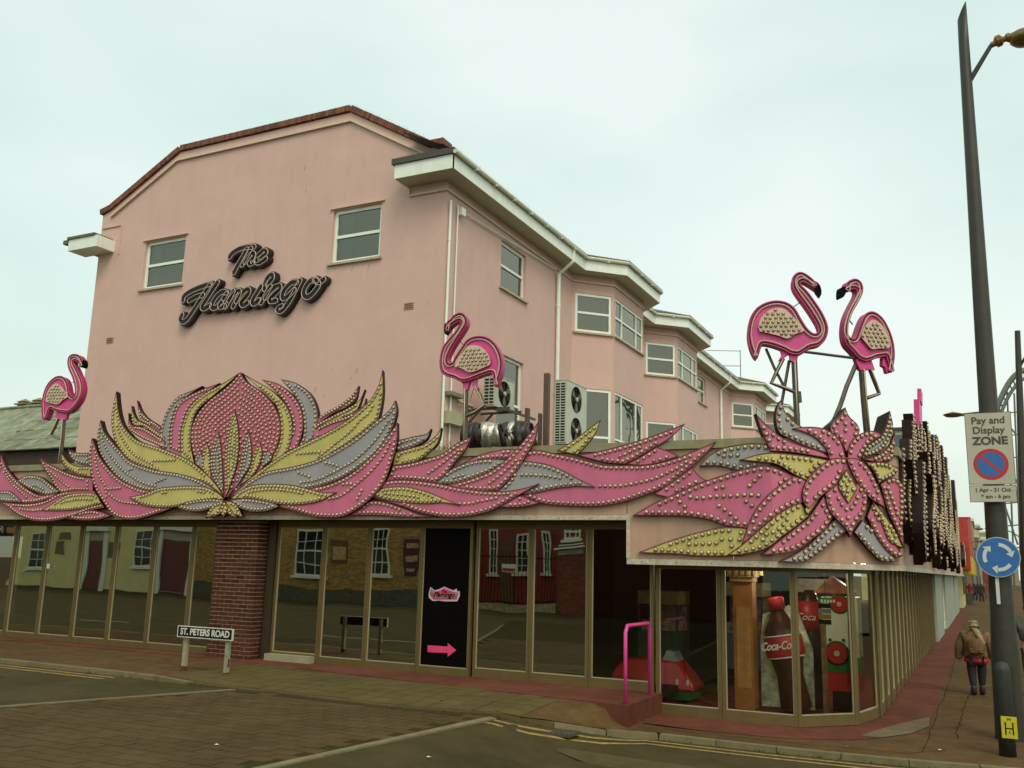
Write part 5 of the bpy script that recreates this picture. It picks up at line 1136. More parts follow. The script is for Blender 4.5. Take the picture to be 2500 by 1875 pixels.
# ================= ROOF PLANT =================
WHT = mat('ac_casing', (.50, .53, .40), .5, .08, 5, streak=.15, grime=.15)
GR_ = mat('grille_dark', (.03, .022, .012), .6, .3, 12)
def acunit(label, x0, x1, y0, y1, z0, z1, fans, rows, cols):
    r = empty('air_conditioner', ((x0+x1)/2, (y0+y1)/2, z0), label, 'air conditioner'); m = MB(); m.box(x0, x1, y0, y1, z0, z1); m.make('casing', WHT, r)
    m = MB(); m.box(x0+.03, x1-.03, y0-.004, y0-.001, z0+.05, z1-.05); g = m.make('intake_grille', GR_, r)
    m = MB()
    for i in range(rows+1): z = z0+.05+(z1-z0-.1)*i/rows; m.box(x0+.025, x1-.025, y0-.022, y0-.006, z-.012, z+.006)
    for i in range(cols+1): x = x0+.03+(x1-x0-.06)*i/cols; m.box(x-.008, x+.008, y0-.02, y0-.005, z0+.04, z1-.04)
    m.make('slats', WHT, g, kind='stuff')
    for f in range(fans):
        c = Vector((x1, y0+(y1-y0)*.46, z0+(z1-z0)*(f+.5)/fans)); R = min((y1-y0)*.36, (z1-z0)/fans*.42)
        m = MB(); m.lathe((c.x+.002, c.y, c.z), [(.001, .002), (R, .002)], 24, ax=(1, 0, 0)); fo_ = m.make('fan', GR_, r)
        m = MB()
        for k in range(5): m.tube([(c.x+.02, c.y+R*(k+1)/5.2*math.cos(t), c.z+R*(k+1)/5.2*math.sin(t)) for t in [j*math.pi/10 for j in range(20)]], .004, 4, closed=True)
        for k in range(8): t = k*math.pi/4+.2; m.tube([c+Vector((.02, 0, 0)), c+Vector((.02, R*math.cos(t), R*math.sin(t)))], .004, 4)
        m.make('guard', METAL, fo_)
        m = MB(); m.lathe((c.x+.004, c.y, c.z), [(.06, 0), (.05, .03), (.001, .035)], 10, ax=(1, 0, 0))
        m.make('hub', WHT, fo_)
        m = MB()
        for k in range(3):
            t = k*2.09+.5; a = c+Vector((.006, math.cos(t)*.05, math.sin(t)*.05)); b = c+Vector((.006, math.cos(t)*R*.9, math.sin(t)*R*.9)); s = Vector((0, -math.sin(t), math.cos(t)))*.07; m.add([a-s*.4, a+s*.4, b+s+Vector((.01, 0, 0)), b-s], [(0, 1, 2, 3)])
        m.make('fan_blades', mat('fan_blade', (.2, .18, .11), .5, .1, 5), fo_)
    m = MB(); m.box(x0-.01, x1+.01, y0-.01, y1+.01, z1+.001, z1+.02); m.make('lid', WHT, r)
    return r
zt = W(1352, 930, 1, 19).z
xa, xb = W(1353, 1000, 1, 19).x, W(1384, 1000, 1, 19).x
yb = 19.0
while ((lambda p: 1250+F_PX*p.dot(RT)/p.dot(FWD))(Vector((xb, yb, 3)))) < 1431 and yb < 21.5: yb += .02
acunit('tall twin-fan air conditioner on the flat roof beside the long downpipe', xa, xb, 19.0, yb, zt-1.45, zt, 2, 22, 2)
m = MB(); m.box(xa, xb, 19.1, 19.2, 3.93, zt-1.452); m.box(xa, xb, yb-.2, yb-.1, 3.93, zt-1.452); tag(m.make('plinth', METAL), 'steel feet under the tall twin-fan air conditioner', 'support')
xa, xb = W(1180, 950, 1, 18.2).x, W(1204, 950, 1, 18.2).x; zt, zb_ = W(1190, 918, 1, 18.2).z, W(1190, 992, 1, 18.2).z
acunit('single-fan air conditioner on a steel bracket behind the middle flamingo', xa, xb+.06, 18.2, 19.15, zb_, zt, 1, 8, 2)
m = MB(); 
for yy in (18.35, 18.95): m.beam((-10.3, yy, zb_-.03), (xb+.35, yy, zb_-.03), .05); m.beam((-10.3, yy, zb_-.33), (-10.0, yy, zb_-.05), .04)
m.beam((xb+.3, 18.2, zb_-.08), (xb+.3, 19.8, zb_-.08), .05)
tag(m.make('wall_bracket', METAL), 'brown steel bracket arms carrying the single-fan air conditioner', 'bracket')
# wrapped duct
a, b = W(1133, 1068, 1, 15.6), W(1300, 1084, 1, 15.9); dt = W(1185, 1030, 1, 15.7).z; a.z = b.z = dt-.27
dk = empty('wrapped_duct', ((a.x+b.x)/2, 15.7, 3.95), 'lagged roof duct wrapped in torn black and silver foil', 'duct'); d = (b-a).normalized(); L = (b-a).length
FOIL = mat('silver_foil', (.50, .48, .38), .35, .35, 14, metal=.8, bump=1.0, bscale=16); BW = mat('black_wrap', (.025, .016, .012), .45, .4, 8, bump=1.0, bscale=14)
segs = [(0, .30, BW), (.30, .56, FOIL), (.56, .68, BW), (.68, .74, FOIL), (.74, 1, BW)]
for k, (s, e_, mt) in enumerate(segs):
    m = MB(); N_ = 10; P = [a+d*L*(s+(e_-s)*i/N_)+Vector((0, 0, random.uniform(-.02, .02))) for i in range(N_+1)]; m.tube(P, [.245+random.uniform(-.04, .03)+.003*k for _ in P], 14); m.make('foil_wrap' if mt is FOIL else 'tape_wrap', mt, dk, smooth=True)
# wall boxes on the street side near the corner
def wbox(pts, name, mt, lab, cat, t=.18):
    P = [W(x, y, 0, -10.31) for x, y in pts]; ys_ = [p.y for p in P]; zs_ = [p.z for p in P]; m = MB(); m.box(-10.309, -10.31+t, min(ys_), max(ys_), min(zs_), max(zs_)); return tag(m.make(name, mt), lab, cat)
wbox([(1086, 955), (1117, 975)], 'junction_box', mat('grey_box', (.22, .20, .13), .5, .1, 6), 'small grey metal box on the pink wall beside the middle flamingo', 'box')
wbox([(1082, 1003), (1122, 1045)], 'meter_cabinet', mat('cream_box', (.42, .40, .24), .5, .1, 6), 'pale cream cabinet low on the pink wall behind the middle flamingo', 'cabinet')
m = MB(); m.tube([W(1118, 980, 0, -10.27), W(1155, 993, 0, -10.27), W(1154, 1040, 0, -10.27)], .03, 8); m.tube([W(1118, 986, 0, -10.2), W(1150, 1000, 0, -10.2)], .015, 6); tag(m.make('conduit', mat('conduit_grey', (.45, .40, .28), .5, .1, 6)), 'grey conduit elbow running from the small grey box', 'pipe')
for (px, y0, y1, w, lab) in ((1336, 912, 1085, .10, 'taller brown steel post standing before the twin-fan unit'), (1288, 997, 1065, .07, 'short brown steel post above the wrapped duct'), (1319, 1010, 1080, .05, 'thin brown post between the two wider roof posts')):
    p = W(px, y0, 1, 16.2); m = MB(); m.box(p.x-w/2, p.x+w/2, 16.15, 16.25, 3.93, p.z); tag(m.make('roof_post', mat('brown_post', (.10, .06, .035), .6, .2, 9)), lab, 'post')
m = MB()
for i in range(40):
    c = W(1098+random.uniform(-12, 12), 1080, 1, 15.2); m.tube([(c.x, 15.2, 3.95), (c.x+random.uniform(-.1, .1), 15.2+random.uniform(-.1, .1), 4.15), (c.x+random.uniform(-.2, .2), 15.2, random.uniform(4.2, 4.45))], .004, 3)
tag(m.make('dry_weeds', mat('dry_stem', (.25, .13, .08), .9, .3, 9)), kind='stuff')
# ================= STREET THINGS =================
PINKP = mat('pink_rail_paint', (.62, .05, .24), .35, .12, 12)
m = MB(); a = W(1529, 1733, 2, .3); b = W(1570, 1698, 2, .3); xr = -4.42; a = Vector((xr, sedge(xr)+.1, .31)); b = Vector((xr, 13.5, .31)); h = 1.02
P = [a, a+Vector((0, 0, h-.08)), a+Vector((0, .07, h)), b+Vector((0, -.07, h)), b+Vector((0, 0, h-.08)), b]
m.tube(P, .027, 10); tag(m.make('handrail', PINKP, smooth=True), 'bright pink tubular handrail at the right end of the red entrance step', 'handrail')
# street name sign
y = 11.69; g0 = .22; sn = empty('street_name_sign', (-11.3, y, g0), 'black and white ST. PETERS ROAD street name sign on two rusty white posts', 'street sign')
WP = mat('flaking_white_post', (.30, .29, .19), .6, .25, 10, streak=.2); RU = mat('rust_patch', (.10, .035, .015), .9, .3, 20)
m = MB(); m.box(-11.87, -10.71, y-.012, y+.012, .83, 1.0); pl = m.make('name_plate', mat('plate_black', (.006, .006, .006), .35, .1, 8), sn)
m = MB()
for (x0, x1, z0, z1) in ((-11.880, -10.700, .993, 1.005), (-11.880, -10.700, .825, .837), (-11.880, -11.868, .837, .993), (-10.712, -10.700, .837, .993)): m.box(x0, x1, y-.018, y+.018, z0, z1)
m.make('frame', mat('plate_white', (.62, .62, .52), .4, .1, 8), pl)
text('lettering', 'ST. PETERS ROAD', mat('plate_white', (1, 1, 1)), pl, (-11.29, y-.0135, .914), FRONT, .140, .001, sx=.96, offset=.0045)
for x in (-11.73, -10.83):
    m = MB(); m.box(x-.035, x+.035, y+.020, y+.08, gz(x)-.05, .98); po = m.make('post', WP, sn)
    m = MB(); m.box(x-.037, x+.037, y+.018, y+.082, gz(x)-.02, gz(x)+(.07 if x < -11 else .03)); m.make('rust', RU, po)
m = MB(); m.box(-10.80, -10.793, y+.03, y+.07, .42, .54); m.make('rust', RU, sn)
# door sticker and arrow on the black door
ps = lambda px, py: W(px, py, 1, 13.755)
R3 = lambda x, y_: (1000+x/3.252, 1240+y_/3.252)
def flat(name, pts, yy, mt, par_, lab=None, cat=None):
    V = [Vector((W(*q, 1, yy).x, yy, W(*q, 1, yy).z)) for q in pts]; m = MB(); B = [v+Vector((0, .002, 0)) for v in V]; m.add(V, [tuple(t) for t in tessellate_polygon([V])]); n = len(V); m.add(V+B, [(k, k+n, (k+1) % n+n, (k+1) % n) for k in range(n)])
    o = m.make(name, mt, par_)
    if lab: tag(o, lab, cat)
    return o
PKS = mat('pink_sticker', (.72, .05, .16), .5, .05, 5)
flat('arrow_sticker', [R3(*q) for q in [(143,1090),(302,1100),(302,1073),(370,1130),(302,1182),(302,1152),(143,1145)]], 13.826, PKS, None, 'pink arrow pointing right, low on the black door panel', 'arrow')
lg = flat('logo_sticker', [R3(*q) for q in [(150,690),(165,628),(200,655),(235,645),(275,625),(320,645),(350,655),(372,640),(380,665),(398,660),(398,700),(378,742),(330,742),(275,742),(230,735),(185,740),(155,715)]], 13.826, mat('sticker_pale', (.6, .42, .48), .5, .05, 5), None, 'small lotus logo sticker with black script on the black door panel', 'sticker')
flat('lotus_print', [R3(*q) for q in [(160,690),(170,640),(205,668),(240,655),(275,636),(315,655),(350,668),(388,672),(372,728),(275,728),(190,728)]], 13.823, mat('sticker_mauve', (.40, .06, .20), .5, .2, 30), lg)
flat('leaf_print', [R3(*q) for q in [(170,650),(215,680),(245,690),(300,690),(345,680),(385,680),(350,715),(275,712),(215,715)]], 13.821, mat('sticker_olive', (.35, .30, .06), .5, .2, 30), lg)
flat('bud_print', [R3(*q) for q in [(240,690),(235,660),(275,638),(312,660),(308,690)]], 13.820, PKS, lg)
c = W(*R3(272, 690), 1, 13.818); text('lettering', 'Flamingo', BLACK, lg, (c.x, 13.817, c.z), FRONT, .115, .0005, shear=.35, offset=.003)
c = W(*R3(272, 663), 1, 13.818); text('lettering', 'The', BLACK, lg, (c.x, 13.817, c.z), FRONT, .06, .0005, shear=.35, offset=.002)
# door pull and floor sills
m = MB(); p_ = W(116, 1382, 1, 13.8); m.box(p_.x-.015, p_.x+.015, 13.80, 13.84, p_.z-.05, p_.z+.05); tag(m.make('door_pull', UPVC), 'tiny white pull on a far-left bronze mullion', 'handle')
m = MB(); m.box(-11.77, -10.74, 13.70, 13.84, .313, .43); tag(m.make('door_threshold', mat('galv_plate', (.30, .28, .17), .5, .1, 6)), 'pale metal threshold plate to the right of the brick pillar', 'threshold')

# ---- near lamp column with its signs ----
lb = G(2468, 1806); LY = lb.y; lx = lb.x
tp = W(2348, 28, 1, LY); TZ = tp.z
POLE = mat('dark_green_pole', (.034, .031, .018), .45, .25, 5, streak=.15, grime=.2)
lp = empty('street_lamp', (lx, LY, 0), 'tall dark tapered street lamp carrying the parking and roundabout signs', 'street lamp')
def rad(z): return .165-.095*min(1, z/TZ)
m = MB(); n = 20; P = [Vector((lx+(tp.x-lx)*i/n, LY, TZ*i/n)) for i in range(n+1)]
m.tube(P, [rad(p.z)*(1.12 if p.z < 1.3 else 1.0) for p in P], 18, cap=False); 
b0 = len(m.v)-18
for j in range(18): # slanted top cut
    v = m.v[b0+j]; m.v[b0+j] = (v[0], v[1], v[2]+(v[0]-tp.x)*2.2)
m.f.append(tuple(b0+j for j in range(18))); m.mi.append(0); m.r.append(.5)
m.make('column', POLE, lp, smooth=True)
a, b, c_ = W(2366, 200, 1, LY), W(2420, 110, 1, LY), W(2478, 84, 1, LY)
m = MB(); m.tube([a, b], [.04, .032], 8); m.make('arm', POLE, lp)
m = MB(); m.tube([b, c_], .045, 10); m.lathe(W(2438, 100, 1, LY), [(.045, -.06), (.09, -.03), (.09, .03), (.045, .06)], 10, ax=c_-b); m.lathe(W(2462, 92, 1, LY), [(.045, -.04), (.07, -.02), (.07, .02), (.045, .04)], 10, ax=c_-b)
BR = mat('brass_fitting', (.20, .12, .03), .5, .3, 14, metal=.3); m.make('bracket', BR, lp)
hd = W(2502, 82, 1, LY); m = MB(); m.lathe((hd.x, hd.y, hd.z-.1), [(.02, .17), (.10, .15), (.19, .10), (.21, .04), (.21, .0), (.17, -.04), (.05, -.08), (.001, -.09)], 16); m.make('lamp_head', BR, lp, smooth=True)
m = MB(); q = P[2]; m.box(lx-.09, lx+.09, LY-.205, LY-.16, .35, .95); m.make('access_door', POLE, lp)
# parking sign plate
SWH = mat('sign_white', (.47, .45, .32), .45, .06, 4, streak=.1, grime=.08); SBK = mat('sign_lettering', (.06, .05, .035), .5, .1, 9)
SRED = mat('sign_red', (.45, .02, .03), .4, .06, 6); SBLU = mat('sign_blue', (.02, .13, .36), .4, .08, 6)
sy = LY-.22
q1, q2, q3, q4 = W(2352, 1007, 1, sy), W(2467, 1007, 1, sy), W(2485, 1226, 1, sy), W(2370, 1226, 1, sy)
sx0, sx1 = (q1.x+q4.x)/2, (q2.x+q3.x)/2; sz1, sz0 = (q1.z+q2.z)/2, (q3.z+q4.z)/2; zsp = sz0+(sz1-sz0)*.19
pz = empty('parking_sign', ((sx0+sx1)/2, sy, sz0), 'cream Pay and Display ZONE parking sign with blue and red roundel on the near lamp', 'sign')
for (a_, b_, nm) in ((zsp+.004, sz1, 'zone_plate'), (sz0, zsp-.004, 'time_plate')):
    m = MB(); m.box(sx0, sx1, sy-.004, sy+.004, a_, b_); o = m.make(nm, SWH, pz)
    m = MB(); t = .007
    for (x0, x1, z0, z1) in ((sx0, sx1, b_-t, b_), (sx0, sx1, a_, a_+t), (sx0, sx0+t, a_+t, b_-t), (sx1-t, sx1, a_+t, b_-t)): m.box(x0, x1, sy-.0055, sy-.0042, z0, z1)
    m.make('border', SBK, o)
sw = sx1-sx0; sxc = (sx0+sx1)/2; H_ = sz1-zsp
text('lettering', 'Pay and', SBK, pz, (sxc, sy-.006, sz1-H_*.115), FRONT, sw*.235, .001, offset=.003, sx=1.0)
text('lettering', 'Display', SBK, pz, (sxc, sy-.006, sz1-H_*.25), FRONT, sw*.235, .001, offset=.003, sx=1.0)
text('lettering', 'ZONE', SBK, pz, (sxc+.01, sy-.006, sz1-H_*.40), FRONT, sw*.26, .001, offset=.006, sx=1.05)
cz = sz1-H_*.72; R_ = sw*.375
def disc(name, c, r, yy, mt, par_, t=.0008, n=36):
    m = MB(); m.lathe((c[0], yy, c[1]), [(r, 0), (r, t), (.0005, t)], n, ax=(0, -1, 0)); return m.make(name, mt, par_)
rr = disc('roundel_ring', (sxc, cz), R_, sy-.0042, SRED, pz, .001); disc('roundel_centre', (sxc, cz), R_*.77, sy-.0053, SBLU, rr, .001)
m = MB(); a_ = R_*.80*S2; m.beam((sxc-a_, sy-.0072, cz+a_), (sxc+a_, sy-.0072, cz-a_), R_*.19, .001, up=(0, 1, 0))
m = MB(); dd = Vector((S2, 0, -S2)); nn = Vector((S2, 0, S2))*R_*.095; c0 = Vector((sxc, sy-.0066, cz)); m.add([c0-dd*R_*.82-nn, c0+dd*R_*.82-nn, c0+dd*R_*.82+nn, c0-dd*R_*.82+nn], [(0, 1, 2, 3)]); m.make('diagonal_bar', SRED, rr)
text('lettering', '1 Apr - 31 Oct', SBK, pz, (sxc, sy-.006, zsp-(zsp-sz0)*.30), FRONT, sw*.125, .001, offset=.002)
text('lettering', '9 am - 6 pm', SBK, pz, (sxc+.03, sy-.006, zsp-(zsp-sz0)*.68), FRONT, sw*.125, .001, offset=.002)
m = MB()
for z in (sz1-.25, sz0+.2): m.tube([(lx+(tp.x-lx)*z/TZ+(rad(z)+.006)*math.cos(t), LY+(rad(z)+.006)*math.sin(t), z) for t in [i*math.pi/10 for i in range(20)]], .012, 5, closed=True)
for z in (sz1-.25, sz0+.2): m.box(sxc-.12, sxc+.12, sy+.006, LY-rad(z)+.01, z-.015, z+.015)
m.make('clamp', METAL, pz)
# blue roundabout sign
bc = W(2437, 1360, 1, sy+.02); br = .27
rb = empty('roundabout_sign', (bc.x, sy, bc.z), 'round blue mini-roundabout sign with three white arrows below the parking sign', 'sign')
dk_ = disc('sign_disc', (bc.x, bc.z), br, sy+.025, mat('sign_rim_grey', (.35, .38, .36), .4, .1, 5), rb, .006); disc('blue_face', (bc.x, bc.z), br*.95, sy+.018, SBLU, rb, .002)
SW2 = mat('sign_arrow_white', (.55, .58, .52), .4, .05, 5)
for k in range(3):
    a0 = math.radians(205-120*k); m = MB(); r0 = br*.62; w = br*.085; P = []; n = 10; sweep = math.radians(62); V = []
    for i in range(n+1):
        t = a0-sweep*i/n; V += [(bc.x+(r0-w)*math.cos(t), sy+.0145, bc.z+(r0-w)*math.sin(t)), (bc.x+(r0+w)*math.cos(t), sy+.0145, bc.z+(r0+w)*math.sin(t))]
    m.add(V, [(2*i, 2*i+1, 2*i+3, 2*i+2) for i in range(n)])
    t = a0-sweep+.02; t2 = t-.42; m.add([(bc.x+(r0-w*2.6)*math.cos(t), sy+.0145, bc.z+(r0-w*2.6)*math.sin(t)), (bc.x+(r0+w*2.6)*math.cos(t), sy+.0145, bc.z+(r0+w*2.6)*math.sin(t)), (bc.x+r0*math.cos(t2), sy+.0145, bc.z+r0*math.sin(t2))], [(0, 1, 2)])
    m.make('arrow', SW2, rb)
m = MB(); m.box(bc.x-.06, bc.x+.06, sy+.03, LY-.1, bc.z-.02, bc.z+.02); m.make('clamp', METAL, rb)
st_ = W(2436, 1438, 1, sy); m = MB(); m.box(st_.x-.022, st_.x+.022, sy+.05, sy+.06, st_.z-.20, st_.z+.20); tag(m.make('reflector_strip', SW2), 'narrow white vertical strip on the lamp below the blue sign', 'strip')
st_ = W(2462, 1395, 1, sy); m = MB(); m.box(st_.x-.05, st_.x+.06, sy+.05, sy+.056, st_.z-.05, st_.z+.03); o = m.make('number_plate', mat('lamp_plate', (.12, .12, .09), .5, .2, 9)); tag(o, 'small grey lamp number plate right of the white strip', 'plate')
# hydrant post
hp = G(2461, 1846); HP = mat('mottled_post', (.022, .025, .018), .6, .5, 16, grime=.3)
hy = empty('hydrant_post', (hp.x, hp.y, 0), 'short dark green domed post with yellow H hydrant plate in front of the lamp', 'post')
m = MB(); m.lathe((hp.x, hp.y, 0), [(.095, 0), (.092, .4), (.095, .41), (.088, .85), (.092, .98), (.088, 1.02), (.06, 1.08), (.001, 1.10)], 20); m.make('post', HP, hy, smooth=True)
pzz = W(2464, 1776, 1, hp.y-.1); m = MB(); m.box(pzz.x-.085, pzz.x+.085, hp.y-.112, hp.y-.098, pzz.z-.125, pzz.z+.125); yp = m.make('hydrant_plate', mat('hydrant_yellow', (.52, .45, .02), .45, .1, 9), hy)
m = MB()
for dx in (-.04, .04): m.box(pzz.x+dx-.007, pzz.x+dx+.007, hp.y-.1135, hp.y-.1122, pzz.z-.085, pzz.z+.06)
m.box(pzz.x-.033, pzz.x+.033, hp.y-.1135, hp.y-.1122, pzz.z-.02, pzz.z-.006); m.make('letter_h', BLACK, yp)
text('lettering', '99', BLACK, yp, (pzz.x, hp.y-.1135, pzz.z+.088), FRONT, .05, .0005); text('lettering', '4', BLACK, yp, (pzz.x, hp.y-.1135, pzz.z-.06), FRONT, .05, .0005)

# ---- people ----
def skinbody(name, joints, bones, m_, parent, loc, sub=2):
    me = bpy.data.meshes.new(name); me.from_pydata([j[:3] for j in joints], bones, []); me.materials.append(m_)
    o = bpy.data.objects.new(name, me); sc.collection.objects.link(o); md = o.modifiers.new('skin', 'SKIN'); md.use_smooth_shade = True
    for i, j in enumerate(joints):
        sv = me.skin_vertices[0].data[i]; sv.radius = (j[3], j[4] if len(j) > 4 else j[3]); sv.use_root = (i == 0)
    s = o.modifiers.new('sub', 'SUBSURF'); s.levels = sub; s.render_levels = sub
    o.location = loc
    if parent is not None: par(o, parent)
    return o
SKIN = mat('skin', (.42, .24, .15), .5, .08, 9)
def person(base, face, H, cols, label, stride=.0, pack=False, hair=None, hairlong=False, arm=.0, wide=1.0):
    """face: heading angle (0 = walks towards +y); one skinned body, clothes and hair as children"""
    s = H/1.7; r = empty('person', base, label, 'person'); g = wide
    def X(v): x, y, z = v[0]*s*g, v[1]*s, v[2]*s; return (x*math.cos(face)-y*math.sin(face), x*math.sin(face)+y*math.cos(face), z)
    def J(L, q=1): return [(*X(v[:3]), *[w_*s*(g if q else 1) for w_ in v[3:]]) for v in L]
    f = stride; hd = 1+.55*(wide-1)
    sk = J([(0,0,.92,.13,.10),(0,0,1.15,.125,.09),(0,0,1.33,.13,.085)])+J([(0,0,1.45,.055),(0,.01,1.53,.08*hd,.09*hd),(0,.015,1.62,.075*hd,.085*hd)], 0)+J([
      (.17,0,1.36,.055),(.24,-.03-arm,1.10,.042),(.265,.03-arm*1.4,.84,.032),(.265,.05-arm*1.5,.70,.036,.024),
      (-.17,0,1.36,.055),(-.24,.02+arm,1.10,.042),(-.265,.08+arm*1.2,.84,.032),(-.265,.10+arm*1.2,.70,.036,.024),
      (.09,0,.86,.085),(.08,f*.5,.48,.062),(.07,f-.02,.10,.045),(.07,f+.10,.04,.04,.035),(-.09,0,.86,.085),(-.08,-f*.2,.48,.062),(-.07,-f-.03,.12,.045),(-.07,-f+.08,.05,.04,.035)])
    bones = [(0,1),(1,2),(2,3),(3,4),(4,5),(2,6),(6,7),(7,8),(8,9),(2,10),(10,11),(11,12),(12,13),(0,14),(14,15),(15,16),(16,17),(0,18),(18,19),(19,20),(20,21)]
    bd = skinbody('body', sk, bones, SKIN, r, base)
    if wide > 1.05:
        jk = J([(0,0,.80,.235,.16),(0,0,.90,.22,.16),(0,0,1.08,.205,.16),(0,0,1.27,.19,.14),(0,0,1.40,.11,.10),(.18,0,1.33,.10),(.26,-.03,1.06,.085),(.275,.02,.84,.070),(.275,.03,.79,.072),(-.18,0,1.33,.10),(-.26,.02,1.06,.085),(-.275,.06,.84,.070),(-.275,.07,.79,.072)])
        skinbody('jacket', jk, [(0,1),(1,2),(2,3),(3,4),(3,5),(5,6),(6,7),(7,8),(3,9),(9,10),(10,11),(11,12)], cols[0], r, base)
    else:
        jk = J([(0,0,.93,.19,.14),(0,0,1.1,.20,.15),(0,0,1.3,.19,.14),(0,.0,1.43,.10,.09),(.2,0,1.37,.085),(.27,-.03-arm,1.10,.075),(.27,.03-arm*1.4,.90,.062),(-.2,0,1.37,.085),(-.27,.02+arm,1.10,.075),(-.27,.08+arm*1.2,.90,.062)])
        skinbody('jacket', jk, [(0,1),(1,2),(2,3),(2,4),(4,5),(5,6),(2,7),(7,8),(8,9)], cols[0], r, base)
    tr_ = J([(0,0,.80,.14,.10),(.085,0,.78,.10),(.08,f*.5,.48,.078),(.07,f-.02,.16,.052),(-.085,0,.78,.10),(-.08,-f*.2,.48,.078),(-.07,-f-.03,.17,.052)])
    skinbody('trousers', tr_, [(0,1),(1,2),(2,3),(0,4),(4,5),(5,6)], cols[1], r, base)
    for sx, ff in ((.07, f), (-.07, -f)):
        bt = J([(sx,ff-.05,.24,.052),(sx,ff-.05,.14,.055),(sx,ff-.04,.05,.058,.05),(sx,ff+.06,.04,.05,.04),(sx,ff+.13,.035,.042,.03)]); skinbody('boot', bt, [(0,1),(1,2),(2,3),(3,4)], cols[2], r, base)
    if cols[3]:
        sh = J([(0,0,.70,.215,.155),(0,0,.78,.225,.16),(0,0,.9,.20,.14)]); skinbody('shirt_hem', sh, [(0,1),(1,2)], cols[3], r, base)
    if hair:
        hh = J([(0,-.005,1.55,.088*hd,.092*hd),(0,-.01,1.61,.090*hd,.095*hd),(0,-.005,1.665,.062*hd,.066*hd),(0,0,1.69,.025*hd,.025*hd)]+([(0.0,-.06,1.50,.085,.07),(.05,-.13,1.38,.075,.06),(.10,-.19,1.26,.055,.05),(.14,-.24,1.15,.02)] if hairlong else []), 0); hs = [(0,1),(1,2),(2,3)]+([(0,4),(4,5),(5,6),(6,7)] if hairlong else []); skinbody('hair', hh, hs, hair, r, base)
    if pack:
        pk = J([(0,-.20,1.30,.12,.07),(0,-.24,1.16,.15,.10),(0,-.24,1.0,.15,.10),(0,-.22,.92,.13,.08)]); bpk = skinbody('backpack', pk, [(0,1),(1,2),(2,3)], pack, r, base)
        for sx in (-.075, .075):
            k = J([(sx,-.34,1.02,.055,.035),(sx,-.34,.95,.05,.03)]); skinbody('pocket', k, [(0,1)], pack, bpk, base)
            k = J([(sx,-.37,1.055,.035,.012),(sx,-.375,1.04,.035,.012)]); skinbody('pocket_flap', k, [(0,1)], mat('pale_strap', (.35, .28, .16), .7, .2, 9), bpk, base)
        for sx in (-.11, .11):
            k = J([(sx,-.14,1.38,.02),(sx,.0,1.43,.02),(sx,.12,1.33,.02)]); skinbody('strap', k, [(0,1),(1,2)], pack, bpk, base)
    return r
cb = G(2389, 1697); H = W(2386, 1513, 1, cb.y).z
JK = mat('mottled_brown_jacket', (.14, .080, .030), .85, .55, 9, bump=.6, bscale=25); DK = mat('black_leggings', (.012, .009, .012), .8, .2, 9); BT = mat('dark_boots', (.018, .013, .010), .6, .2, 9)
REDC = mat('red_shirt', (.42, .012, .02), .7, .1, 9); BLON = mat('dark_blond_hair', (.26, .20, .10), .6, .4, 30, bump=.5, bscale=80)
person((cb.x, cb.y, 0), .05, H*1.0, [JK, DK, BT, REDC], 'small figure with long fair hair, brown jacket and backpack walking away on the pavement', .08, mat('brown_backpack', (.13, .065, .022), .8, .4, 14, bump=.4), BLON, True, wide=1.32)
ab = G(2508, 1700); person((ab.x+.12, ab.y+.3, 0), math.pi, 1.66, [mat('grey_green_jacket', (.075, .085, .065), .8, .4, 9, bump=.5, bscale=30), mat('dark_jeans', (.05, .055, .06), .8, .2, 9), BT, None], 'adult in grey-green jacket half hidden by the lamp at the right edge', .12, None, mat('brown_hair', (.06, .04, .02), .6, .2, 20), False, .1)

# ---- things inside the corner window ----
R4 = lambda x, y_: (1560+x/3.16, 1350+y_/3.16)
kr_ = empty('kiddie_ride', (-4.2, 15.3, .02), 'red plastic coin-operated toy car on a green base behind the corner glass', 'kiddie ride')
REDPL = mat('glossy_red_plastic', (.52, .012, .01), .25, .08, 4)
cx0, cx1 = W(1492, 1650, 1, 15.1).x, W(1697, 1660, 1, 15.1).x; zc0, zc1 = W(1600, 1680, 1, 15.1).z, W(1600, 1611, 1, 15.1).z; zg_ = W(1600, 1703, 1, 15.1).z
L = cx1-cx0; hc = zc1-zc0
prof = [(0, 0), (L, 0), (L*.985, .16), (L*.90, .55), (L*.79, .97), (L*.45, 1.0), (L*.16, .97), (L*.04, .6), (0, .25)]; n = len(prof); m = MB()
A_ = [Vector((cx0+x, 15.0+.16*z, zc0+z*hc)) for x, z in prof]; B_ = [Vector((cx0+x, 15.72-.12*z, zc0+z*hc)) for x, z in prof]
m.add(A_+B_, [tuple(range(n)), tuple(range(n, 2*n))[::-1]]+[(i, i+n, (i+1) % n+n, (i+1) % n) for i in range(n)])
bo = m.make('body', REDPL, kr_); bv = bo.modifiers.new('bevel', 'BEVEL'); bv.width = .03; bv.segments = 3
m = MB(); m.box(cx0+L*.3, cx1-.08, 15.06, 15.7, zg_, zc0-.005); m.make('base', mat('green_plastic', (.01, .17, .035), .4, .1, 5), kr_)
m = MB(); m.box(cx0+L*.35, cx1-.2, 15.12, 15.65, .02, zg_-.002); m.make('plinth', BLACK, kr_)
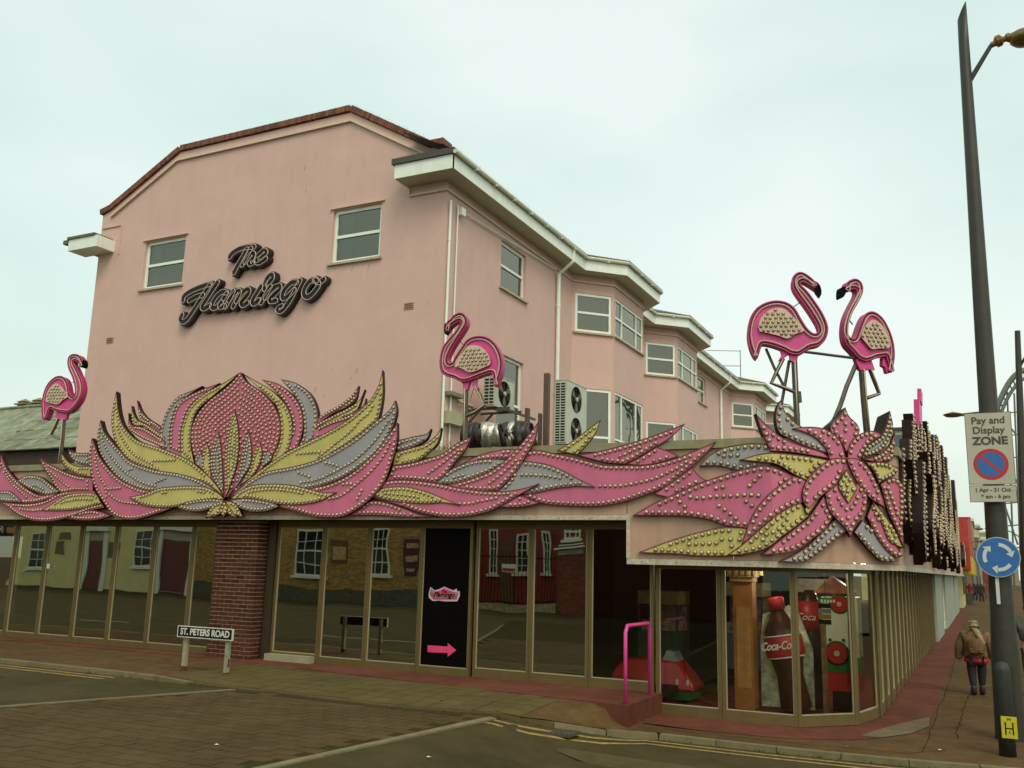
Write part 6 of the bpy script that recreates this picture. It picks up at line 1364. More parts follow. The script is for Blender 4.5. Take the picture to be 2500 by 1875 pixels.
m = MB(); m.add([(cx0+L*.60, 15.18, zc1-.02), (cx0+L*.78, 15.18, zc1-.02), (cx0+L*.73, 15.24, zc1+.13), (cx0+L*.64, 15.24, zc1+.15), (cx0+L*.60, 15.6, zc1-.02), (cx0+L*.78, 15.6, zc1-.02), (cx0+L*.73, 15.55, zc1+.13), (cx0+L*.64, 15.55, zc1+.15)], [(0, 1, 2, 3), (7, 6, 5, 4), (0, 4, 5, 1), (1, 5, 6, 2), (2, 6, 7, 3), (3, 7, 4, 0)]); m.make('windscreen', mat('pale_blue_plastic', (.22, .25, .24), .3, .1, 5), kr_)
for dx in (.80, .92):
    m = MB(); m.box(cx0+L*dx, cx0+L*dx+.03, 15.0, 15.04, zc0+.09, zc0+.17); m.make('headlight', UPVC, kr_)
# wooden column with carved head
p0, p1 = W(*R4(730, 600), 1, 15.0), W(*R4(880, 600), 1, 15.0); WD = mat('orange_wood', (.42, .17, .04), .5, .25, 5, streak=.3)
wc = empty('wooden_column', ((p0.x+p1.x)/2, 15.1, .02), 'orange-brown wooden column with carved cream head behind the corner glass', 'column')
m = MB(); m.box(p0.x, p1.x, 15.0, 15.3, .03, 1.95); m.make('shaft', WD, wc)
m = MB(); m.box(p0.x+.05, p1.x-.04, 14.985, 14.999, .35, 1.55); m.make('panel', mat('light_wood', (.55, .27, .07), .5, .2, 5, streak=.3), wc)
m = MB(); m.box(p0.x-.04, p1.x+.02, 14.96, 15.3, 1.952, 2.02); m.box(p0.x-.08, p1.x+.05, 14.93, 15.3, 2.022, 2.2); 
for i in range(6): m.box(p0.x-.06+i*.1, p0.x-.01+i*.1, 14.915, 14.93, 2.05, 2.12)
m.make('capital', mat('cream_plaster', (.5, .36, .17), .6, .2, 9), wc)
# bottle display
bx, by_ = W(*R4(1090, 800), 1, 15.1).x, 15.15; top = W(*R4(1000, 320), 1, 15.1).z
bd_ = empty('cola_bottle_display', (bx, by_, .02), 'giant brown cola bottle with red cap and red Coca-Cola label on a mottled white board', 'display')
COLA = mat('cola_brown', (.06, .020, .010), .3, .3, 7); s_ = top-.02
tilt = Vector((-.17, 0, 1)).normalized(); BX = bx+.22
m = MB(); m.lathe((BX, by_, .05), [(.17, 0), (.235, .05), (.20, .3*s_), (.24, .42*s_), (.285, .52*s_), (.26, .68*s_), (.16, .78*s_), (.10, .85*s_), (.09, .88*s_)], 20, ax=tilt); m.make('bottle', COLA, bd_, smooth=True)
m = MB(); m.lathe((BX, by_, .05), [(.10, .862*s_), (.125, .87*s_), (.125, .96*s_), (.11, .975*s_), (.001, .98*s_)], 18, ax=tilt); m.make('cap', SRED, bd_, smooth=True)
m = MB(); m.lathe((BX, by_, .05), [(.275, .46*s_), (.290, .48*s_), (.296, .54*s_), (.288, .62*s_), (.275, .64*s_)], 24, ax=tilt); m.make('label', SRED, bd_, smooth=True)
for hh in (.458, .642): m = MB(); m.lathe((BX, by_, .05), [(.268, hh*s_-.01), (.284, hh*s_-.008), (.284, hh*s_+.008), (.268, hh*s_+.01)], 24, ax=tilt); m.make('label_stripe', UPVC, bd_, smooth=True)
lz = .05+.55*s_; text('lettering', 'Coca-Cola', mat('label_white', (.75, .73, .66), .5, .05, 5), bd_, (BX-.17*lz-.03, by_-.300, lz), (math.pi/2, -.14, 0), .17, .003, shear=.45, sx=.72, offset=.005)
m = MB(); X0, X1 = W(*R4(935, 900), 1, 15.35).x, W(*R4(1340, 900), 1, 15.35).x
pts = [(X0, .05), (X0, 1.0), (X0+.05, 1.45), (X0+.2, 1.5), (X0+.45, 1.6), (X1-.2, 1.5), (X1, .95), (X1, .05)]; V = [Vector((x, 15.42, z)) for x, z in pts]; B_ = [v+Vector((0, .05, 0)) for v in V]; n = len(V)
m.add(V, [tuple(t) for t in tessellate_polygon([V])]); m.add(V+B_, [(k, (k+1) % n, (k+1) % n+n, k+n) for k in range(n)])
m.make('board', mat('mottled_white_board', (.62, .66, .48), .6, .75, 5.5), bd_)
b2 = empty('cola_bottle_display', (-2.55, 16.0, .02), 'second brown bottle with a small red Coca label behind the leaning board', 'display')
p = W(*R4(1290, 480), 1, 16); m = MB(); m.lathe((p.x+.06, 16.0, .02), [(.20, 0), (.22, .8), (.19, p.z), (.12, p.z+.3), (.07, p.z+.38)], 16); m.make('bottle', COLA, b2, smooth=True)
m = MB(); m.lathe((p.x+.06, 16.0, .02), [(.2, p.z-.25), (.235, p.z-.24), (.225, p.z+.2), (.19, p.z+.21)], 16); m.make('label', SRED, b2, smooth=True)
text('lettering', 'Coca', mat('label_white', (1, 1, 1)), b2, (p.x+.02, 15.76, p.z-.02), FRONT, .15, .002, shear=.4)
# game machine: white front with red discs, green band
g0, g1 = W(*R4(1455, 700), 1, 15.6), W(*R4(1645, 700), 1, 15.6); ztop = W(*R4(1550, 340), 1, 15.6).z
g0.x -= .07; g1.x += .10
gm_ = empty('arcade_machine', ((g0.x+g1.x)/2, 15.7, .3), 'white arcade game machine with red discs and green band behind the angled corner glass', 'arcade machine')
m = MB(); m.box(g0.x, g1.x, 15.6, 16.1, .85, ztop); m.make('cabinet', mat('machine_white', (.75, .80, .62), .4, .1, 5), gm_)
m = MB(); m.box(g0.x-.01, g1.x+.01, 15.59, 16.1, .62, .848); m.make('green_band', mat('green_plastic', (1, 1, 1)), gm_)
m = MB(); m.box(g0.x, g1.x, 15.6, 16.1, .34, .618); m.make('red_base', REDPL, gm_)
m = MB(); m.box(g0.x+.1, g1.x-.1, 15.7, 16.0, .02, .34); m.make('plinth', BLACK, gm_)
for (qx, qy, r_) in ((1545, 395, .12), (1528, 775, .15)):
    c = W(*R4(qx, qy), 1, 15.6); o = disc('disc_rim', (c.x, c.z), r_*1.25, 15.6, mat('green_dark_plastic', (.02, .09, .03), .4, .1, 5), gm_, .01, 24); disc('red_disc', (c.x, c.z), r_, 15.589, REDPL, o, .01, 24); disc('disc_hub', (c.x, c.z), r_*.3, 15.578, CREAM, o, .01, 12)
m = MB(); c = W(*R4(1450, 260), 1, 15.6); m.add([(g0.x-.12, 15.62, ztop+.05), (g1.x+.02, 15.62, ztop+.05), (g0.x+.15, 15.62, ztop+.32), (g0.x-.12, 15.95, ztop+.05), (g1.x+.02, 15.95, ztop+.05), (g0.x+.15, 15.95, ztop+.32)], [(0, 1, 2), (5, 4, 3), (0, 2, 5, 3), (2, 1, 4, 5), (1, 0, 3, 4)]); m.make('pitched_top', mat('machine_red_white', (.35, .12, .08), .5, .6, 8), gm_)
for (qx, qy) in ((1475, 670), (1578, 672)): c = W(*R4(qx, qy), 1, 15.6); disc('knob', (c.x, c.z), .025, 15.6, mat('green_dark_plastic', (1, 1, 1)), gm_, .02, 12)
q0, q1 = W(*R4(1380, 345), 1, 15.2), W(*R4(1495, 560), 1, 15.2); ws = empty('window_notice', ((q0.x+q1.x)/2, 15.2, q1.z), 'hanging green notice board with pale lines beside the white game machine', 'notice')
hh = (q0.z-q1.z)/5
for i, mt in enumerate([mat('green_plastic', (1, 1, 1)), BLACK, mat('notice_blue', (.12, .17, .14), .5, .2, 5), mat('notice_orange', (.30, .14, .03), .5, .2, 5), BLACK]):
    m = MB(); m.box(q0.x, q1.x-.02, 15.2, 15.22, q0.z-hh*(i+1)+.01, q0.z-hh*i); m.make('notice_strip', mt, ws)
m = MB()
for i in range(5): m.box(q0.x+.04+i*.045, q0.x+.07+i*.045, 15.19, 15.198, q0.z-hh*.8, q0.z-hh*.3)
m.make('pale_marks', UPVC, ws)
m = MB(); m.tube([((q0.x+q1.x)/2, 15.21, q0.z), ((q0.x+q1.x)/2, 15.21, 2.48)], .006, 5); m.make('cord', METAL, ws)
q0, q1 = W(*R4(1400, 590), 1, 15.1), W(*R4(1450, 1240), 1, 15.1); m = MB(); m.box(q0.x, q1.x, 15.1, 15.35, .03, 1.35); tag(m.make('ticket_cabinet', mat('patterned_cabinet', (.25, .12, .05), .5, .8, 9)), 'narrow dark and orange patterned cabinet left of the white game machine', 'cabinet')
for (x, y, hgt, c1, c2, lab) in ((-4.1, 18.0, 1.9, (.10, .13, .22), (.45, .40, .2), 'blue and cream grabber machine deep behind the corner glass, leftmost at the back'), (-2.9, 18.6, 2.0, (.30, .05, .10), (.5, .45, .35), 'maroon grabber machine deep behind the corner glass, beside the brown bottles'), (-5.6, 17.6, 1.7, (.06, .12, .08), (.35, .3, .1), 'dark green grabber machine standing behind the red toy car')):
    r_ = empty('grabber_machine', (x, y, .02), lab, 'arcade machine'); k_ = lab.split()[0]
    m = MB(); m.box(x-.4, x+.4, y, y+.8, .32, .95); m.make('cabinet', mat(k_+'_cabinet', c1, .35, .2, 5), r_)
    m = MB()
    for (dx, dy) in ((-.4, 0), (.36, 0), (-.4, .76), (.36, .76)): m.box(x+dx, x+dx+.04, y+dy, y+dy+.04, .952, hgt-.25)
    m.make('corner_posts', METAL, r_)
    m = MB(); m.box(x-.4, x+.4, y, y+.8, hgt-.248, hgt); m.make('marquee', mat(k_+'_marquee', c2, .4, .3, 8), r_)
    m = MB(); m.box(x-.36, x+.36, y+.75, y+.77, .953, hgt-.25); m.make('back_panel', mat('grabber_back', (.25, .22, .2), .5, .6, 9), r_)
    m = MB(); m.box(x-.36, x+.36, y+.1, y+.7, .96, 1.15); m.make('soft_toys', mat('toy_mix', (.40, .28, .16), .8, .8, 12), r_)
# lit ceiling lamps whose glints show through the corner and side glass
for (x, y, e_, lab) in ((-2.85, 14.8, 16, 'small lit ceiling lamp inside the corner window in front of the bottles'), (-2.0, 17.6, 22, 'small lit ceiling lamp inside, behind the first side panes'), (-2.1, 19.9, 25, 'small lit ceiling lamp inside, further along the side glass')):
    cl = empty('ceiling_lamp', (x, y, 2.4), lab, 'ceiling lamp'); m = MB(); m.lathe((x, y, 2.34), [(.001, -.05), (.04, -.035), (.055, 0), (.04, .035), (.02, .05)], 12); m.make('globe', mat('lit_globe', (1, .93, .8), .3, .01, 5, emit=6), cl, smooth=True)
    m = MB(); m.lathe((x, y, 2.40), [(.03, 0), (.05, .09), (.001, .095)], 10); m.make('fitting', METAL, cl)
    ld = bpy.data.lights.new('ceiling_lamp_light', 'POINT'); ld.energy = e_; ld.color = (1, .9, .72); ld.shadow_soft_size = .06; lo = bpy.data.objects.new('lamp_light', ld); sc.collection.objects.link(lo); lo.location = (x, y, 2.22); par(lo, cl)
# ================= HOUSES ACROSS THE ROAD (seen as reflections) =================
GLASSY = 13.815
def RW(px, py, ym):
    """point seen in the front glass: mirrored depth ym, returned at its true place"""
    p = W(px, py, 1, ym); return Vector((p.x, 2*GLASSY-ym, p.z))
R1 = lambda x, y_: (x/2.655, 1250+y_/2.655)
R2 = lambda x, y_: (500+x/3.607, 1240+y_/3.607)
YM = 36.0; YH = 2*GLASSY-YM
def rr_(f, x0, y0, x1, y1):
    a, b = RW(*f(x0, y0), YM), RW(*f(x1, y1), YM); return min(a.x, b.x), max(a.x, b.x), min(a.z, b.z), max(a.z, b.z)
def house(name, label, x0, x1, wallm, feats, h=5.6, depth=6, y=YH):
    r = empty(name, ((x0+x1)/2, y, .1), label, 'building')
    m = MB(); m.box(x0, x1, y-depth, y, .0, h); m.make('wall', wallm, r)
    m = MB(); m.add([(x0-.2, y+.25, h-.05), (x1+.2, y+.25, h-.05), (x1+.2, y-depth/2, h+2), (x0-.2, y-depth/2, h+2), (x0-.2, y-depth-.2, h-.05), (x1+.2, y-depth-.2, h-.05)], [(0, 1, 2, 3), (3, 2, 5, 4)]); m.make('roof', SLATE, r)
    return r
WH = mat('white_joinery', (.70, .72, .60), .5, .08, 6)
def sash(r, b, cols, rows, y=YH, frame=WH, glassc=None):
    x0, x1, z0, z1 = b; m = MB(); f = .08
    for (a, c, d, e) in ((x0, x0+f, z0, z1), (x1-f, x1, z0, z1), (x0+f, x1-f, z0, z0+f), (x0+f, x1-f, z1-f, z1)): m.box(a, c, y+.003, y+.06, d, e)
    for i in range(1, cols): x = x0+(x1-x0)*i/cols; m.box(x-.018, x+.018, y+.015, y+.05, z0+f, z1-f)
    for j in range(1, rows): z = z0+(z1-z0)*j/rows; t = .04 if j*2 == rows else .018; m.box(x0+f, x1-f, y+.013, y+.052, z-t, z+t)
    w = m.make('window', frame, r)
    for i in range(cols):
        for j in range(rows):
            g = MB(); g.box(x0+(x1-x0)*i/cols+.02, x0+(x1-x0)*(i+1)/cols-.02, y+.004, y+.010, z0+(z1-z0)*j/rows+.02, z0+(z1-z0)*(j+1)/rows-.02); g.make('pane', glassc or mat('dark_pane', (.02, .018, .014), .1, .2, 3), w)
    g = MB(); g.box(x0-.12, x1+.12, y, y+.14, z0-.12, z0-.005); g.make('sill', frame, w)
def rect(r, b, nm, mt, d=.05, y=YH):
    m = MB(); m.box(b[0], b[1], y+.002, y+d, b[2], b[3]); return m.make(nm, mt, r)
CRW = mat('cream_house_render', (.68, .60, .28), .8, .08, 2, streak=.1); DR = mat('dark_red_door', (.13, .018, .015), .4, .1, 5)
xa = rr_(R1, 90, 100, 1185, 500); b = rr_(R1, 1225, 100, 1225, 500)
cxl = rr_(R1, 88, 100, 88, 500)[0]; cxr = rr_(R1, 90, 90, 1215, 500)[1]
hs = house('cream_house', 'cream rendered house with white sash windows and dark red doors across the road', cxl, cxr, CRW, [])
sash(hs, rr_(R1, 190, 130, 300, 370), 3, 4); sash(hs, rr_(R1, 865, 110, 1000, 360), 3, 4)
for (x0, x1) in ((568, 640), (1062, 1190)):
    q = rr_(R1, x0, 185, x1, 522); rect(hs, q, 'door', DR, .03); q2 = (q[0], q[1], q[3]+.03, q[3]+.45); rect(hs, q2, 'fanlight', mat('pale_board', (.4, .4, .26), .6, .1, 5), .04)
    rect(hs, (q[0]-.32, q[0]-.01, .15, q[3]+.5), 'pilaster', WH, .12); rect(hs, (q[1]+.01, q[1]+.32, .15, q[3]+.5), 'pilaster', WH, .12); rect(hs, (q[0]-.45, q[1]+.45, q[3]+.52, q[3]+.8), 'door_hood', WH, .3)
for q in ((385, 125, 445, 180), (360, 190, 405, 285), (705, 190, 765, 290)): rect(hs, rr_(R1, *q), 'wall_plaque', mat('brown_plaque', (.16, .12, .06), .6, .4, 9), .04)
rect(hs, (cxl, cxr, .0, .32), 'plinth', mat('dark_plinth', (.05, .05, .03), .8, .2, 4), .05)
sh = house('dark_shop', 'dark shop front with an orange fascia sign at the far end across the road', -75, cxl-.03, mat('dark_shop_brick', (.07, .035, .02), .85, .3, 6), [])
q = rr_(R1, 52, 95, 112, 138); rect(sh, (q[0], q[1], q[2], q[3]), 'fascia_board', mat('orange_board', (.45, .20, .03), .5, .2, 3), .1)
rect(sh, (-58, q[0]-.05, q[2]-.1, q[3]+.2), 'black_fascia', BLACK, .09); text('lettering', 'IRS', WH, sh, (q[0]-1.0, YH+.1, (q[2]+q[3])/2), (math.pi/2, 0, math.pi), .8, .01, shear=.2)
YB = mat('yellow_brick', (.34, .21, .06), .85, .22, 14)
def brickwall(r, x0, x1, z0, z1, base, y=YH):
    m = MB(); z = z0; k = 0
    while z < z1:
        x = x0+(.11 if k % 2 else 0)
        while x < x1-.2: m.cr = random.random(); m.box(x, x+.215, y+.001, y+.011, z, z+.065); x += .225
        z += .075; k += 1
    m.make('brick', base, r, attr=True, kind='stuff')
ybl = cxr+.02; ybr = rr_(R2, 1000, 200, 1860, 500)[1]+.3
hb = house('yellow_brick_house', 'yellow-brown brick house with tall white sash windows and wall posters across the road', ybl, ybr, mat('yellow_mortar', (.20, .14, .06), .9, .2, 4), [])
brickwall(hb, ybl, ybr, .9, 3.9, mat('yellow_brick_piece', (.38, .23, .065), .85, .2, 6, rnd=.3, attr=True))
sash(hb, rr_(R2, 810, 190, 1045, 600), 3, 4, YH+.012); sash(hb, rr_(R2, 1450, 170, 1615, 590), 3, 4, YH+.012)
q = rr_(R2, 1090, 280, 1240, 490); o = rect(hb, q, 'poster_board', mat('poster_brown', (.13, .05, .02), .5, .2, 5), .05); rect(hb, (q[0]+.1, q[1]-.1, q[2]+.15, q[3]-.3), 'poster_print', mat('poster_print', (.45, .30, .14), .5, .4, 7), .06); 
q = rr_(R2, 1750, 295, 1860, 595); rect(hb, q, 'poster_board', mat('poster_maroon', (.06, .012, .012), .5, .2, 5), .05)
for i in range(4): rect(hb, (q[0]+.15, q[1]-.12, q[2]+.25+i*.45, q[2]+.42+i*.45), 'poster_print', mat('poster_stripe', (.42, .25, .17), .5, .6, 18), .06)
rect(hb, (ybl, ybr, .0, .9), 'stone_base', mat('flint_base', (.09, .085, .05), .9, .5, 9), .06)
# yard with railings, then a red brick building
rx0 = ybr+.1; rx1 = RW(*R3(1160, 500), YM).x; rx2 = 4
yd = empty('yard_buildings', ((rx0+rx1)/2, YH-3, .1), 'red boarded lean-to with white windows behind black railings across the road', 'building')
m = MB(); m.box(rx0, rx1, YH-6, YH-3, .05, 4.2); m.make('wall', mat('red_boarding', (.24, .03, .02), .7, .3, 4), yd)
YM2 = YM+3
for (a_, b_, c_, d_) in ((635, 170, 700, 540), (850, 210, 930, 525), (1045, 195, 1100, 525)):
    A_, B_ = RW(*R3(a_, b_), YM2), RW(*R3(c_, d_), YM2); sash(yd, (min(A_.x, B_.x), max(A_.x, B_.x), min(A_.z, B_.z), max(A_.z, B_.z)), 2, 5, YH-3)
A_, B_ = RW(*R3(730, 220), YM2), RW(*R3(820, 800), YM2); rect(yd, (min(A_.x, B_.x), max(A_.x, B_.x), .1, max(A_.z, B_.z)), 'wooden_door', mat('old_wood_door', (.14, .07, .025), .7, .3, 6), .04, YH-3)
A_, B_ = RW(*R3(745, 447), YM), RW(*R3(838, 515), YM); rl = empty('railings', ((rx0+rx1)/2, YH, .1), 'black iron railings on a low stone wall with a small red and white notice', 'railings')
m = MB(); m.box(rx0, rx1, YH-.15, YH+.05, .0, .55); m.make('low_wall', mat('pale_stone_wall', (.30, .26, .13), .9, .5, 7), rl)
m = MB(); n_ = int((rx1-rx0)/.16)
for i in range(n_): x = rx0+i*.16; m.tube([(x, YH-.05, .5), (x, YH-.05, 2.6)], .012, 4)
m.box(rx0, rx1, YH-.07, YH-.03, 2.45, 2.49); m.box(rx0, rx1, YH-.07, YH-.03, .6, .64); m.make('bars', BLACK, rl, kind='stuff')
m = MB(); m.box(min(A_.x, B_.x), max(A_.x, B_.x), YH-.01, YH+.01, min(A_.z, B_.z), max(A_.z, B_.z)); o = m.make('notice', WH, rl); m = MB(); m.box(min(A_.x, B_.x)+.03, max(A_.x, B_.x)-.03, YH+.011, YH+.014, min(A_.z, B_.z)+.03, (A_.z+B_.z)/2); m.make('red_panel', SRED, o)
rb_ = house('red_brick_building', 'red brick building with a small white window and stone ledge across the road', rx1+.02, -7.5, mat('red_brick_far', (.13, .045, .02), .85, .3, 10), [])
sash(rb_, rr_(R3, 1210, 130, 1340, 245), 3, 2); rect(rb_, rr_(R3, 1140, 305, 1388, 325), 'stone_ledge', WH, .2); rect(rb_, rr_(R3, 1170, 330, 1378, 378), 'stone_panel', mat('grey_stone', (.28, .28, .2), .8, .2, 5), .06); rect(rb_, rr_(R3, 1172, 283, 1375, 296), 'stone_ledge', WH, .12)
brickwall(rb_, rx1+.05, -9, .2, 3.6, mat('red_brick_piece', (.20, .055, .025), .85, .2, 6, rnd=.3, attr=True))
m = MB(); x0, x1 = -70, -12
m.box(x0, x1, YH-2.8, YH+2.0, -.0, .19); pv2 = m.make('far_pavement', PAVE, kind='structure'); pv2.name = 'opposite_pavement'
# ================= LEFT BACKGROUND =================
lr = empty('slate_roofed_shed', (-30, 24, 3), 'low building with mossy grey-green slate roof behind the left end of the fascia', 'building')
m = MB(); zE = W(60, 1097, 1, 23).z; m.box(-60, -21.7, 23.2, 30, 2.9, zE-.02); m.make('wall', mat('dark_wall', (.05, .03, .02), .8, .2, 4), lr)
zR = W(80, 993, 1, 26.5).z; RSL = mat('mossy_roof', (.20, .22, .13), .85, .4, 3, bump=.6, bscale=10, grime=.25, rnd=.2)
sl = math.hypot(3.5, zR-zE); ey = 3.5/sl; ez = (zR-zE)/sl
m = MB(); m.add([(-60, 23.0, zE-.03), (-21.7, 23.0, zE-.03), (-21.7, 26.5, zR-.03), (-60, 26.5, zR-.03), (-60, 30, zE), (-21.7, 30, zE)], [(0, 1, 2, 3), (3, 2, 5, 4)]); m.make('roof', RSL, lr)
cnt = 0; sheetw = .5; rows_ = 5
for j in range(rows_):
    for i in range(26):
        x = -34.6+i*sheetw+(.25 if j % 2 else 0); a = j*sl/rows_; b = (j+1)*sl/rows_+.04; m = MB(); dz = random.uniform(0, .012); lift = .02
        P_ = [(x+.008, a, lift+dz), (x+sheetw-.008, a, lift+dz+random.uniform(0, .008)), (x+sheetw-.008, b, .004), (x+.008, b, .004)]
        V = [Vector((p[0], 23.0+p[1]*ey-p[2]*ez, zE+p[1]*ez+p[2]*ey)) for p in P_]; V2 = [v-Vector((0, 0, .025)) for v in V]
        m.add(V+V2, [(0, 1, 2, 3), (0, 4, 5, 1), (1, 5, 6, 2), (3, 7, 4, 0)]); m.make('slate', RSL, lr)
m = MB(); m.tube([(-60, 26.5, zR+.02), (-21.7, 26.5, zR+.02)], .07, 6); m.make('ridge', RSL, lr)
for px in (61, 96):
    c = W(px, 985, 1, 26.8); m = MB(); m.box(c.x-.22, c.x+.22, 26.6, 27.0, zR-.3, zR+.16); m.box(c.x-.32, c.x+.32, 26.5, 27.1, zR+.162, zR+.22); m.box(c.x-.2, c.x+.2, 26.6, 27, zR+.222, zR+.30)
    m.add([(c.x-.26, 26.55, zR+.302), (c.x+.26, 26.55, zR+.302), (c.x+.26, 27.05, zR+.302), (c.x-.26, 27.05, zR+.302), (c.x, 26.8, zR+.46)], [(0, 1, 4), (1, 2, 4), (2, 3, 4), (3, 0, 4)]); o = m.make('roof_vent', mat('stone_vent', (.24, .20, .11), .9, .3, 9), lr)
# ================= DISTANT SEA FRONT =================
def blk(name, label, x0, x1, y0, y1, z1, mt, wins=0, side=True, cat='building', z0=0):
    r = empty(name, ((x0+x1)/2, y0, 0), label, cat); m = MB(); m.box(x0, x1, y0, y1, z0, z1); m.make('wall', mt, r)
    for i in range(wins):
        for k in range(max(1, int(z1/3))):
            zz = .9+k*3; w = MB(); L_ = (y1-y0)/wins; w.box(x1, x1+.06, y0+L_*(i+.3), y0+L_*(i+.7), zz, zz+1.4); w.make('window', mat('far_window', (.05, .055, .05), .2, .2, 3), r)
    m = MB(); m.box(x0-.1, x1+.15, y0-.1, y1+.1, z1+.001, z1+.3); m.make('parapet', CREAM, r)
    return r
rd = blk('cream_arcade', 'pale yellow arcade building beyond the pink one with tall red and yellow sign boards', -8, -1.3, 74, 92, 4.2, mat('pale_yellow_wall', (.50, .46, .20), .7, .1, 2), 4)
random.seed(2); RDS = mat('red_sign_board', (.42, .035, .02), .5, .3, 3); YLS = mat('yellow_sign_board', (.55, .40, .03), .5, .2, 3)
rs = empty('red_sign_boards', (-1, 66, 2.5), 'tall jagged red and yellow sign boards at the far end of the arcade fascia', 'sign')
for i in range(7):
    y = 66+i*3.4; h = W(2322+i*5, [1268,1262,1275,1263,1270,1262,1280][i], 1, y).z; m = MB(); m.box(-1.3, -.62+.03*(i % 3), y, y+2.6, 2.6, h); m.make('red_board', RDS, rs)
    m = MB(); m.box(-1.1, -.52+.03*(i % 2), y+.4, y+2.9, 2.3, 3.4); m.make('yellow_board', YLS, rs)
cols_ = [mat('far_brick', (.22, .13, .07), .85, .2, 1), mat('far_stone', (.26, .22, .13), .85, .2, 1), mat('far_grey', (.18, .17, .12), .85, .2, 1), mat('far_cream', (.40, .36, .22), .85, .2, 1), mat('far_red', (.24, .05, .03), .8, .2, 1)]
yy = 96; lab = ['plain brown', 'stone-coloured', 'grey', 'cream', 'dull red', 'dark brown', 'buff', 'pale grey']
for i in range(8):
    d = 14+4*(i % 3); blk('seafront_building', f'{lab[i]} sea-front building, number {["one","two","three","four","five","six","seven","eight"][i]} of the row running far beyond the arcades', -9, -.9+.3*i+(.9 if i > 3 else 0)*1.0, yy, yy+d, [6, 8, 7, 9.5, 8, 9, 11, 10][i], cols_[i % 5], 4); yy += d+1.2
tw = W(2370, 1350, 1, 300); m = MB(); m.box(tw.x-1.7, tw.x+1.7, 300, 304, 0, tw.z-1); m.box(tw.x-1.1, tw.x+1.3, 300.5, 303, tw.z-1+.001, tw.z+.6); tag(m.make('tower', mat('dark_tower', (.07, .07, .075), .8, .2, 1)), 'dark blocky tower rising above the far end of the street', 'tower')
# closing terrace across the far end and on the seaward side
for i in range(6):
    x = 2+i*9; blk('distant_block', ['low brown block closing the view at the end of the street', 'long low sandy block right of the street end', 'flat-roofed olive block partly behind the lamp', 'pale pavilion near the right edge', 'low sea-front kiosk far on the right', 'last low block at the far right'][i], x, x+8, 330+i*4, 340+i*4, [9, 8, 7, 6, 6, 5][i], cols_[(i+1) % 5], 0)
m = MB(); m.add([(9, 24, .03), (60, 24, .03), (120, 1400, .03), (9, 1400, .03)], [(0, 1, 2, 3)]); m.make('promenade', mat('promenade_brown', (.13, .10, .05), .9, .2, .5), kind='structure')
# lamp columns along the street
def lampcol(x, y, H_, side, label, curve=True):
    r = empty('street_lamp', (x, y, 0), label, 'street lamp', None); m = MB(); m.tube([(x, y, 0), (x, y, H_*.5), (x, y, H_)], [.10, .085, .06], 8); m.make('column', POLE, r)
    m = MB(); P = [Vector((x, y, H_*.86)), Vector((x+side*.5, y, H_*.95)), Vector((x+side*1.2, y, H_)), Vector((x+side*2.0, y, H_*1.005))]; m.tube(smooth_pts(P, 4), .035, 6); m.make('arm', POLE, r)
    m = MB(); c = Vector((x+side*2.3, y, H_*1.0)); m.lathe((c.x, c.y, c.z), [(.001, .1), (.12, .07), (.27, .0), (.2, -.06), (.001, -.08)], 10); m.make('lamp_head', BR, r, smooth=True)
    return r
hp_ = W(2322, 1013, 1, 30); m = MB(); r = empty('street_lamp', (hp_.x+1.3, 30, 0), 'second lamp column hidden behind the near one, its flat head showing to the left', 'street lamp'); cx_ = W(2410, 1013, 1, 30).x
m.tube([(cx_, 30, 0), (cx_, 30, hp_.z+.3)], [.12, .07], 8); m.make('column', POLE, r); m = MB(); m.tube([(cx_, 30, hp_.z+.05), (hp_.x+.3, 30, hp_.z)], .035, 6); m.make('arm', POLE, r); m = MB(); m.box(hp_.x-.16, hp_.x+.34, 29.9, 30.1, hp_.z-.04, hp_.z+.02); m.lathe((hp_.x+.05, 30, hp_.z), [(.001, .10), (.06, .08), (.28, .01), (.20, -.05), (.001, -.06)], 12); m.make('lamp_head', BR, r)
for (px, py, y, lab_) in ((2390, 1291, 62, 'farther lamp with curved arm, upper of the three small lamp heads left of the pole'), (2368, 1323, 80, 'farther lamp with curved arm, middle of the three small lamp heads left of the pole'), (2382, 1340, 105, 'farthest lamp with curved arm, lowest of the three small lamp heads left of the pole')):
    c = W(px, py, 1, y); lampcol(c.x+2.3, y, c.z, -1, lab_)
# tall slim column at the right edge
q0, q1 = W(2484, 808, 1, 24), W(2506, 1420, 1, 24); r = empty('street_lamp', (q1.x, 24, 0), 'tall slim dark column at the right edge of the view', 'street lamp'); m = MB(); m.tube([(q1.x+.05, 24, 0), (q1.x, 24, q1.z), (q0.x, 24, q0.z)], [.13, .11, .06], 10); m.make('column', POLE, r)
m = MB(); m.tube([W(2486, 900, 1, 24), W(2505, 870, 1, 24), W(2530, 850, 1, 24)], .035, 6); m.make('arm', POLE, r)
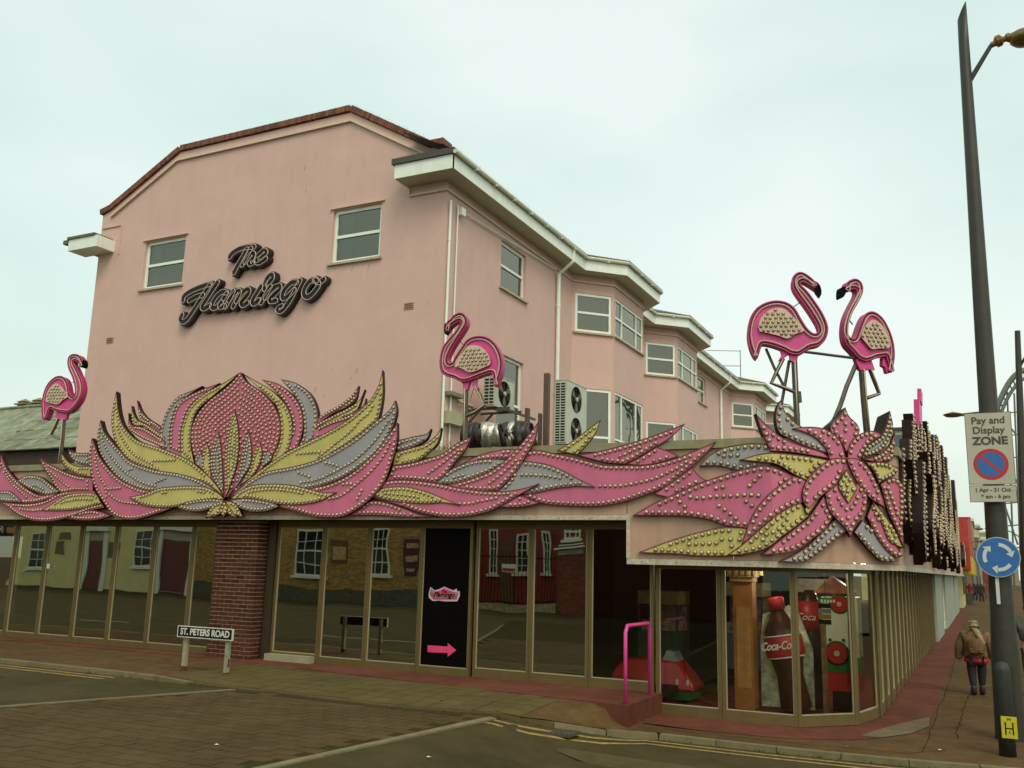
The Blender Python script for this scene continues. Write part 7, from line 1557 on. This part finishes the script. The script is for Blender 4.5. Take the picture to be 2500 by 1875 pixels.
# arched ride / truss beyond
ra = empty('ride_arch', (8, 60, 0), 'curved steel lattice arch of a fairground ride behind the right-hand lamp', 'ride'); m = MB()
A1 = [W(x, y_, 1, 60) for x, y_ in ((2416, 1075), (2430, 1010), (2447, 965), (2468, 928), (2490, 908), (2515, 900))]; A2 = [W(x, y_, 1, 60) for x, y_ in ((2424, 1090), (2440, 1022), (2456, 980), (2475, 948), (2494, 928), (2515, 920))]
S1, S2_ = smooth_pts(A1, 5), smooth_pts(A2, 5); m.tube(S1, .16, 6); m.tube(S2_, .10, 6)
for i in range(0, len(S1), 2): m.tube([S1[i], S2_[i]], .04, 4)
for px in (2442, 2459, 2476): m.tube([W(px, 960 if px > 2450 else 1000, 1, 60), W(px+18, 1430, 1, 60)], .05, 4)
for k in range(7): m.tube([W(2440+k, 1010+k*55, 1, 60), W(2482+k*2, 1006+k*55, 1, 60)], .035, 4)
for (a_, b_) in (((2440, 1010), (2480, 1060)), ((2452, 1230), (2485, 1330)), ((2445, 1110), (2482, 1180))): m.tube([W(*a_, 1, 60), W(*b_, 1, 60)], .05, 4)
m.make('lattice', mat('far_steel', (.14, .16, .12), .5, .2, 3), ra)
# far walkers
random.seed(9)
for i, (px, y, col) in enumerate(((2372, 88, (.20, .02, .02)), (2384, 96, (.02, .02, .03)), (2392, 104, (.03, .03, .02)), (2400, 92, (.04, .02, .02)), (2408, 110, (.12, .10, .06)), (2376, 120, (.3, .05, .05)))):
    g_ = W(px, 1500, 1, y); x = g_.x; r = empty('person', (x, y, 0), ['far walker in red at the end of the pavement', 'far walker in black left of the small group', 'far walker in dark olive in the middle of the group', 'far walker in dark maroon beside the group', 'far walker in pale coat nearest the lamp column', 'far walker in light red behind the others'][i], 'person')
    m = mat('far_coat_%d' % i, col, .9, .2, 5); J_ = [(0,0,.95,.16,.12),(0,0,1.35,.18,.12),(0,0,1.5,.06),(0,0,1.62,.09),(.12,0,.5,.09),(.12,.05,.05,.07),(-.12,0,.5,.09),(-.12,-.1,.05,.07),(.24,0,1.3,.06),(.27,0,.85,.05),(-.24,0,1.3,.06),(-.27,0,.85,.05)]
    skinbody('body', J_, [(0,1),(1,2),(2,3),(0,4),(4,5),(0,6),(6,7),(1,8),(8,9),(1,10),(10,11)], m, r, (x, y, 0), 1)
# parked shapes at the kerb far right: a bench and a planter by the wall end
c = G(2358, 1478); m = MB(); m.box(c.x-.4, c.x+.5, c.y+2, c.y+3.5, 0, .9); tag(m.make('planter', mat('dark_planter', (.06, .06, .04), .8, .3, 4)), 'dark planter box against the cream wall at the end of the arcade', 'planter')
